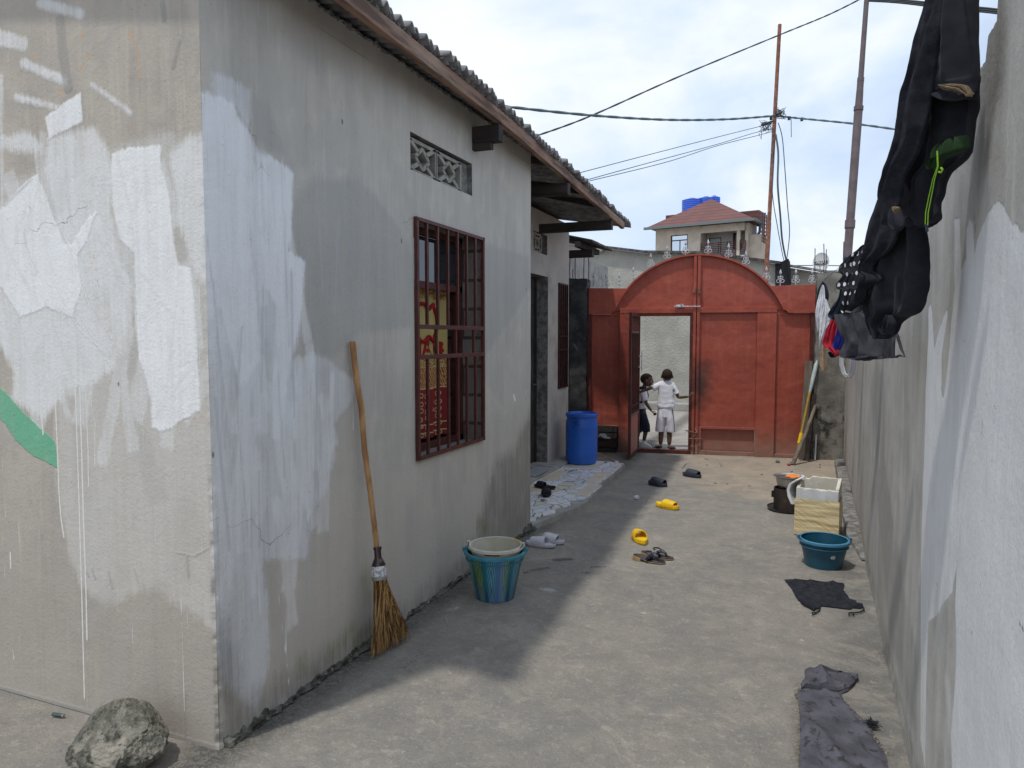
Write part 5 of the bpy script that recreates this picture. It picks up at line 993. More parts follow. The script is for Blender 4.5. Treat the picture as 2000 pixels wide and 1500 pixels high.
mb = MB(); mb.tube([g1, onp(220), onp(212), onp(176)], [.066, .064, .058, .052], 14); mb.tube([onp(170), onp(100), onp(-60)], [.044, .040, .036], 14); mb.tube([onp(176), onp(170)], [.052, .044], 14)
mb.tube([onp(216), onp(155)], [.052, .050], 14); mb.build('shaft', M['pole_grey'], pl2, world=True, smooth=40)
mb = MB(); mb.tube([onp(446), onp(430)], .078, 14); mb.build('collar', M['pole_grey'], pl2, world=True, bevel=.003)
mb = MB(); mb.tube([onp(160), onp(152)], .052, 14); mb.build('collar', M['pole_grey'], pl2, world=True)
mb = MB(); mb.tube([onp(216), onp(208)], .072, 14); mb.build('collar', M['pole_grey'], pl2, world=True)
def cable(label, pts, r, m_='cable', group=None, twist=0, name='overhead_cable', cat='cable'):
    P3 = [DP(*p) for p in pts]; out = []
    for i in range(len(P3) - 1):
        p0 = P3[max(i - 1, 0)]; p1 = P3[i]; p2_ = P3[i + 1]; p3_ = P3[min(i + 2, len(P3) - 1)]
        for k in range(12):
            u = k / 12; out.append(.5 * ((2 * p1) + (p2_ - p0) * u + (2 * p0 - 5 * p1 + 4 * p2_ - p3_) * u * u + (3 * p1 - p0 - 3 * p2_ + p3_) * u ** 3))
    out.append(P3[-1]); mb = MB()
    if twist:
        for s_ in (0, 1): mb.tube([p + Vector((math.cos(i * 1.3 + s_ * math.pi), 0, math.sin(i * 1.3 + s_ * math.pi))) * r * .5 for i, p in enumerate(out)], r, 5)
    else: mb.tube(out, r, 5)
    return tag(mb.build(name, M[m_], smooth=60), label, cat, group)
cable('twisted cable rising from the house roof past the rusty pole tip to the upper right', [(1040, 268, 10), (1150, 228, 10.5), (1330, 148, 11.5), (1523, 68, 13), (1620, 28, 13), (1700, -12, 12)], .010, twist=1)
cable('thick dark cable sagging from the house eave to the rusty pole', [(975, 207, 9), (1150, 225, 10), (1300, 234, 11.5), (1420, 233, 12.5), (1515, 226, 13.5)], .015, 'cable_teal', twist=1)
cable('dark cable running right from the rusty pole behind the grey pole and clothes', [(1515, 226, 13.5), (1560, 231, 13.4), (1670, 242, 12.2), (1790, 258, 11), (1860, 262, 10)], .014, 'cable_teal', twist=1)
cable('upper of the thin wires fanning left from the rusty pole', [(1130, 338, 10), (1260, 304, 11), (1400, 268, 12.5), (1480, 248, 13.4), (1514, 240, 13.5)], .006, 'cable_teal')
cable('middle of the thin wires fanning left from the rusty pole', [(1140, 353, 10), (1260, 320, 11), (1400, 282, 12.5), (1475, 259, 13.4), (1512, 252, 13.5)], .006, 'cable_teal')
cable('lowest of the thin wires fanning left from the rusty pole', [(1140, 356, 10), (1300, 317, 11), (1400, 285, 12.5), (1490, 262, 13.4), (1513, 255, 13.5)], .006, 'cable_teal')
for k, lb in enumerate(('top', 'middle', 'bottom')):
    cable(lb + ' cable of the bundle crossing the upper right corner behind the clothes', [(1697, -2 + k * 2, 11.3), (1760, 0 + k * 3, 11), (1860, 10 + k * 4, 10.5), (1960, 20 + k * 4, 10), (2080, 40 + k * 5, 10)], .014, group='cables crossing the upper right corner')
cable('thick cable drop hanging from the rusty pole down to the black sheet', [(1515, 262, 13.4), (1520, 300, 13.4), (1519, 360, 13.4), (1524, 420, 13.6), (1528, 470, 14), (1536, 510, 15)], .018, 'cable_teal', twist=0, group='cable drops under the rusty pole')
cable('thin cable drop bowing right of the thick one under the rusty pole', [(1520, 240, 13.4), (1528, 270, 13.4), (1533, 330, 13.4), (1538, 400, 13.6), (1542, 455, 14), (1536, 512, 15)], .009, 'cable_teal', group='cable drops under the rusty pole')
cable('thin cable drop close beside the rusty pole', [(1508, 250, 13.4), (1508, 300, 13.4), (1509, 380, 13.4), (1518, 440, 13.6), (1529, 500, 14.5), (1534, 515, 15)], .008, 'cable_teal', group='cable drops under the rusty pole')
random.seed(11); mb = MB()
for i in range(16):
    cx_, cy_ = (1497, 246) if i < 9 else (1524, 222); pts = []
    for k in range(7): a_ = k * 1.1 + i; pts.append(DP(cx_ + math.cos(a_ + i) * random.uniform(4, 15), cy_ + math.sin(a_) * random.uniform(4, 14), 13.4))
    mb.tube(pts, .0045, 4)
mb.tube([DP(1487, 244, 13.4), DP(1512, 236, 13.4)], .02, 6); mb.tube([DP(1516, 224, 13.4), DP(1526, 219, 13.4)], .035, 6)
mb.tube([DP(1482, 260, 13.4), DP(1487, 272, 13.4), DP(1488, 256, 13.4)], .006, 4); mb.tube([DP(1545, 228, 13.4), DP(1545.5, 268, 13.4)], .006, 4)
for px, py in ((1506, 231), (1541, 231), (1566, 233)): mb.tube([DP(px, py - 3, 13.4), DP(px, py + 3, 13.4)], .03, 6)
mb.build('wire_tangle', M['cable'], pl1, world=True)
cable('thin straight wire along the skyline left of the satellite dish', [(1525, 519, 17), (1570, 518.5, 17), (1640, 519, 17), (1680, 520, 17)], .012, 'cable_teal')

#PART4
# ================================================================ VESSELS AND THINGS IN THE YARD
def Zrot(loc, a=0): return T(*loc) @ rotz(a)
# blue drum on the porch
dc = Vector((-2.455, 8.36, .0635)); drum = thing('plastic_drum', 'tall blue plastic drum with clamped lid standing on the tiled porch', 'drum', dc)
mb = MB(); k = .195
mb.lathe([(0, 0), (k * .86, 0), (k * .93, .012), (k * .955, .05), (k, .11), (k * 1.01, .125), (k * 1.0, .14), (k * 1.0, .30), (k * 1.005, .44), (k * 1.012, .452), (k, .464), (k * .985, .52), (k * .93, .555), (k * .93, .575), (k * .97, .58)], 48, T(*dc)); body_ = mb.build('body', M['drum_blue'], drum, world=True, smooth=35)
mb = MB(); mb.lathe([(k * .97, .578), (k * 1.005, .582), (k * 1.005, .612), (k * .96, .622), (k * .90, .622), (k * .87, .604), (k * .45, .600), (k * .42, .606), (0, .606)], 48, T(*dc)); mb.build('lid', M['drum_blue'], drum, world=True, smooth=35)
hd_ = (Vector((0, 0, 0)) - dc); ha_ = math.atan2(hd_.y, hd_.x) - .35
mb = MB(); HMt = Zrot(dc, ha_); mb.tube([HMt @ Vector((k * 1.0 + .006, math.cos(a) * .045, .50 + math.sin(a) * .022)) for a in np.linspace(0, 6.283, 15)], .006, 6, cap=False)
mb.tube([HMt @ Vector((k * .99, math.cos(a) * .045, .535)) for a in np.linspace(0, 3.14, 5)], .005, 6); mb.build('handle', M['drum_blue'], drum, world=True, smooth=40)
for zz_, ln_ in ((.315, .05), (.295, .06)):
    text_mesh('OPEN TOP' if zz_ > .3 else '220 L', .018, M['rust'], 'faint_print', lambda x, y, z, zz_=zz_: Zrot(dc, ha_ + 1.05 + x / k) @ Vector((k * 1.003 + .001, 0, zz_ + y)), drum) if False else None
# generic bucket
def bucket(name, label, loc, rt_, rb, h, m_, rimm, handle, group=None, grip_dir=None, th=.004, band=True, hm=None, sag=0):
    o = thing(name, label, 'bucket', loc, 0, group); mb = MB()
    mb.lathe([(0, .004), (rb * .96, .004), (rb, .0), (rb + (rt_ - rb) * .5, h * .5), (rt_, h - .02), (rt_, h), (rt_ - th, h), (rt_ - th - .001, h - .02), (rb - th, .010), (0, .010)], 56, T(*loc)); mb.build('body', m_, o, world=True, smooth=35)
    mb = MB(); mb.lathe([(rt_ - .006, h + .003), (rt_ + .004, h + .006), (rt_ + .013, h + .001), (rt_ + .014, h - .014), (rt_ + .009, h - .014), (rt_ + .008, h - .004), (rt_ - .002, h - .004), (rt_ - .006, h + .003)], 56, T(*loc), cap=False)
    if band: mb.lathe([(rt_ - .004 - .006, h - .05), (rt_ + .004, h - .046), (rt_ + .004, h - .042), (rt_ - .006, h - .04)], 56, T(*loc), cap=False)
    mb.build('rim', rimm, o, world=True, smooth=50)
    a0 = handle; mb = MB(); pts = []
    for i in range(25):
        a = math.pi * i / 24; r_ = rt_ + .012
        p = Vector((r_ * math.cos(a), -r_ * math.sin(a) * .93, h + .012 - .010 * math.sin(a) - sag * math.sin(a))); pts.append(Zrot(loc, a0) @ p)
    mb.tube(pts, .0028, 6); hb = mb.build('handle', M['black_plastic'] if hm is None else hm, o, world=True)
    mb = MB(); mb.tube(pts[10:15], .0085, 8); mb.build('grip', M['black_plastic'], hb, bevel=0)
    for s_ in (0, 24): mb = MB(); mb.lathe([(0, -.02), (.012, -.018), (.012, .006), (0, .008)], 10, T(*pts[s_])); mb.build('lug', rimm, o, world=True)
    return o
tl = Vector((.195, 5.385, 0))
teal = bucket('bucket', 'wide teal blue bucket with black grip in front of the taped foam box', tl, .158, .122, .190, M['teal'], M['teal_rim'], R(8), th=.004, sag=.015)
cd = (Vector((0, 0, 0)) - tl); ca = math.atan2(cd.y, cd.x)
text_mesh('40', .034, M['white_cloth'], 'size_mark', lambda x, y, z: Zrot(tl, ca + .42 + x / .145) @ Vector((.122 + (.036) * (.095 + y) / .190 + .0015, 0, .095 + y)), teal, bold=.001)
# tie-dyed bucket with cream bucket inside
td = bpy.data.materials.new('marbled_plastic'); td.use_nodes = True; t = NT(td.node_tree); b = t.n['Principled BSDF']; v = t.coord('Object'); sx = t.new('ShaderNodeSeparateXYZ'); t.l.new(v, sx.inputs[0])
BK = Vector((-1.715, 3.965, 0))
ang = t.math('ARCTAN2', t.math('SUBTRACT', sx.outputs[1], BK.y), t.math('SUBTRACT', sx.outputs[0], BK.x))
vee = t.math('ABSOLUTE', t.math('SUBTRACT', t.math('FRACT', t.math('MULTIPLY', ang, 1.9)), .5)); zf = t.math('MULTIPLY', sx.outputs[2], 2.2)
wv = t.math('SUBTRACT', vee, t.math('MULTIPLY', zf, .55)); nn = t.noise(t.coord('Object', scale=(9, 9, 1.2)), 4, 5, .6)
stripes = t.math('SINE', t.math('MULTIPLY', t.math('ADD', wv, t.math('MULTIPLY', nn, .09)), 52)); pale = t.math('MULTIPLY', t.ramp(stripes, .2, .8), t.ramp(vee, .42, .2))
sect = t.math('SINE', t.math('ADD', t.math('MULTIPLY', ang, 6.0), .3))
col = t.mix(t.ramp(sect, -.15, .3), (.010, .15, .24, 1), (.030, .11, .02, 1)); col = t.mix(t.ramp(sx.outputs[2], .16, .02), col, (.015, .075, .17, 1))
col = t.mix(t.math('MULTIPLY', t.ramp(t.math('SINE', t.math('ADD', t.math('MULTIPLY', ang, 3.0), 4.4)), .6, .95), .8), col, (.10, .19, .40, 1))
col = t.mix(t.math('MULTIPLY', pale, .75), col, (.30, .52, .52, 1)); col = t.mix(t.math('MULTIPLY', t.math('MULTIPLY', pale, t.ramp(sect, .0, .5)), .6), col, (.30, .34, .03, 1))
t.put(b.inputs['Base Color'], col); b.inputs['Roughness'].default_value = .32
bucket('bucket', 'blue and green marbled plastic bucket standing against the house wall', BK, .178, .120, .288, td, M['rim_blue'], R(200), th=.005, hm=M['rim_blue'])
C2 = BK + Vector((.003, .005, .142)); bucket('bucket', 'cream paint stained bucket nested inside the marbled bucket', C2, .158, .118, .182, M['cream_plastic'], mat('cream_rim', (.62, .60, .53), (.5, .47, .38), rough=.45, scale=8, bump=0, c3=(.6, .42, .08), s3=5, f3=(.62, .66)), R(15), th=.005, band=False, sag=.02)
# broom against the house wall
br0 = Vector((-1.93, 3.14, .40)); broom = thing('broom', 'straw broom with crooked wooden handle leaning against the house wall', 'broom', (-1.85, 3.0, 0))
hp_ = [XP(688, 667, -2.025), XP(697, 745, -2.02), XP(706, 800, -2.015), XP(712, 880, -2.0), XP(722, 950, -1.99), XP(728, 1000, -1.97), XP(734, 1050, -1.955), XP(737, 1080, -1.945)]
mb = MB(); pts = []
for i in range(len(hp_) - 1):
    for k in range(6): f = k / 6; pts.append(hp_[i].lerp(hp_[i + 1], f) + Vector((.0015 * noise.noise(Vector((i + f, 0, 0)) * 3), .002 * noise.noise(Vector((i + f, 5, 0)) * 3), 0)))
pts.append(hp_[-1]); mb.tube(pts, [.0150 - .0015 * i / len(pts) + .0012 * noise.noise(Vector((i * .6, 0, 0))) for i in range(len(pts))], 12); mb.build('handle', M['wood_stick'], broom, world=True, smooth=60)
n0 = XP(737, 1068, -1.947); n1_ = XP(741, 1126, -1.925); ax = (n1_ - n0); L_ax = ax.length; BMx = T(*n0) @ ax.normalized().to_track_quat('Z', 'Y').to_matrix().to_4x4()
mb = MB(); mb.lathe([(.0, 0), (.021, 0), (.022, .012), (.018, .014), (.018, L_ax * .36), (.024, L_ax * .44), (.034, L_ax * .58), (.036, L_ax * .95), (.036, L_ax)], 24, BMx); bs = mb.build('bottle_collar', M['bottle'], broom, world=True, smooth=40)
mb = MB(); mb.lathe([(.0368, L_ax * .64), (.0368, L_ax * .98)], 20, BMx, cap=False); lb = mb.build('label', M['paper'], bs)
mb = MB(); mb.lathe([(.0375, L_ax * .98), (.0395, L_ax * 1.0), (.0395, L_ax * 1.10), (.037, L_ax * 1.10)], 20, BMx, cap=False); mb.build('tin_band', M['tin'], bs)
random.seed(5); mb = MB(); tips0 = G(726, 1291); tips1 = G(800, 1252); back_ = Vector((-.02, .03, 0))
for i in range(400):
    f = random.random(); g_ = random.random(); tip = tips0.lerp(tips1, f) + Vector((-.05 * g_, .07 * g_, 0)) + Vector((random.gauss(0, .006), random.gauss(0, .006), .002 + .07 * (abs(f - .35) ** 1.5) * random.random() + .035 * random.random() ** 2))
    a = random.random() * 6.28; r = .033 * math.sqrt(random.random()); root = BMx @ Vector((r * math.cos(a), r * math.sin(a), L_ax * 1.05))
    mid = root.lerp(tip, .5) + Vector((random.uniform(-.002, .002), random.uniform(-.002, .002), .008)) + (tips0.lerp(tips1, f) - tips0.lerp(tips1, .5)) * -.05
    mb.tube([root, mid, tip], [.0017, .0016, .0009], 3, cap=False)
mb.tube([BMx @ Vector((.03, 0, L_ax)), XP(768, 1165, -1.86), XP(784, 1184, -1.85)], [.0012, .001, .0006], 3)
st = mb.build('bristles', M['broom_straw'], broom, world=True); st['kind'] = 'stuff'
# foam box with tape
fb0 = Vector((.005, 6.15, 0)); fa = R(-7); fb1 = PLN(1636, 1040, fb0, fb0 + Vector((math.cos(fa), math.sin(fa), 0))); fb1.z = 0; FM = Zrot(fb0, fa); fwid = (fb1 - fb0).length; fd = .30; fh = .44; th = .026
foam = thing('foam_box', 'open white foam box wrapped in tan tape behind the teal bucket', 'box', fb0, fa)
def fbox(name, bx_, m_, bev=.006, parent=None):
    mb = MB(); mb.box(*bx_); o = mb.build(name, m_, parent or foam, bevel=bev); return o
def wall_strip(mb, x0, x1, y0, y1, z0, ztopf, n=14):
    vs = []
    for i in range(n + 1):
        f = i / n; x = x0 + (x1 - x0) * f if abs(x1 - x0) > abs(y1 - y0) else None
        if abs(x1 - x0) > abs(y1 - y0): a, c = (x, y0), (x, y1)
        else: y = y0 + (y1 - y0) * f; a, c = (x0, y), (x1, y)
        zt = ztopf(f); vs += [(*a, z0), (*c, z0), (*c, zt + random.uniform(-.003, .003)), (*a, zt + random.uniform(-.003, .003))]
    fs = [(i * 4 + k, i * 4 + (k + 1) % 4, i * 4 + 4 + (k + 1) % 4, i * 4 + 4 + k) for i in range(n) for k in range(4)] + [(0, 3, 2, 1), (n * 4, n * 4 + 1, n * 4 + 2, n * 4 + 3)]
    mb.add(vs, fs)
nzf = lambda s: (lambda f: fh + .010 * noise.noise(Vector((f * 5, s, 0))))
mb = MB(); wall_strip(mb, 0, fwid, 0, th, .0, lambda f: fh - .052 + .006 * noise.noise(Vector((f * 8, 1, 0)))); wall_strip(mb, 0, fwid, fd - th, fd, 0, lambda f: fh - .0 + (-.02 if .12 < f < .25 else 0) + .004 * noise.noise(Vector((f * 9, 4, 0)))); mb.build('shell', M['foam'], foam, bevel=.004)
mb = MB(); wall_strip(mb, fwid - th, fwid, th, fd - th, 0, lambda f: fh - .045 + .045 * f); mb.build('shell', M['foam'], foam, bevel=.004)
mb = MB(); wall_strip(mb, 0, th, th, fd - th, 0, lambda f: fh - .05 + .03 * f); mb.build('shell', M['foam'], foam, bevel=.004)
fbox('base', (th, fwid - th, th, fd - th, 0, .03), M['foam'])
mb = MB(); wall_strip(mb, .003, fwid - .003, -.005, 0, fh - .150, lambda f: fh - .060 + .005 * noise.noise(Vector((f * 7, 8, 0)))); mb.build('foam_band', M['foam_white'], foam)
random.seed(9)     # wrinkled packing tape wound around the box
mb = MB(); nx_, nz__ = 70, 90; vs = []
for i in range(nx_):
    for j in range(nz__):
        x = -.008 + (fwid + .016) * i / (nx_ - 1); z = .006 + (fh - .142) * j / (nz__ - 1)
        w1 = noise.noise(Vector((x * 5, 0, z * 34))); w2 = noise.noise(Vector((x * 9 + 4, 3, z * 60 + x * 40)))
        vs.append((x, -.010 - .004 * w1 - .0025 * w2 - .006 * max(0, noise.noise(Vector((x * 4, 7, z * 16)))), z))
fs = [(i * nz__ + j, (i + 1) * nz__ + j, (i + 1) * nz__ + j + 1, i * nz__ + j + 1) for i in range(nx_ - 1) for j in range(nz__ - 1)]
o0 = len(vs); side = []
for (i, X0, dirx) in ((nx_ - 1, fwid + .008, 1), (0, -.008, -1)):
    base_i = len(vs)
    for k in range(8):
        for j in range(nz__):
            z = .006 + (fh - .142) * j / (nz__ - 1); y = vs[i * nz__ + j][1] * (1 if k == 0 else 0) + (fd + .006) * k / 7
            vs.append((X0 + dirx * .006 * noise.noise(Vector((y * 4, 9, z * 34))) * (k > 0), y, z))
    for k in range(7):
        for j in range(nz__ - 1):
            a = base_i + k * nz__ + j; fs.append((a, a + nz__, a + nz__ + 1, a + 1))
mb.add(vs, fs); mb.build('tape_wrap', M['tape'], foam, smooth=60)
mb = MB(); lf = [(.0, .02, .445), (-.05, .02, .405), (-.068, .02, .355), (-.058, .01, .30), (-.03, 0, .24)]
vs = []
for (x, y, z) in lf:
    for dx, dy in ((-.012, -.012), (.012, -.012), (.05, .17), (.026, .18)): vs.append((x + dx, y + dy + .03, z))
fs = [(i * 4 + k, i * 4 + (k + 1) % 4, i * 4 + 4 + (k + 1) % 4, i * 4 + 4 + k) for i in range(4) for k in range(4)] + [(0, 3, 2, 1), (16, 17, 18, 19)]
mb.add(vs, fs); mb.build('torn_flap', M['foam_white'], foam, bevel=.006, smooth=50)
# brazier with basin
sc0 = Vector((-.065, 7.04, 0)); stove = thing('stove', 'charred iron stove drum standing on a round dark tray', 'stove', sc0)
mb = MB(); mb.lathe([(.125, .012), (.128, .10), (.125, .205), (.120, .205), (.118, .20), (.116, .03), (0, .03)], 36, T(*sc0), wob=.05); mb.lathe([(.0, .012), (.125, .012)], 36, T(*sc0), cap=False); mb.build('drum', M['stove_iron'], stove, world=True, smooth=40)
mb = MB(); mb.lathe([(0, .002), (.165, .002), (.178, .014), (.182, .028), (.177, .028), (.172, .016), (.160, .010), (0, .010)], 40, T(*(sc0 + Vector((.0, -.01, 0)))) @ Matrix.Rotation(R(1.0), 4, 'X')); mb.build('tray', mat('tray_enamel', (.03, .03, .032), rough=.25, bump=0, spec=.6), stove, world=True, smooth=40)
mb = MB(); mb.prism([(0, 0), (.02, .0), (.02, .05), (.0, .06)], lambda x, z: sc0 + Vector((-.125 - x, -.02, .11 + z)), lambda x, z: sc0 + Vector((-.125 - x, .02, .11 + z))); mb.build('handle', M['stove_iron'], stove, world=True)
bc = sc0 + Vector((.01, .0, .203)); basin = thing('basin', 'aluminium basin of food resting on the charred stove', 'basin', bc)
mb = MB(); mb.lathe([(0, 0), (.095, 0), (.105, .015), (.122, .10), (.142, .112), (.143, .116), (.138, .117), (.118, .106), (.100, .02), (0, .012)], 44, T(*bc)); mb.build('bowl', M['steel'], basin, world=True, smooth=35)
mb = MB(); vs = []
mb.lathe([(0, .095), (.06, .098), (.115, .092)], 30, T(*bc), wob=.05, cap=False); mb.build('contents', M['food'], basin, world=True, smooth=50)
random.seed(2); mb = MB(); cc = bc + Vector((.03, -.035, .115)); n = 18; vs = []
for j in range(6):
    for k in range(n):
        a = 2 * math.pi * k / n; r = (.010 + .009 * j * (1 + .35 * noise.noise(Vector((math.cos(a) * 2, math.sin(a) * 2, 1)))))
        vs.append(cc + Vector((r * 1.25 * math.cos(a), r * math.sin(a), .020 - .004 * j + .014 * noise.noise(Vector((math.cos(a) * 2, math.sin(a) * 2, j * .7))))))
fs = [(j * n + k, j * n + (k + 1) % n, (j + 1) * n + (k + 1) % n, (j + 1) * n + k) for j in range(5) for k in range(n)] + [tuple(range(n))]
mb.add(vs, fs); tag(mb.build('cloth', M['orange'], smooth=60, solid=.004), 'crumpled orange cloth lying on the aluminium basin', 'cloth')
# crate behind the drum
cr0 = GM @ Vector((.14, -.12, 0)); crate = thing('wooden_crate', 'weathered wooden crate between the blue drum and the red gate', 'crate', cr0, GA)
for (z0_, z1_, m_) in ((.0, .05, 'wood_dark'), (.08, .14, 'wood_dark'), (.20, .27, 'wood_grey'), (.285, .35, 'wood_grey')):
    mb = MB(); mb.box(-.16, .28, -.02, .0, z0_, z1_); mb.build('slat', M[m_], crate, bevel=.002)
mb = MB(); mb.box(-.16, .28, .0, .18, .345, .36); mb.build('top_board', M['wood_grey'], crate, bevel=.002)
for x in (-.15, .26): mb = MB(); mb.box(x, x + .02, .0, .17, 0, .345); mb.build('side_board', M['wood_dark'], crate, bevel=.002)
mb = MB(); pl = [(.02, .21), (.05, .26), (.12, .265), (.15, .22), (.20, .205), (.19, .19), (.10, .195), (.06, .23)]; mb.prism(pl, lambda x, z: (x, -.024, z), lambda x, z: (x, -.0205, z)); mb.build('torn_wrap', M['foam_white'], crate)
# brush lying on the ground by the porch
q0_ = G(1165, 885, .10); q1_ = G(1203, 902, .02); bru = thing('brush', 'long handled dark brush lying between drum and open wicket door', 'brush', q1_)
mb = MB(); mb.tube([q0_, q1_], [.009, .010], 8); mb.build('handle', M['wood_stick'], bru, world=True, smooth=50)
q2_ = G(1210, 905, .016); q3_ = G(1219, 911, .012); mb = MB(); mb.tube([q1_, q2_], [.018, .018], 10); mb.build('ferrule', M['foam_white'], bru, world=True, smooth=50)
mb = MB(); mb.tube([q2_, q2_.lerp(q3_, .5), q3_], [.020, .018, .006], 8); mb.build('bristles', M['navy'], bru, world=True, smooth=50)
# leaning planks, stick and painted pole in the corner by the right pillar
def gpt(s_, y_, z_): return GM @ Vector((s_, y_, z_))
def lean(name, label, a, c, w_, h_, m_, cat='plank', group='boards leaning in the gate corner', up=(0, 1, 0)):
    mb = MB(); mb.bar(a, c, w_, h_, up=up, jit=.003); return tag(mb.build(name, m_, bevel=.003), label, cat, group)
a = PLN(1580, 705, gpt(0, -.03, 0), gpt(1, -.03, 0)); lean('plank', 'tall grey plank standing against the right end of the gate', Vector((a.x - .045, a.y - .10, 0)), a, .095, .022, M['wood_grey'])
a = PLN(1589, 771, gpt(0, -.1, 0), gpt(1, -.1, 0)); lean('plank', 'shorter dark plank beside the right concrete pillar', Vector((a.x - .06, a.y - .10, 0)), a, .055, .02, M['wood_dark'])
lean('plank', 'narrow pale strip at the foot of the right concrete pillar', Vector((.225, 10.02, 0)), Vector((.235, 10.08, .34)), .02, .015, M['foam_white'])
a = PLN(1593, 792, gpt(0, -.14, 0), gpt(1, -.14, 0)); f0 = G(1548, 908)
mb = MB(); mb.tube([f0 + Vector((0, 0, .0)), f0.lerp(a, .5) + Vector((.01, 0, .0)), a], [.026, .024, .021], 10); tag(mb.build('wooden_post', M['wood_grey'], smooth=50), 'round grey wooden post leaning from the ground to the right pillar', 'post')
a = PLN(1596, 704, gpt(0, -.06, 0), gpt(1, -.06, 0)); mpt = PLN(1582, 765, gpt(0, -.12, 0), gpt(1, -.12, 0)); lo_ = PLN(1558, 880, gpt(0, -.3, 0), gpt(1, -.3, 0)); lo_.z = max(lo_.z, .0)
pp = thing('painted_stick', 'thin stick with pale blue blade and mustard shaft leaning by the planks', 'stick', lo_)
mb = MB(); mb.tube([lo_, mpt], [.016, .018], 8); mb.build('shaft', M['mustard'], pp, world=True, smooth=50)
mb = MB(); mb.tube([mpt, mpt.lerp(a, .4), mpt.lerp(a, .85), a], [.018, .026, .026, .012], 8); mb.build('blade', M['bleach'], pp, world=True, smooth=50)
mb = MB(); m2 = lo_.lerp(mpt, .12); mb.tube([m2, m2.lerp(mpt, .2)], [.026, .022], 8); mb.build('wrap', M['yellow'], pp, world=True)
# small litter
def blob(name, label, cat, loc, r, m_, flat=.5, seed=0):
    mb = MB(); n = 10; vs = []
    for j in range(7):
        ph = math.pi * j / 6
        for k in range(n):
            a = 2 * math.pi * k / n; q = Vector((math.sin(ph) * math.cos(a), math.sin(ph) * math.sin(a), math.cos(ph))); d = 1 + .5 * noise.noise(q * 1.8 + Vector((seed, 0, 0)))
            vs.append(loc + Vector((q.x * r * d, q.y * r * d, (q.z * d + .8) * r * flat)))
    fs = [(j * n + k, j * n + (k + 1) % n, (j + 1) * n + (k + 1) % n, (j + 1) * n + k) for j in range(6) for k in range(n)]
    mb.add(vs, fs); return tag(mb.build(name, m_), label, cat)
blob('paper_scrap', 'crumpled white paper scrap on the shaded concrete left of the yellow slide', 'paper', G(1243, 974), .030, M['white_cloth'], .6, 3)
blob('bottle_cap', 'small red cap lying at the foot of the leaning post', 'cap', G(1541, 909), .022, M['red_cloth'], .6, 5)
blob('litter', 'small yellow wrapper lying at the foot of the right pillar', 'wrapper', G(1628, 896), .035, M['mustard'], .5, 8)
blob('stone', 'small dark stone lying on the soil before the gate', 'stone', G(1519, 903), .03, M['cement_raw'], .5, 9)
for i, (px, py, lb) in enumerate(((1397, 944, 'left one of the tiny pale pebbles behind the stove'), (1420, 945, 'middle one of the tiny pale pebbles behind the stove'), (1463, 949, 'right one of the tiny pebbles, dark, nearest the stove'))):
    blob('pebble', lb, 'pebble', G(px, py), .014, M['cement'], .5, 11 + i)['group'] = 'pebbles on the yard floor'
bp = G(114, 1400); bat = thing('battery', 'small dark used battery lying on the ground left of the rock', 'battery', bp)
mb = MB(); d_ = Vector((.028, .004, 0)); mb.tube([bp - d_ + Vector((0, 0, .008)), bp + d_ * .8 + Vector((0, 0, .008))], .008, 12); mb.build('casing', mat('battery_shell', (.02, .05, .06), (.08, .10, .09), rough=.3, scale=40, bump=0), bat, world=True, smooth=50)
mb = MB(); mb.tube([bp + d_ * .8 + Vector((0, 0, .008)), bp + d_ + Vector((0, 0, .008))], .0078, 12); mb.tube([bp + d_ + Vector((0, 0, .008)), bp + d_ * 1.08 + Vector((0, 0, .008))], .003, 8); mb.build('cap', M['steel'], bat, world=True)
# rock
rm = bpy.data.materials.new('rock'); rm.use_nodes = True; t = NT(rm.node_tree); b = t.n['Principled BSDF']; v = t.coord('Object')
col = t.mix(t.ramp(t.noise(v, 9, 7, .7, .5), .42, .58), (.15, .145, .115, 1), (.31, .29, .235, 1)); col = t.mix(t.ramp(t.noise(v, 26, 6, .7), .52, .62), col, (.08, .076, .06, 1)); col = t.mix(t.math('MULTIPLY', t.ramp(t.noise(v, 5, 4, .6), .56, .62), .8), col, (.46, .42, .34, 1))
t.put(b.inputs['Base Color'], col); b.inputs['Roughness'].default_value = .95; t.put(b.inputs['Normal'], t.bump(t.math('ADD', t.noise(v, 28, 8, .75), t.math('MULTIPLY', t.noise(v, 90, 4, .7), .4)), 1.0, .02))
import bmesh
bm = bmesh.new(); bmesh.ops.create_icosphere(bm, subdivisions=6, radius=1)
rs_ = random.Random(12); cuts = [(Vector((-.35, -.55, .75)).normalized(), .74), (Vector((.45, -.35, .85)).normalized(), .72), (Vector((.9, -.3, .3)).normalized(), .80), (Vector((-.9, -.3, .5)).normalized(), .80)]
for _ in range(26): cuts.append((Vector((rs_.gauss(0, 1), rs_.gauss(0, 1), rs_.gauss(0, 1))).normalized(), rs_.uniform(.80, .96)))
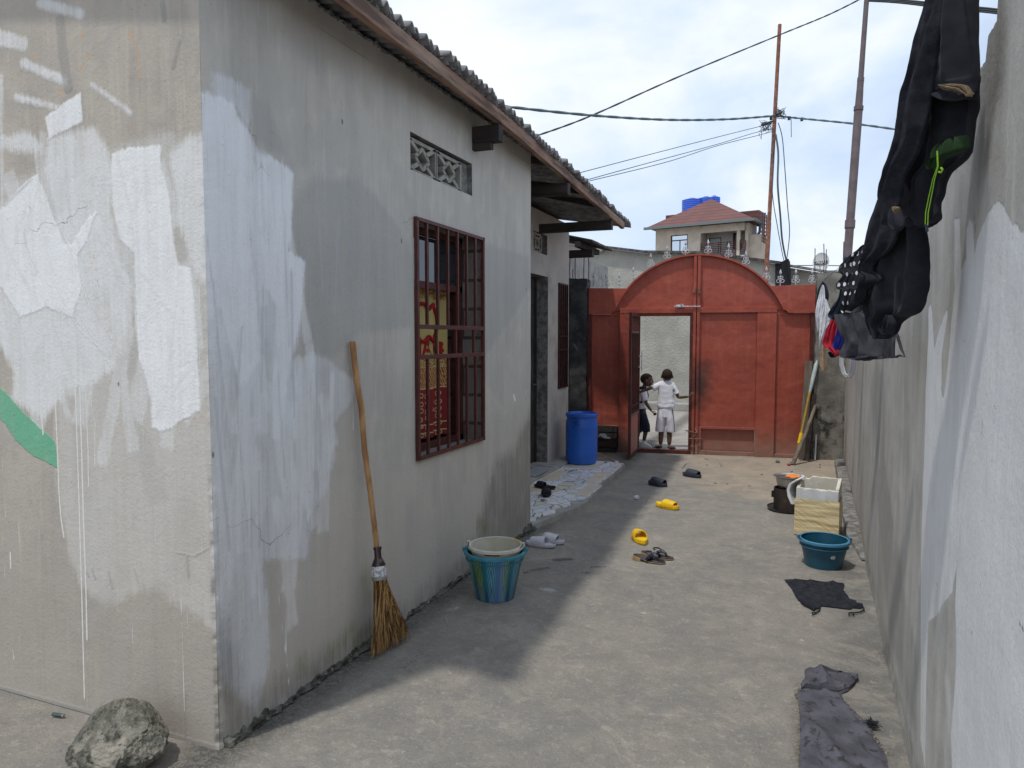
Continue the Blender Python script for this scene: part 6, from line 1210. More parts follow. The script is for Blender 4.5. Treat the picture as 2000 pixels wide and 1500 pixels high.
for v_ in bm.verts:
    p = v_.co.copy(); q = p * (1 + .10 * noise.noise(p * 1.3 + Vector((2, 0, 5))))
    for n_c, h_c in cuts:
        e_ = q.dot(n_c) - h_c
        if e_ > 0: q -= n_c * e_ * .93
    vor = noise.voronoi(p * 5 + Vector((1, 4, 2)))[0]; d = 1 + .035 * noise.noise(p * 4) + .05 * (vor[1] - vor[0]) * max(0, noise.noise(p * 2 + Vector((4, 4, 0))) + .2) + .03 * noise.noise(p * 14) + .022 * noise.noise(p * 34) - .07 * max(0, 1 - abs(p.z - .10 + .35 * p.x + .05 * noise.noise(p * 6)) / .05) * (1 if p.x > -.2 and p.y < .2 else 0) - .06 * max(0, noise.noise(p * 6 + Vector((9, 0, 0))) - .15)
    v_.co = Vector((q.x * d * .185, q.y * d * .14, max(-.10, q.z * d * .155)))
me = bpy.data.meshes.new('rock'); bm.to_mesh(me); bm.free(); me.materials.append(rm); me.polygons.foreach_set('use_smooth', [True] * len(me.polygons)); me.set_sharp_from_angle(angle=R(35))
rk = bpy.data.objects.new('rock', me); COL.objects.link(rk); rk.location = (-2.335, 1.83, .082); rk.rotation_euler = (0, 0, R(8)); tag(rk, 'rough grey boulder on the ground against the near wall corner', 'rock')

random.seed(77)
for i in range(9): blob('stone_chip', {0: 'largest grey chip lying by the boulder'}.get(i, 'small grey chip scattered by the boulder'), 'stone', Vector((random.uniform(-2.62, -2.06), random.uniform(1.70, 2.0), -.002)), random.uniform(.004, .009) if i else .014, M['cement_raw'], .6, 40 + i)['group'] = 'stone chips by the boulder'
for i in range(14): blob('soil_crumb', 'tiny earth crumb on the soil strip before the red gate', 'crumb', Vector((random.uniform(-1.2, .3), random.uniform(8.6, 9.8), -.002)), random.uniform(.007, .014), M['cement_raw'], .6, 60 + i)['group'] = 'earth crumbs before the gate'
# ---------------------------------------------------------------- footwear
def foot_outline(L, w_, n=30):
    pts = []
    for i in range(n):
        a = 2 * math.pi * i / n; x = math.cos(a) * L / 2; y = math.sin(a) * w_ / 2 * (1 + .16 * math.cos(a)); pts.append((x, y))
    return pts
def slide(label, cat, loc, ang, m_, L=.27, w_=.105, thick=.028, strap=(.02, .11), sh_=.05, group=None, inner=None, text=None, roll=0, closed=False, name='slide_sandal'):
    o = thing(name, label, cat, loc, ang, group); mb = MB(); ol = foot_outline(L, w_); n = len(ol)
    rings = [(.94, 0), (1.0, .006), (1.0, thick * .55), (.985, thick * .6), (1.02, thick * .8), (.98, thick), (.90, thick + .002), (.80, thick - .006)]
    vs = []
    for sc_, z in rings:
        for (x, y) in ol: vs.append((x * (1 - (1 - sc_) * w_ / L), y * sc_, z + .010 * max(0, x / L * 2 - .5) + .007 * max(0, -x / L * 2 - .3)))
    fs = [(j * n + k, j * n + (k + 1) % n, (j + 1) * n + (k + 1) % n, (j + 1) * n + k) for j in range(len(rings) - 1) for k in range(n)] + [tuple(range(n - 1, -1, -1)), tuple((len(rings) - 1) * n + k for k in range(n))]
    mb.add(vs, fs); mb.build('sole', m_, o, smooth=50)
    mb = MB(); nx, na = 12, 18; vs = []
    x0, x1 = strap
    for lay in (0, .006):
        for i in range(nx):
            f = i / (nx - 1); x = x0 + (x1 - x0) * f - L / 2 + .0; x = -L / 2 + x0 + (x1 - x0) * f
            hw = w_ / 2 * (1.0 + .16 * (x / (L / 2))) * math.sqrt(max(.05, 1 - (x / (L / 2)) ** 2)) + .003 - lay
            hh_ = sh_ * 1.12 * (1 - .20 * f ** 1.6) - lay
            for k in range(na):
                a = math.pi * k / (na - 1); c_ = math.cos(a); vs.append((x + .018 * (math.sin(a) - .7) * (1 if f < .5 else .6) * (1 - 2 * f if f < .5 else (f - .5)) * 1.0, hw * (abs(c_) ** .75) * (1 if c_ > 0 else -1), thick * .6 + hh_ * math.sin(a) ** .8 if math.sin(a) > 0 else thick * .6))
    N_ = nx * na; fs = []
    for i in range(nx - 1):
        for k in range(na - 1):
            a = i * na + k; fs.append((a, a + na, a + na + 1, a + 1)); fs.append((N_ + a, N_ + a + 1, N_ + a + na + 1, N_ + a + na))
    for k in range(na - 1): fs.append((k, k + 1, N_ + k + 1, N_ + k)); a = (nx - 1) * na + k; fs.append((a, N_ + a, N_ + a + 1, a + 1))
    mb.add(vs, fs); mb.build('strap', inner or m_, o, smooth=55)
    if text:
        s_, side_, tx = text; text_mesh(s_, .034, M['yellow_dark'], 'relief_lettering', lambda x, y, z: (tx + x * (1 if side_ < 0 else -1), side_ * (w_ / 2 * (1.0 + .16 * (tx / (L / 2))) + .0015 + z) * .985, .022 + y), o, extrude=.001, world=False, bold=.0015)
    return o
SL = 'slides scattered on the yard floor'
def dirpx(a, c): A_, C_ = G(*a), G(*c); return math.atan2(C_.y - A_.y, C_.x - A_.x)
p = G(1303, 992); slide('yellow slide in the sun with its open toe pointing right', 'sandal', p, R(-24), M['yellow'], L=.25, thick=.036, strap=(.095, .215), sh_=.052, text=('LOVE', -1, -.01), group=SL)
p = G(1250, 1057); slide('yellow slide at the shadow edge showing its heel and arched strap', 'sandal', p, R(118), M['yellow'], L=.24, thick=.036, strap=(.105, .215), sh_=.060, text=('LOVE', 1, .03), group=SL)
p = G(1284, 948); slide('dark slate slide lying just inside the shadow before the gate', 'sandal', p, R(-30), M['slate'], L=.25, w_=.11, thick=.034, strap=(.06, .225), sh_=.062, group=SL)
p = G(1351, 931); slide('dark slate slide lying in the sun nearest the gate', 'sandal', p, R(-28), M['slate'], L=.25, w_=.11, thick=.034, strap=(.07, .22), sh_=.062, group=SL)
p = G(1064, 953, .0655); slide('black slide on the porch tiles, farther one of the pair', 'sandal', p, R(-5), M['black_rubber'], L=.24, w_=.095, thick=.022, strap=(.04, .12), sh_=.05, group='pair of black slides')
p = G(1067, 966, .0655); slide('black slide on the porch tiles, nearer one pointing to the camera', 'sandal', p, R(-72), M['black_rubber'], L=.24, w_=.095, thick=.022, strap=(.11, .19), sh_=.05, group='pair of black slides')
p = G(1056, 1066); slide('white slide in front, beside the nested buckets', 'sandal', p, R(176), M['white_rubber'], L=.25, w_=.10, thick=.022, strap=(.08, .20), sh_=.055, group='pair of white slides')
p = G(1075, 1059); slide('white slide behind and crossing the front white one', 'sandal', p, R(-2), M['white_rubber'], L=.24, w_=.10, thick=.022, strap=(.07, .18), sh_=.055, group='pair of white slides')
def thong(label, loc, ang, flip=1):
    o = thing('thong_sandal', label, 'sandal', loc, ang, 'pair of thong sandals'); L = .245; mb = MB(); ol = foot_outline(L, .085); n = len(ol); lift = lambda x: .022 * max(0, min(1, (-x + .01) / .09))
    vs = [(x, y, .004 + lift(x)) for x, y in ol] + [(x, y, .009 + lift(x)) for x, y in ol]; mb.add(vs, [(k, (k + 1) % n, n + (k + 1) % n, n + k) for k in range(n)] + [tuple(range(n - 1, -1, -1)), tuple(range(n, 2 * n))]); mb.build('sole', M['heel_wood'], o)
    mb = MB(); vs = [(x * .98, y * .97, .009 + lift(x)) for x, y in ol] + [(x * .96, y * .93, .014 + lift(x)) for x, y in ol]; mb.add(vs, [(k, (k + 1) % n, n + (k + 1) % n, n + k) for k in range(n)] + [tuple(range(n, 2 * n))]); mb.build('insole', M['patent'], o)
    mb = MB(); mb.prism([(-.118, -.020), (-.10, -.032), (-.055, -.036), (-.05, .036), (-.10, .032), (-.118, .020)], lambda x, y: (x, y, 0), lambda x, y: (x, y, .024)); mb.build('heel', M['heel_wood'], o)
    for sg in (-1, 1):
        mb = MB(); pts = [(.075, .0, .013), (.055, .004 * sg, .040), (.02, .028 * sg, .052), (-.012, .043 * sg, .020)]; 
        for i in range(3): mb.bar(pts[i], pts[i + 1], .024 + .006 * i, .005, up=(0, 0, 1))
        mb.build('thong_strap', M['patent'], o, bevel=.001)
    mb = MB(); mb.tube([(.02, .030, .055), (.0, .036, .062), (-.02, .02, .066), (-.03, 0, .068), (-.02, -.02, .066), (.0, -.036, .060), (.02, -.030, .053)], .0055, 8); mb.build('buckle_loop', M['patent'], o, smooth=50)
    return o
thong('black thong sandal with wooden heel, nearer one of the crossed pair', G(1268, 1096), R(-8)); thong('black thong sandal partly behind the nearer one, loop standing up', G(1284, 1089), R(-3))

# ================================================================ CLOTHS
def row_span(poly, y):
    xs = []
    n = len(poly)
    for i in range(n):
        a, c = poly[i], poly[(i + 1) % n]
        if (a[1] <= y < c[1]) or (c[1] <= y < a[1]): xs.append(a[0] + (y - a[1]) / (c[1] - a[1]) * (c[0] - a[0]))
    return (min(xs), max(xs)) if xs else None
def ground_cloth(name, label, cat, poly, m_, hscale, seed, fr=9.0):
    """a cloth lying on the ground inside an outline of surveyed picture points"""
    P = [G(*p).xy[:] for p in poly]; ylo = min(p[1] for p in P); yhi = max(p[1] for p in P); rows = []; ny, nx = 90, 110
    for j in range(ny):
        y = ylo + (yhi - ylo) * (.004 + .992 * j / (ny - 1)); s_ = row_span(P, y)
        rows.append((y, *s_) if s_ else (y, *rows[-1][1:]))
    vs = []
    for (y, a, c) in rows:
        for i in range(nx):
            f = i / (nx - 1); x = a + (c - a) * f + (.005 * noise.noise(Vector((y * 38, f * 3, seed))) + .003 * noise.noise(Vector((y * 110, f * 3, seed)))) * abs(2 * f - 1); q = Vector((x * fr, y * fr, seed)); e = min(1, min(f, 1 - f) * 14, (y - ylo) * 60, (yhi - y) * 60)
            h = (max(0, 1 - abs(noise.noise(q * .55 + Vector((0, 0, 3)))) * 9) * 1.3 + max(0, 1 - abs(noise.noise(q * 1.1 + Vector((5, 0, 0)))) * 10) * .6 + .5 * abs(noise.noise(q)) + .35 * abs(noise.noise(q * 2.6)) + .2) * hscale * max(.15, e)
            vs.append((x, y, .003 + h))
    N_ = len(vs); fs = [(j * nx + i, j * nx + i + 1, (j + 1) * nx + i + 1, (j + 1) * nx + i) for j in range(ny - 1) for i in range(nx - 1)]
    bd = [i for i in range(nx)] + [j * nx + nx - 1 for j in range(1, ny)] + [(ny - 1) * nx + i for i in range(nx - 2, -1, -1)] + [j * nx for j in range(ny - 2, 0, -1)]
    vs2 = [(vs[k][0], vs[k][1], 0) for k in bd]; nb_ = len(bd); fs += [(bd[k], N_ + k, N_ + (k + 1) % nb_, bd[(k + 1) % nb_]) for k in range(nb_)]
    mb = MB(); mb.add(vs + vs2, fs); return mb
bg = [(1532, 1133), (1545, 1132), (1565, 1136), (1590, 1136), (1646, 1139), (1650, 1144), (1646, 1152), (1656, 1164), (1660, 1171), (1670, 1173), (1674, 1178), (1685, 1180), (1686, 1186), (1678, 1189), (1668, 1186), (1660, 1191), (1650, 1187), (1625, 1183), (1606, 1184), (1598, 1189), (1590, 1194), (1583, 1190), (1570, 1184), (1560, 1174), (1554, 1166), (1546, 1150)]
tp_ = thing('black_top', 'black strappy top spread flat on the ground before the teal bucket', 'garment', G(1600, 1160))
ground_cloth('cloth', '', '', bg, None, .009, 3, 9).build('fabric', M['black_cloth2'], tp_, world=True, smooth=70)
mb = MB(); mb.tube([G(1602, 1184, .006), G(1600, 1192, .006), G(1592, 1197, .008), G(1586, 1196, .008), G(1588, 1201, .006), G(1594, 1198, .014)], .004, 6)
mb2 = MB(); mb2.tube([G(1685, 1184, .006), G(1688, 1191, .008), (G(1680, 1195, .008)), G(1668, 1197, .008), G(1658, 1197, .008), G(1658, 1201, .007), G(1668, 1201, .01), G(1664, 1196, .012)], .004, 6)
mb.build('strap', M['black_cloth2'], tp_, world=True, smooth=60); mb2.build('strap', M['black_cloth2'], tp_, world=True, smooth=60)
gmat = [(1573, 1312), (1578, 1318), (1600, 1320), (1625, 1324), (1645, 1323), (1673, 1322), (1676, 1326), (1668, 1340), (1655, 1352), (1642, 1357), (1646, 1366), (1662, 1382), (1680, 1402), (1700, 1418), (1706, 1432), (1718, 1450), (1730, 1475), (1735, 1500), (1738, 1560), (1560, 1545), (1560, 1480), (1563, 1440), (1562, 1400), (1560, 1372), (1552, 1358), (1560, 1354), (1558, 1346), (1566, 1346), (1565, 1336), (1572, 1330)]
rug = thing('floor_cloth', 'frayed grey spotted cloth crumpled on the ground at the lower right', 'cloth', G(1640, 1430))
ground_cloth('cloth', '', '', gmat, None, .020, 8, 4.0).build('fabric', M['mat_grey'], rug, world=True, smooth=70)
flap = [(1572, 1313), (1580, 1317), (1625, 1324), (1674, 1322), (1677, 1327), (1666, 1342), (1652, 1352), (1636, 1356), (1615, 1350), (1600, 1352), (1580, 1346), (1566, 1350), (1566, 1338), (1573, 1330)]
fm_ = ground_cloth('cloth', '', '', flap, None, .022, 15, 6.5); fm_.v = [(x, y, z + (.014 if z > .0005 else 0)) for x, y, z in fm_.v]; fm_.build('folded_flap', M['mat_grey'], rug, world=True, smooth=70)
random.seed(21); mb = MB()
for i in range(170):
    if i < 90: py = random.uniform(1335, 1500); base_ = G(1562 + random.uniform(-2, 2), py, .008); d_ = Vector((random.uniform(-.035, -.008), random.uniform(-.015, .015), 0))
    elif i < 120: px = random.uniform(1575, 1672); base_ = G(px, 1323, .01); d_ = Vector((random.uniform(-.01, .01), random.uniform(.006, .02), 0))
    else: f = random.random(); base_ = G(1648 + 82 * f, 1368 + 105 * f, .008); d_ = Vector((random.uniform(.004, .03), random.uniform(-.01, .02), 0))
    mb.tube([base_, base_ + d_ * .5 + Vector((0, random.uniform(-.006, .006), .006)), base_ + d_ + Vector((0, 0, -.004))], .0008, 3, cap=False)
fr_ = mb.build('fringe', M['thread_tan'], rug, world=True); fr_['kind'] = 'stuff'
mb = MB()
for i in range(30):
    c_ = G(1704, 1414, .02); mb.tube([c_ + Vector((random.gauss(0, .014), random.gauss(0, .014), random.uniform(-.012, .015))) for _ in range(4)], .0012, 4)
mb.build('thread_knot', M['black_cloth'], rug, world=True)

# hanging clothes: outline measured on an upright plane, folds and thickness added as real depth
def chaikin(p, n=2):
    for _ in range(n): p = [q for i in range(len(p)) for q in ((.82 * p[i][0] + .18 * p[(i + 1) % len(p)][0], .82 * p[i][1] + .18 * p[(i + 1) % len(p)][1]), (.18 * p[i][0] + .82 * p[(i + 1) % len(p)][0], .18 * p[i][1] + .82 * p[(i + 1) % len(p)][1]))]
    return p
def hanging(name, label, cat, poly, p0, p1, m_, amp=.02, nf=5, thick=.03, seed=0, off=0.0, ny=90, nx=70, group=None, parent=None, flare=1.0, topflat=.4, ragged=0):
    p0 = Vector((*p0, 0)); p1 = Vector((*p1, 0)); u = (p1 - p0).normalized(); nrm = Vector((u.y, -u.x, 0))
    if nrm.dot(Vector((0, 0, 0)) - p0) < 0: nrm = -nrm
    p0o = p0 + nrm * off
    P = [(lambda q: ((q - p0o).dot(u), q.z))(PLN(*pt, p0o, p0o + u)) for pt in chaikin(poly)]
    zl = min(p[1] for p in P); zh = max(p[1] for p in P); vs = []; rows = []
    for j in range(ny):
        z = zl + (zh - zl) * (.003 + .994 * j / (ny - 1)); s_ = row_span(P, z); rows.append((z, *(s_ if s_ else rows[-1][1:])))
    for side_ in (1, -1):
        for (z, a, c) in rows:
            tt = (zh - z) / (zh - zl)
            for i in range(nx):
                f = i / (nx - 1); s_ = a + (c - a) * f
                fold = amp * (topflat + (1 - topflat) * tt) * (math.sin(f * nf * 2 * math.pi + 2.2 * noise.noise(Vector((z * 2.2, seed, 0))) + seed) + .5 * math.sin(f * nf * 4.3 * math.pi + 3 * noise.noise(Vector((z * 3, seed + 4, 0)))) + 1.2 * noise.noise(Vector((s_ * 7, z * 4, seed))) + .7 * noise.noise(Vector((s_ * 18, z * 9, seed))) + .35 * noise.noise(Vector((s_ * 45, z * 30, seed))))
                prof_ = thick * math.sqrt(max(0, 1 - (2 * f - 1) ** 2)) * (.55 + .45 * math.sin(min(1, tt * 1.1) * math.pi) ** .5 if True else 1)
                q = p0o + u * s_ + nrm * (fold * (1 if side_ > 0 else .6) + side_ * (prof_ + .002))
                zz_ = z + (ragged * noise.noise(Vector((s_ * 60, seed, 0))) if tt > .97 else 0) + (.004 * math.sin(f * nf * 6) if tt > .98 else 0)
                vs.append((q.x, q.y, zz_))
    N_ = nx * ny; fs = []
    for j in range(ny - 1):
        for i in range(nx - 1):
            a = j * nx + i; fs.append((a, a + 1, a + nx + 1, a + nx)); fs.append((N_ + a, N_ + a + nx, N_ + a + nx + 1, N_ + a + 1))
        for i in (0, nx - 1): a = j * nx + i; fs.append((a, a + nx, N_ + a + nx, N_ + a))
    for j in (0, ny - 1):
        for i in range(nx - 1): a = j * nx + i; fs.append((a, N_ + a, N_ + a + 1, a + 1))
    mb = MB(); mb.add(vs, fs); o = mb.build(name, m_, parent, world=True, smooth=75)
    if parent is None: tag(o, label, cat, group)
    return o
CG = 'clothes hanging along the right wall'
A0, A1 = (.02, 2.55), (.33, 1.95)     # turned planes the garments hang in
def garment(name, label, cat, loc=(0, 0, 2)): return thing(name, label, cat, loc, 0, CG)
# longest black pair of trousers nearest the camera
g1_ = garment('hanging_trousers', 'large black trousers hung highest and nearest, tan pocket lining and lime drawstring showing', 'trousers', (.2, 2.2, 2.0))
hanging('leg_cloth', '', '', [(1850, -60), (1903, -60), (1903, 60), (1905, 150), (1899, 190), (1850, 200), (1808, 178), (1798, 200), (1788, 196), (1800, 160), (1818, 110), (1826, 60), (1838, 10)], A0, A1, M['black_cloth'], amp=.010, nf=1.5, thick=.035, seed=1, parent=g1_, topflat=.7)
hanging('back_cloth', '', '', [(1852, -60), (1898, -60), (1904, 60), (1906, 205), (1898, 225), (1896, 245), (1894, 290), (1885, 305), (1868, 318), (1852, 332), (1846, 350), (1842, 380), (1834, 392), (1835, 420), (1828, 432), (1812, 442), (1790, 444), (1765, 440), (1738, 436), (1740, 425), (1736, 410), (1745, 380), (1744, 350), (1750, 310), (1758, 285), (1764, 260), (1762, 215), (1764, 185), (1785, 120), (1812, 55), (1828, 0)], A0, A1, M['black_cloth'], amp=.012, nf=2.5, thick=.03, seed=4, off=-.05, parent=g1_, topflat=.6)
hanging('side_cloth', '', '', [(1828, -60), (1860, -60), (1850, 40), (1830, 120), (1810, 200), (1800, 260), (1782, 300), (1762, 340), (1752, 400), (1742, 440), (1736, 436), (1728, 405), (1727, 375), (1738, 330), (1752, 280), (1757, 240), (1762, 190), (1788, 130), (1800, 70), (1815, 20)], A0, A1, M['black_cloth2'], amp=.010, nf=1.5, thick=.02, seed=7, off=.03, parent=g1_, topflat=.6)
hanging('pocket_lining', '', '', [(1834, 165), (1860, 163), (1890, 166), (1897, 175), (1899, 187), (1880, 183), (1862, 178), (1846, 176)], A0, A1, M['tan_cloth'], amp=.004, nf=2, thick=.008, seed=2, off=.06, parent=g1_, ny=20)
hanging('waist_band', '', '', [(1738, 436), (1742, 408), (1752, 402), (1758, 412), (1764, 430), (1766, 445), (1750, 450), (1738, 444)], A0, A1, M['black_cloth2'], amp=.004, nf=2, thick=.012, seed=3, off=.06, parent=g1_, ny=24)
hanging('pocket_lining', '', '', [(1744, 404), (1752, 403), (1757, 406), (1755, 411), (1751, 415), (1747, 410)], A0, A1, M['tan_cloth'], amp=.003, nf=1, thick=.006, seed=2, off=.09, parent=g1_, ny=12)
hanging('green_lining', '', '', [(1820, 300), (1830, 285), (1862, 270), (1890, 262), (1893, 292), (1870, 290), (1850, 296), (1830, 330), (1815, 330)], A0, A1, M['green_dark'], amp=.006, nf=3, thick=.012, seed=6, off=.03, parent=g1_, ny=30)
tq = lambda px, py, off_: PLN(px, py, Vector((*A0, 0)) + Vector((-.3, -.17, 0)) * off_ * 2, Vector((*A1, 0)) + Vector((-.3, -.17, 0)) * off_ * 2)
for dx in (0, 5):
    mb = MB(); mb.tube([tq(1830 + dx * .2, 295, .1), tq(1831 + dx * .3, 325, .1), tq(1822 + dx * .7, 350, .1), tq(1814 + dx, 385, .1), tq(1808 + dx, 415, .1), tq(1807 + dx, 440, .1)], .0013, 6); mb.build('drawstring', M['lime'], g1_, world=True, smooth=60)
mb = MB(); mb.tube([tq(1838, 328, .1), tq(1841, 331, .1), tq(1838, 337, .1), tq(1834, 336, .1)], .0026, 6); mb.build('cord_stop', M['lime'], g1_, world=True, smooth=60)
mb = MB(); mb.tube([tq(1809, 438, .1), tq(1811, 452, .1)], .0035, 6); mb.build('cord_tip', M['navy'], g1_, world=True)
# black shirt with wavy hem
g2_ = garment('hanging_shirt', 'long black shirt with wavy stitched hem hanging below the large trousers', 'shirt', (.2, 2.6, 1.8))
B0, B1 = (.03, 2.85), (.33, 2.25)
hanging('front_cloth', '', '', [(1722, 378), (1735, 360), (1760, 370), (1762, 430), (1750, 480), (1728, 500), (1712, 512), (1706, 530), (1722, 536), (1724, 548), (1705, 558), (1690, 566), (1688, 582), (1680, 592), (1667, 596), (1668, 588), (1684, 530), (1694, 470), (1706, 425)], B0, B1, M['black_cloth2'], amp=.010, nf=2.0, thick=.012, seed=12, off=.05, parent=g2_, topflat=.5)
hanging('body_cloth', '', '', [(1740, 380), (1800, 400), (1804, 440), (1811, 470), (1813, 520), (1811, 560), (1803, 588), (1792, 612), (1770, 618), (1752, 632), (1746, 652), (1728, 662), (1710, 655), (1700, 640), (1696, 610), (1690, 592), (1700, 540), (1712, 470), (1728, 420)], B0, B1, M['black_cloth'], amp=.014, nf=2.2, thick=.035, seed=14, parent=g2_, topflat=.5)
hanging('cuff', '', '', [(1732, 615), (1744, 616), (1748, 632), (1742, 648), (1734, 655), (1724, 652), (1718, 640), (1726, 628)], B0, B1, M['black_cloth'], amp=.006, nf=2.5, thick=.010, seed=15, off=.035, parent=g2_, ny=26)
C0_, C1_ = (.08, 3.6), (.36, 2.9)
hanging('hanging_rag', 'thin charcoal rag with frayed tie hanging lowest in front of the wall', 'cloth', [(1628, 612), (1640, 622), (1655, 618), (1672, 602), (1690, 596), (1720, 600), (1745, 620), (1752, 650), (1751, 670), (1750, 688), (1752, 700), (1735, 700), (1700, 704), (1665, 702), (1640, 698), (1637, 690), (1650, 668), (1640, 650), (1632, 632)], C0_, C1_, M['rag'], amp=.008, nf=2.4, thick=.012, seed=18, group=CG, ragged=.002)
mb = MB(); rp = lambda px, py: PLN(px, py, (C0_[0] - .03, C0_[1]), (C1_[0] - .03, C1_[1]))
mb.tube([rp(1748, 640), rp(1754, 660), rp(1760, 680), rp(1768, 698), rp(1758, 694), rp(1750, 697)], [.004, .006, .006, .002, .004, .005], 6)
for i in range(9): mb.tube([rp(1748, 640 + i * 3), rp(1752 + random.random() * 8, 642 + i * 3 + random.random() * 6)], .001, 3)
ro = mb.build('frayed_tie', M['rag']); ro.parent = bpy.data.objects['hanging_rag']
# polka dot blouse
pd = bpy.data.materials.new('polka'); pd.use_nodes = True; t = NT(pd.node_tree); b = t.n['Principled BSDF']; v = t.coord('Object'); 
sx = t.new('ShaderNodeSeparateXYZ'); t.l.new(v, sx.inputs[0]); sxy = t.math('MULTIPLY', t.math('ADD', sx.outputs[1], t.math('MULTIPLY', sx.outputs[0], -1.2)), 1.0)
u_ = t.math('MULTIPLY', sxy, 15); w_ = t.math('MULTIPLY', sx.outputs[2], 18)
row = t.math('FLOOR', w_); u2 = t.math('ADD', u_, t.math('MULTIPLY', row, .5)); fu = t.math('SUBTRACT', t.math('FRACT', u2), .5); fw_ = t.math('SUBTRACT', t.math('FRACT', w_), .5)
dd = t.math('SQRT', t.math('ADD', t.math('MULTIPLY', fu, fu), t.math('MULTIPLY', fw_, fw_))); t.put(b.inputs['Base Color'], t.mix(t.ramp(dd, .20, .23, 1, 0), (.010, .011, .018, 1), (.72, .72, .74, 1))); b.inputs['Roughness'].default_value = .9
E0, E1 = (.08, 5.0), (.36, 4.5)
hanging('hanging_blouse', 'navy blouse with white polka dots hanging behind the long black shirt', 'blouse', [(1690, 478), (1700, 476), (1700, 520), (1694, 560), (1684, 590), (1672, 604), (1655, 612), (1645, 606), (1646, 580), (1650, 566), (1636, 566), (1633, 556), (1642, 545), (1648, 538), (1638, 530), (1640, 520), (1655, 505), (1672, 492)], E0, E1, pd, amp=.016, nf=2.5, thick=.03, seed=22, group=CG)
F0, F1 = (.10, 6.6), (.40, 6.2)
hanging('hanging_shorts', 'dark navy shorts hanging between the polka dot blouse and white shirt', 'shorts', [(1652, 500), (1660, 505), (1656, 560), (1654, 600), (1648, 612), (1640, 622), (1628, 625), (1617, 615), (1628, 600), (1640, 585), (1648, 560), (1650, 530)], F0, F1, M['navy'], amp=.015, nf=2, thick=.03, seed=25, group=CG, ny=40, nx=40)
hanging('hanging_shirt', 'bright blue shirt glimpsed behind the charcoal rag', 'shirt', [(1658, 500), (1666, 500), (1668, 600), (1664, 640), (1655, 665), (1644, 680), (1634, 684), (1628, 676), (1632, 660), (1645, 630)], F0, F1, M['blue_cloth'], amp=.015, nf=3, thick=.02, seed=26, off=-.1, group=CG, ny=40, nx=40)
hanging('hanging_shirt', 'red shirt hanging left of the charcoal rag', 'shirt', [(1648, 530), (1654, 532), (1652, 580), (1646, 612), (1640, 640), (1640, 655), (1634, 670), (1640, 690), (1634, 697), (1626, 690), (1618, 684), (1606, 674), (1605, 668), (1612, 645), (1625, 622), (1642, 595), (1646, 560)], (.10, 7.4), (.40, 7.2), M['red_cloth'], amp=.018, nf=3, thick=.025, seed=28, group=CG, ny=50, nx=40)
H0, H1 = (.10, 9.0), (.42, 8.9)
hanging('hanging_shirt', 'white shirt tied to the wire beside the gate, outer one', 'shirt', [(1606, 555), (1610, 560), (1612, 590), (1608, 625), (1604, 640), (1598, 652), (1592, 620), (1594, 600), (1600, 575)], H0, H1, M['white_cloth'], amp=.012, nf=3, thick=.03, seed=30, group=CG, ny=50, nx=40)
hanging('hanging_shirt', 'white crumpled shirt hanging beside beige trousers near the pillar', 'shirt', [(1612, 580), (1622, 604), (1624, 612), (1620, 640), (1614, 655), (1606, 668), (1602, 690), (1600, 660), (1602, 620), (1608, 600)], H0, H1, M['white_cloth'], amp=.015, nf=2.5, thick=.03, seed=31, off=.08, group=CG, ny=50, nx=40)
hanging('hanging_trousers', 'beige trousers hanging behind the white shirts, leg dangling lowest', 'trousers', [(1610, 575), (1614, 600), (1613, 640), (1614, 665), (1611, 690), (1618, 720), (1606, 726), (1602, 712), (1603, 690), (1600, 660), (1603, 610)], H0, H1, M['beige_cloth'], amp=.012, nf=1.5, thick=.025, seed=33, off=-.06, group=CG, ny=50, nx=40)
hanging('hanging_cloth', 'black lace piece knotted over the wire at the pillar top', 'cloth', [(1607, 548), (1614, 556), (1620, 576), (1617, 590), (1612, 575), (1607, 562), (1602, 575), (1598, 590), (1594, 588), (1597, 565)], H0, H1, M['black_cloth'], amp=.008, nf=2, thick=.02, seed=35, off=-.12, group=CG, ny=40, nx=40)
hanging('hanging_cloth', 'small black cloth with red edge below the red shirt', 'cloth', [(1616, 688), (1630, 684), (1636, 692), (1632, 698), (1622, 698)], (.10, 7.4), (.40, 7.2), M['black_cloth'], amp=.01, nf=2, thick=.02, seed=36, off=-.05, group=CG, ny=20, nx=30)
# pale tubing loops hanging behind the rag
hs_ = thing('hose', 'loops of pale grey tubing hanging below the charcoal rag', 'hose', (.3, 5, 1.3), 0, CG)
mb = MB(); hq = lambda px, py, o_=0: PLN(px, py, (.12 + o_, 5.2), (.42 + o_, 4.8))
for k, (dx, dw) in enumerate(((0, 0), (2, -4), (5, 3))):
    mb.tube([hq(1642 + dx, 690), hq(1641 + dx, 712), hq(1646 + dx, 730), hq(1654 + dx + dw / 2, 737), hq(1663 + dw, 730), hq(1667 + dw, 712), hq(1664 + dw, 690)], .0065, 8)
mb.build('tubing', M['hose'], hs_, world=True, smooth=60)
# the line the clothes hang on
gpl = gpt(3.10, .1, 2.47)
mb = MB(); ends = [gpl, PLN(1607, 550, H0, H1), PLN(1655, 508, F0, F1), PLN(1690, 480, E0, E1), PLN(1745, 385, B0, B1), PLN(1850, 30, A0, A1), PLN(1868, -60, A0, A1), Vector((.2, .9, 2.62)), Vector((.2, -1.2, 2.8))]
mb.tube(ends, .002, 5); tag(mb.build('clothes_line', M['cable']), 'thin wire clothes line running from the gate pillar over the yard', 'clothes line')

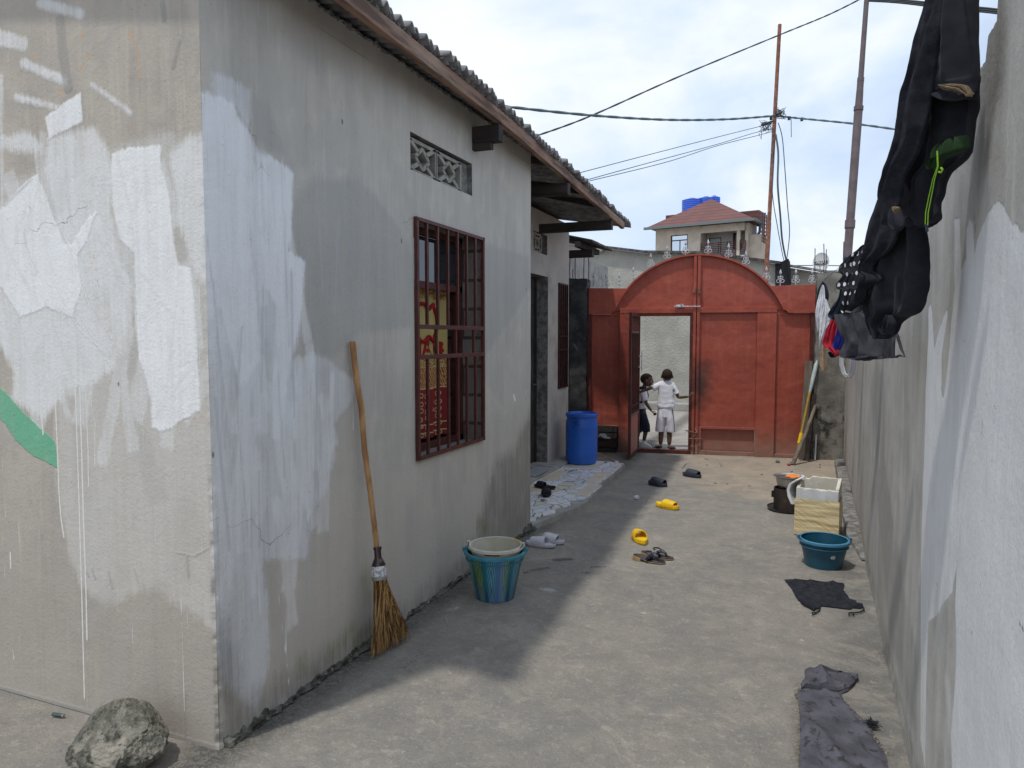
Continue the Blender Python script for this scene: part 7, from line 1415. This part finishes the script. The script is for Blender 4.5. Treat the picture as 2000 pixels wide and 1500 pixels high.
# ================================================================ PEOPLE
def skin_mesh(chains):
    """chains: list of (points, radii) grown with a Skin modifier, returned as plain mesh data"""
    me = bpy.data.meshes.new('tmp'); vs = []; es = []; rs = []; key = {}
    for pts, rad in chains:
        prev = None
        for p, r in zip(pts, rad):
            k = tuple(round(c, 4) for c in p)
            if k not in key: key[k] = len(vs); vs.append(p); rs.append(r if isinstance(r, tuple) else (r, r))
            i = key[k]
            if prev is not None and prev != i: es.append((prev, i))
            prev = i
    me.from_pydata(vs, es, []); o = bpy.data.objects.new('tmp', me); COL.objects.link(o)
    md = o.modifiers.new('s', 'SKIN'); md.use_smooth_shade = True
    for i, sv in enumerate(me.skin_vertices[0].data): sv.radius = rs[i]; sv.use_root = (i == 0)
    sb_ = o.modifiers.new('b', 'SUBSURF'); sb_.levels = 2; sb_.render_levels = 2
    bpy.context.view_layer.update(); out = bpy.data.meshes.new_from_object(o.evaluated_get(bpy.context.evaluated_depsgraph_get())); bpy.data.objects.remove(o); return out
def fuse(parts, name, m_, voxel=.004):
    """join meshes and remesh to one continuous surface"""
    bm = bmesh.new()
    for me in parts: bm.from_mesh(me)
    me = bpy.data.meshes.new('tmp2'); bm.to_mesh(me); bm.free(); o = bpy.data.objects.new('tmp2', me); COL.objects.link(o)
    r = o.modifiers.new('r', 'REMESH'); r.mode = 'VOXEL'; r.voxel_size = voxel; r.use_smooth_shade = True; s_ = o.modifiers.new('sm', 'SMOOTH'); s_.factor = .5; s_.iterations = 2
    bpy.context.view_layer.update(); out = bpy.data.meshes.new_from_object(o.evaluated_get(bpy.context.evaluated_depsgraph_get())); bpy.data.objects.remove(o)
    out.materials.clear(); out.materials.append(m_); o = bpy.data.objects.new(name, out); COL.objects.link(o); out.polygons.foreach_set('use_smooth', [True] * len(out.polygons)); return o
def blobm(c, r, M_=None, seg=24):
    bm = bmesh.new(); bmesh.ops.create_uvsphere(bm, u_segments=seg, v_segments=16, radius=1)
    for v_ in bm.verts: v_.co = Vector((v_.co.x * r[0], v_.co.y * r[1], v_.co.z * r[2]))
    me = bpy.data.meshes.new('b'); bm.to_mesh(me); bm.free(); me.transform((M_ or Matrix()) @ Matrix.Translation(c) if M_ else Matrix.Translation(c)); return me
HS = 1.10
def head_parts(HMx):
    """head looking along local +Y, centre of skull at origin"""
    L = []; HMx = HMx @ Matrix.Scale(HS, 4)
    def e(c, r): me = blobm((0, 0, 0), r); me.transform(HMx @ Matrix.Translation(c)); L.append(me)
    e((0, -.008, .012), (.066, .082, .076)); e((0, .022, -.030), (.052, .056, .058)); e((0, .045, -.066), (.026, .026, .020))       # skull, face, chin
    e((0, .078, -.018), (.0125, .014, .016)); e((0, .070, -.002), (.008, .012, .022)); e((0, .071, -.044), (.022, .012, .007)); e((0, .069, -.053), (.019, .012, .006))   # nose, lips
    for s_ in (-1, 1): e((s_ * .068, -.004, -.012), (.011, .015, .022)); e((s_ * .032, .052, -.030), (.020, .020, .020)); e((s_ * .026, .060, .012), (.018, .014, .007))
    return L
def loft(rings, name, m_, parent, n=36, wr=.004, seed=0, th=.004, fold=8):
    """garment tube from rings: (centre, rx, ry, rotation matrix or None)"""
    mb = MB(); vs = []
    for j, (c, rx, ry, Rm) in enumerate(rings):
        for k in range(n):
            a = 2 * math.pi * k / n; w_ = 1 + (wr * 10) * (noise.noise(Vector((math.cos(a) * 1.6, math.sin(a) * 1.6, j * .45 + seed))) + .4 * math.sin(a * fold + j * .4) * (j / len(rings)))
            p = Vector((rx * w_ * math.cos(a), ry * w_ * math.sin(a), 0)); vs.append(Vector(c) + (Rm @ p if Rm else p))
    fs = [(j * n + k, j * n + (k + 1) % n, (j + 1) * n + (k + 1) % n, (j + 1) * n + k) for j in range(len(rings) - 1) for k in range(n)] + [tuple(range(n - 1, -1, -1)), tuple(range((len(rings) - 1) * n, len(rings) * n))]
    mb.add(vs, fs); return mb
def rings_between(pts, rad, n=4):
    out = []
    for i in range(len(pts) - 1):
        for k in range(n if i < len(pts) - 2 else n + 1):
            f = k / n; p = Vector(pts[i]).lerp(Vector(pts[i + 1]), f); d = (Vector(pts[i + 1]) - Vector(pts[i])).normalized(); r = [rad[i][q] + (rad[i + 1][q] - rad[i][q]) * f for q in (0, 1)]
            out.append((p, r[0], r[1], d.to_track_quat('Z', 'Y').to_matrix()))
    return out
def hand(wrist, d, up, L=.105, side=1, curl=.5):
    """palm and five fingers; d: pointing direction, up: back of the hand"""
    d = Vector(d).normalized(); up = Vector(up); x = d.cross(up).normalized() * side; up = x.cross(d).normalized() * side; w_ = Vector(wrist); ch = []
    ch.append(([tuple(w_ - d * .02), tuple(w_ + d * .02), tuple(w_ + d * .05)], [(.012, .010), (.018, .009), (.019, .008)]))
    out = [skin_mesh(ch)]
    for i, (o_, l_) in enumerate(((-.0155, .036), (-.0052, .042), (.0052, .040), (.0150, .030))):
        b0 = w_ + d * .042 + x * o_; b1 = w_ + d * .056 + x * o_ * 1.15; b2 = b1 + (d * math.cos(curl * .5) - up * math.sin(curl * .5)) * l_ * .5 + x * o_ * .12; b3 = b2 + (d * math.cos(curl) - up * math.sin(curl)) * l_ * .5 + x * o_ * .08
        out.append(skin_mesh([([tuple(b0), tuple(b1), tuple(b2), tuple(b3)], [.0062, .0060, .0054, .0045])]))
    t0 = w_ + d * .012 - x * .012; t1 = w_ + d * .026 - x * .026; t2 = t1 + (d * .7 - x * .5 - up * .3).normalized() * .026; out.append(skin_mesh([([tuple(t0), tuple(t1), tuple(t2)], [.0075, .0065, .005])]))
    return out
# ---- boy in white, seen from behind, standing on the gate sill
BY = 9.93
def bp_(px, py, y=BY): return YP(px, py, y)
person1 = thing('person', 'child in white shirt and shorts seen from behind, arms spread across the gate opening', 'person', (-1.70, BY, .05), 0)
V = Vector
FZ = .05
hipc = V((-1.705, BY, .60)); sho = V((-1.705, BY - .0, .965)); neck = V((-1.692, BY, 1.02)); headc = bp_(1303, 734.0)
lk, rk_ = bp_(1290, 856), bp_(1308, 856)
la, ra = V((-1.765, BY - .015, .105)), V((-1.645, BY - .015, .105))
lh0, rh0 = V((-1.755, BY, .58)), V((-1.655, BY, .58)); lkn, rkn = V((-1.760, BY + .015, .335)), V((-1.650, BY + .015, .335))
lsh, rsh = V((-1.795, BY, .955)), V((-1.612, BY, .955))
lel, lwr = V((-1.925, BY - .05, .895)), V((-2.075, BY - .06, .835)); rel, rwr = V((-1.535, BY + .02, .775)), V((-1.385, BY - .055, .800))
def tl3(*a): return [tuple(p) for p in a]
body_chain = [(tl3(hipc, V((-1.705, BY, .75)), V((-1.705, BY - .005, .88)), sho, neck, headc - V((0, 0, .04))), [(.078, .062), (.070, .055), (.078, .055), (.060, .045), (.033, .034), (.034, .036)]),
    (tl3(sho, lsh, lel, lwr), [(.060, .045), .034, .026, .018]), (tl3(sho, rsh, rel, rwr), [(.060, .045), .034, .026, .018]),
    (tl3(hipc, lh0, lkn, V((-1.765, BY + .0, .22)), la), [(.078, .062), .055, .040, .040, .026]), (tl3(hipc, rh0, rkn, V((-1.647, BY + .0, .22)), ra), [(.078, .062), .055, .040, .040, .026])]
def foot(ank, d, L=.165):
    d = V(d).normalized(); a = V(ank); return skin_mesh([(tl3(a + V((0, 0, .0)), V((a.x, a.y, FZ + .03)) - d * .012, V((a.x, a.y, FZ + .022)) + d * .05, V((a.x, a.y, FZ + .012)) + d * .10, V((a.x, a.y, FZ + .010)) + d * .125), [.021, .026, .024, .020, .012])])
def toes(ank, d):
    d = V(d).normalized(); x = V((d.y, -d.x, 0)); a = V(ank); return [skin_mesh([(tl3(V((a.x, a.y, FZ + .012)) + d * .095 + x * o_, V((a.x, a.y, FZ + .008)) + d * (.128 - abs(i - 1) * .006) + x * o_ * 1.2), [.010, .0075])]) for i, o_ in enumerate((-.020, -.009, .002, .012, .021))]
hdm = Matrix.Translation(headc) @ rotz(R(12)) @ Matrix.Rotation(R(4), 4, 'X')
parts = [skin_mesh(body_chain)] + head_parts(hdm) + [foot(la, (-.75, .65, 0)), foot(ra, (.55, .83, 0))] + toes(la, (-.75, .65, 0)) + toes(ra, (.55, .83, 0)) + hand(lwr, (-.9, .1, .05), (0, -.9, .35), side=1, curl=1.2) + hand(rwr, (.75, .05, .65), (0, -1, 0), side=-1, curl=.7)
b1 = fuse(parts, 'body', M['skin'], .0035); b1.parent = person1; b1.matrix_parent_inverse = person1.matrix_basis.inverted()
def hair_cap(hm, parent):
    hm = hm @ Matrix.Scale(HS, 4)
    bm = bmesh.new(); bmesh.ops.create_uvsphere(bm, u_segments=32, v_segments=24, radius=1)
    dele = []
    for v_ in bm.verts:
        p = v_.co.copy(); v_.co = Vector((p.x * .0672, p.y * .0832 - .008, p.z * .0768 + .012))
        cut = -.034 + max(0, (v_.co.y + .045)) * .75
        if v_.co.z < cut or (v_.co.y > .03 and v_.co.z < .045): dele.append(v_)
    bmesh.ops.delete(bm, geom=dele, context='VERTS'); me = bpy.data.meshes.new('hair'); bm.to_mesh(me); bm.free(); me.transform(hm); me.materials.append(M['hair']); me.polygons.foreach_set('use_smooth', [True] * len(me.polygons))
    o = bpy.data.objects.new('hair', me); COL.objects.link(o); o.parent = parent; o.matrix_parent_inverse = parent.matrix_basis.inverted(); md = o.modifiers.new('s', 'SOLIDIFY'); md.thickness = .006; md.offset = -1; return o
def eyes(hm, parent):
    hm = hm @ Matrix.Scale(HS, 4)
    for s_ in (-1, 1):
        me = blobm((0, 0, 0), (.0095, .0095, .0075)); me.transform(hm @ Matrix.Translation((s_ * .026, .063, -.003))); me.materials.append(M['eye']); o = bpy.data.objects.new('eye', me); COL.objects.link(o); o.parent = parent; o.matrix_parent_inverse = parent.matrix_basis.inverted()
        me = blobm((0, 0, 0), (.0045, .003, .0045)); me.transform(hm @ Matrix.Translation((s_ * .026, .0715, -.003))); me.materials.append(M['hair']); p_ = bpy.data.objects.new('pupil', me); COL.objects.link(p_); p_.parent = o
hair_cap(hdm, person1); eyes(hdm, person1)
def fuse_cloth(mbs, name, m_, parent, th=.005):
    """closed garment tubes joined to one continuous piece of clothing"""
    ms = []
    for q in mbs:
        me = bpy.data.meshes.new('c'); me.from_pydata(q.v, [], q.f); bm = bmesh.new(); bm.from_mesh(me); bmesh.ops.recalc_face_normals(bm, faces=bm.faces); bm.to_mesh(me); bm.free(); ms.append(me)
    o = fuse(ms, name, m_, .005); o.parent = parent; o.matrix_parent_inverse = parent.matrix_basis.inverted(); return o
# shirt: torso tube with sleeves
tor = [(V((-1.692, BY, 1.015)), 0.0475, .040), (V((-1.700, BY, 1.000)), 0.0778, .046), (V((-1.703, BY, .978)), 0.1145, .054), (V((-1.704, BY, .945)), 0.1231, .064), (V((-1.703, BY, .90)), 0.1123, .070), (V((-1.702, BY, .84)), 0.1091, .073), (V((-1.702, BY, .78)), 0.1112, .075), (V((-1.700, BY, .72)), 0.1188, .078), (V((-1.699, BY, .68)), 0.1220, .080), (V((-1.700, BY, .655)), 0.1242, .082), (V((-1.701, BY, .632)), 0.1220, .080)]
rr_ = []
for i in range(len(tor) - 1):
    for k in range(3): f = k / 3; rr_.append((tor[i][0].lerp(tor[i + 1][0], f), tor[i][1] + (tor[i + 1][1] - tor[i][1]) * f, tor[i][2] + (tor[i + 1][2] - tor[i][2]) * f, None))
rr_.append((*tor[-1], None))
sl_ = rings_between([V((-1.765, BY, .955)), V((-1.835, BY - .015, .925)), V((-1.885, BY - .03, .895))], [(.052, .046), (.046, .044), (.046, .047)], 5)
sr_ = rings_between([V((-1.635, BY, .955)), V((-1.590, BY + .01, .885)), V((-1.562, BY + .015, .828))], [(.050, .046), (.046, .043), (.048, .046)], 5)
shirt = fuse_cloth([loft(rr_, '', None, None, wr=.0045, seed=2), loft(sl_, '', None, None, wr=.006, seed=5), loft(sr_, '', None, None, wr=.006, seed=8)], 'shirt', M['shirt_white'], person1)
mb = MB()
for k, (z, f_) in enumerate(((.93, -.05), (.905, .0), (.88, .02), (.855, .0))):
    q = V((-1.567 - .0 + .008 * k - .02 * 0, BY - .045 + .002, z)); 
text_mesh('80', .045, M['navy'], 'sleeve_print', lambda x, y, z: V((-1.585 + x * .8, BY - .048, .875 + y)), person1, bold=.001)
shp = [(V((-1.703, BY, .70)), .090, .068), (V((-1.703, BY, .64)), .100, .074), (V((-1.703, BY, .57)), .108, .078), (V((-1.703, BY, .50)), .112, .080)]
rr_ = [(c, a, b_, None) for c, a, b_ in shp]
lg = lambda s_: [(V((-1.703 + s_ * .046, BY, .62)), .044, .060, None), (V((-1.703 + s_ * .050, BY, .56)), .056, .072, None), (V((-1.703 + s_ * .054, BY, .51)), .062, .077, None), (V((-1.703 + s_ * .058, BY, .47)), .062, .078, None), (V((-1.703 + s_ * .066, BY + .005, .40)), .062, .076, None), (V((-1.703 + s_ * .070, BY + .008, .34)), .062, .076, None), (V((-1.703 + s_ * .074, BY + .01, .295)), .063, .076, None)]
shorts = fuse_cloth([loft(rr_, '', None, None, wr=.003, seed=11), loft(lg(-1), '', None, None, wr=.004, seed=12, fold=6), loft(lg(1), '', None, None, wr=.004, seed=15, fold=6)], 'shorts', M['shorts_white'], person1)
for s_, dx in ((-1, 0), (-1, .010), (1, 0), (1, -.010)):
    mb = MB(); mb.tube([V((-1.703 + s_ * (.103 + .0) - dx * s_ * s_ * 0 + dx, BY - .040, .62)), V((-1.703 + s_ * .116 + dx, BY - .035, .50)), V((-1.703 + s_ * .129 + dx, BY - .03, .38)), V((-1.703 + s_ * .136 + dx, BY - .03, .296))], .0028, 6); mb.build('stripe', M['navy'], person1, world=True)
# ---- second child outside, in profile, leaning forward
B2 = 10.34
person2 = thing('person', 'smiling child in profile with black backpack strap, white shirt and navy shorts outside the gate', 'person', (-2.10, B2, 0), 0)
bq = lambda px, py, dy=0: YP(px, py, B2 + dy)
h2 = bq(1259, 742); n2_ = bq(1252, 757); s2_ = bq(1250, 764); c2b = bq(1249, 785); hp2 = bq(1247, 806)
FZ = 0.0
kn2 = bq(1259, 835); an2 = V((bq(1254, 864).x, B2, .085)); kn2b = bq(1243, 838, .12); an2b = V((bq(1236, 862).x, B2 + .14, .085))
shn = bq(1251, 766, -.085); el2 = bq(1258, 789, -.12); wr2 = bq(1268, 803, -.11); shf = bq(1250, 766, .085); elf = bq(1238, 788, .12); wrf = bq(1240, 808, .10)
ch2 = [(tl3(hp2, c2b, s2_, n2_, h2 - V((.01, 0, .04))), [(.062, .072), (.055, .070), (.048, .066), .031, .034]),
    (tl3(s2_, shn, el2, wr2), [(.048, .066), .033, .026, .018]), (tl3(s2_, shf, elf, wrf), [(.048, .066), .033, .026, .018]),
    (tl3(hp2, bq(1249, 812, -.05), kn2 + V((0, -.05, 0)), an2 + V((0, -.05, 0))), [(.062, .072), .055, .041, .026]), (tl3(hp2, bq(1246, 812, .05), kn2b, an2b), [(.062, .072), .055, .041, .026])]
hm2 = Matrix.Translation(h2) @ rotz(R(-82)) @ Matrix.Rotation(R(-6), 4, 'X')
an2s = an2 + V((0, -.05, 0))
b2o = fuse([skin_mesh(ch2)] + head_parts(hm2) + hand(wr2, (.75, .1, -.65), (.2, -1, 0), side=1, curl=1.0) + hand(wrf, (.1, .1, -1), (0, 1, 0), side=1, curl=.6), 'body', M['skin'], .0035); b2o.parent = person2; b2o.matrix_parent_inverse = person2.matrix_basis.inverted()
hair_cap(hm2, person2); eyes(hm2, person2)
tor = [(n2_ - V((0, 0, .015)), .040, .042), (s2_ + V((0, 0, .025)), .056, .074), (s2_ - V((0, 0, .02)), .068, .092), (bq(1250, 775), .074, .095), (c2b, .072, .090), (bq(1248, 795), .072, .086), (bq(1247.5, 799), .066, .080)]
rr_ = []
for i in range(len(tor) - 1):
    for k in range(3): f = k / 3; rr_.append((tor[i][0].lerp(tor[i + 1][0], f), tor[i][1] + (tor[i + 1][1] - tor[i][1]) * f, tor[i][2] + (tor[i + 1][2] - tor[i][2]) * f, None))
sl_ = rings_between([shn + V((0, .02, .01)), shn.lerp(el2, .35), shn.lerp(el2, .75)], [(.046, .046), (.044, .044), (.047, .047)], 5); sr_ = rings_between([shf + V((0, -.02, .01)), shf.lerp(elf, .35), shf.lerp(elf, .7)], [(.046, .046), (.044, .044), (.046, .046)], 5)
fuse_cloth([loft(rr_, '', None, None, wr=.005, seed=22), loft(sl_, '', None, None, wr=.006, seed=25), loft(sr_, '', None, None, wr=.006, seed=28)], 'shirt', M['shirt_white'], person2)
rr_ = [(bq(1247, 796), .064, .078, None), (bq(1247, 803), .074, .086, None), (bq(1248, 812), .078, .090, None)]
lgn = rings_between([bq(1249, 808, -.045), bq(1254, 822, -.05), kn2 + V((-.005, -.05, .02)), kn2.lerp(an2, .28) + V((.01, -.05, 0))], [(.070, .062), (.068, .060), (.062, .058), (.056, .054)], 4); lgf = rings_between([bq(1246, 808, .045), bq(1245, 822, .07), kn2b, kn2b.lerp(an2b, .25)], [(.068, .060), (.066, .058), (.060, .056), (.056, .054)], 4)
fuse_cloth([loft(rr_, '', None, None, wr=.003, seed=31), loft(lgn, '', None, None, wr=.007, seed=33), loft(lgf, '', None, None, wr=.006, seed=35)], 'shorts', M['navy'], person2)
for a_ in (an2s, an2b):
    mb = MB(); mb.lathe([(.026, 0), (.027, .045), (.0245, .046)], 16, T(a_.x, a_.y, .055), cap=False); mb.build('sock', M['white_cloth'], person2, world=True, smooth=60)
    mb = MB(); ol = foot_outline(.165, .062, 26); n = len(ol); vs = []
    for sc_, z, sx_ in ((.96, .0, 0), (1.0, .004, 0), (1.0, .018, 0), (.94, .022, 0), (.93, .038, -.01), (.70, .062, -.035), (.42, .076, -.050)):
        for (x, y) in ol: vs.append((a_.x + .034 + (x * (1 if z < .03 else (.97 if z < .05 else (.66 if z < .07 else .45)))) + sx_, a_.y + y * sc_, z))
    fs = [(j * n + k, j * n + (k + 1) % n, (j + 1) * n + (k + 1) % n, (j + 1) * n + k) for j in range(6) for k in range(n)] + [tuple(range(n - 1, -1, -1)), tuple(6 * n + k for k in range(n))]
    mb.add(vs, fs); mb.build('shoe', M['shoe'], person2, world=True, smooth=50)
# backpack of the second child: straps and pack behind
mb = MB(); c = bq(1240, 782, 0); mb.box(-.06, .05, -.10, .10, -.14, .13, M=Matrix.Translation(c + V((-.045, 0, 0)))); pk = tag(mb.build('backpack', M['black_cloth2'], bevel=.035, smooth=50), 'black school backpack worn by the child in profile', 'backpack')
mb = MB()
for sy in (-.062, .062):
    s0 = s2_ + V((0, sy, 0)); pts = [s0 + V((-.075, 0, -.02)), s0 + V((-.045, 0, .035)), s0 + V((.01, 0, .050)), s0 + V((.058, 0, .0)), s0 + V((.078, 0, -.07)), s0 + V((.05, sy * .5, -.13)), s0 + V((-.02, sy * .6, -.16))]
    for i in range(len(pts) - 1): mb.bar(pts[i], pts[i + 1], .028, .010, up=(1, 0, .3))
st_ = mb.build('strap', M['black_cloth2'], bevel=.003); st_.parent = pk
mb = MB(); mb.lathe([(.052, 0), (.06, .01), (.05, .026), (.038, .03)], 20, Matrix.Translation(n2_ + V((-.008, 0, -.012)))); mb.build('collar', M['navy'], person2, world=True, smooth=60)

person2.location.x += .035; pk.location.x += .035
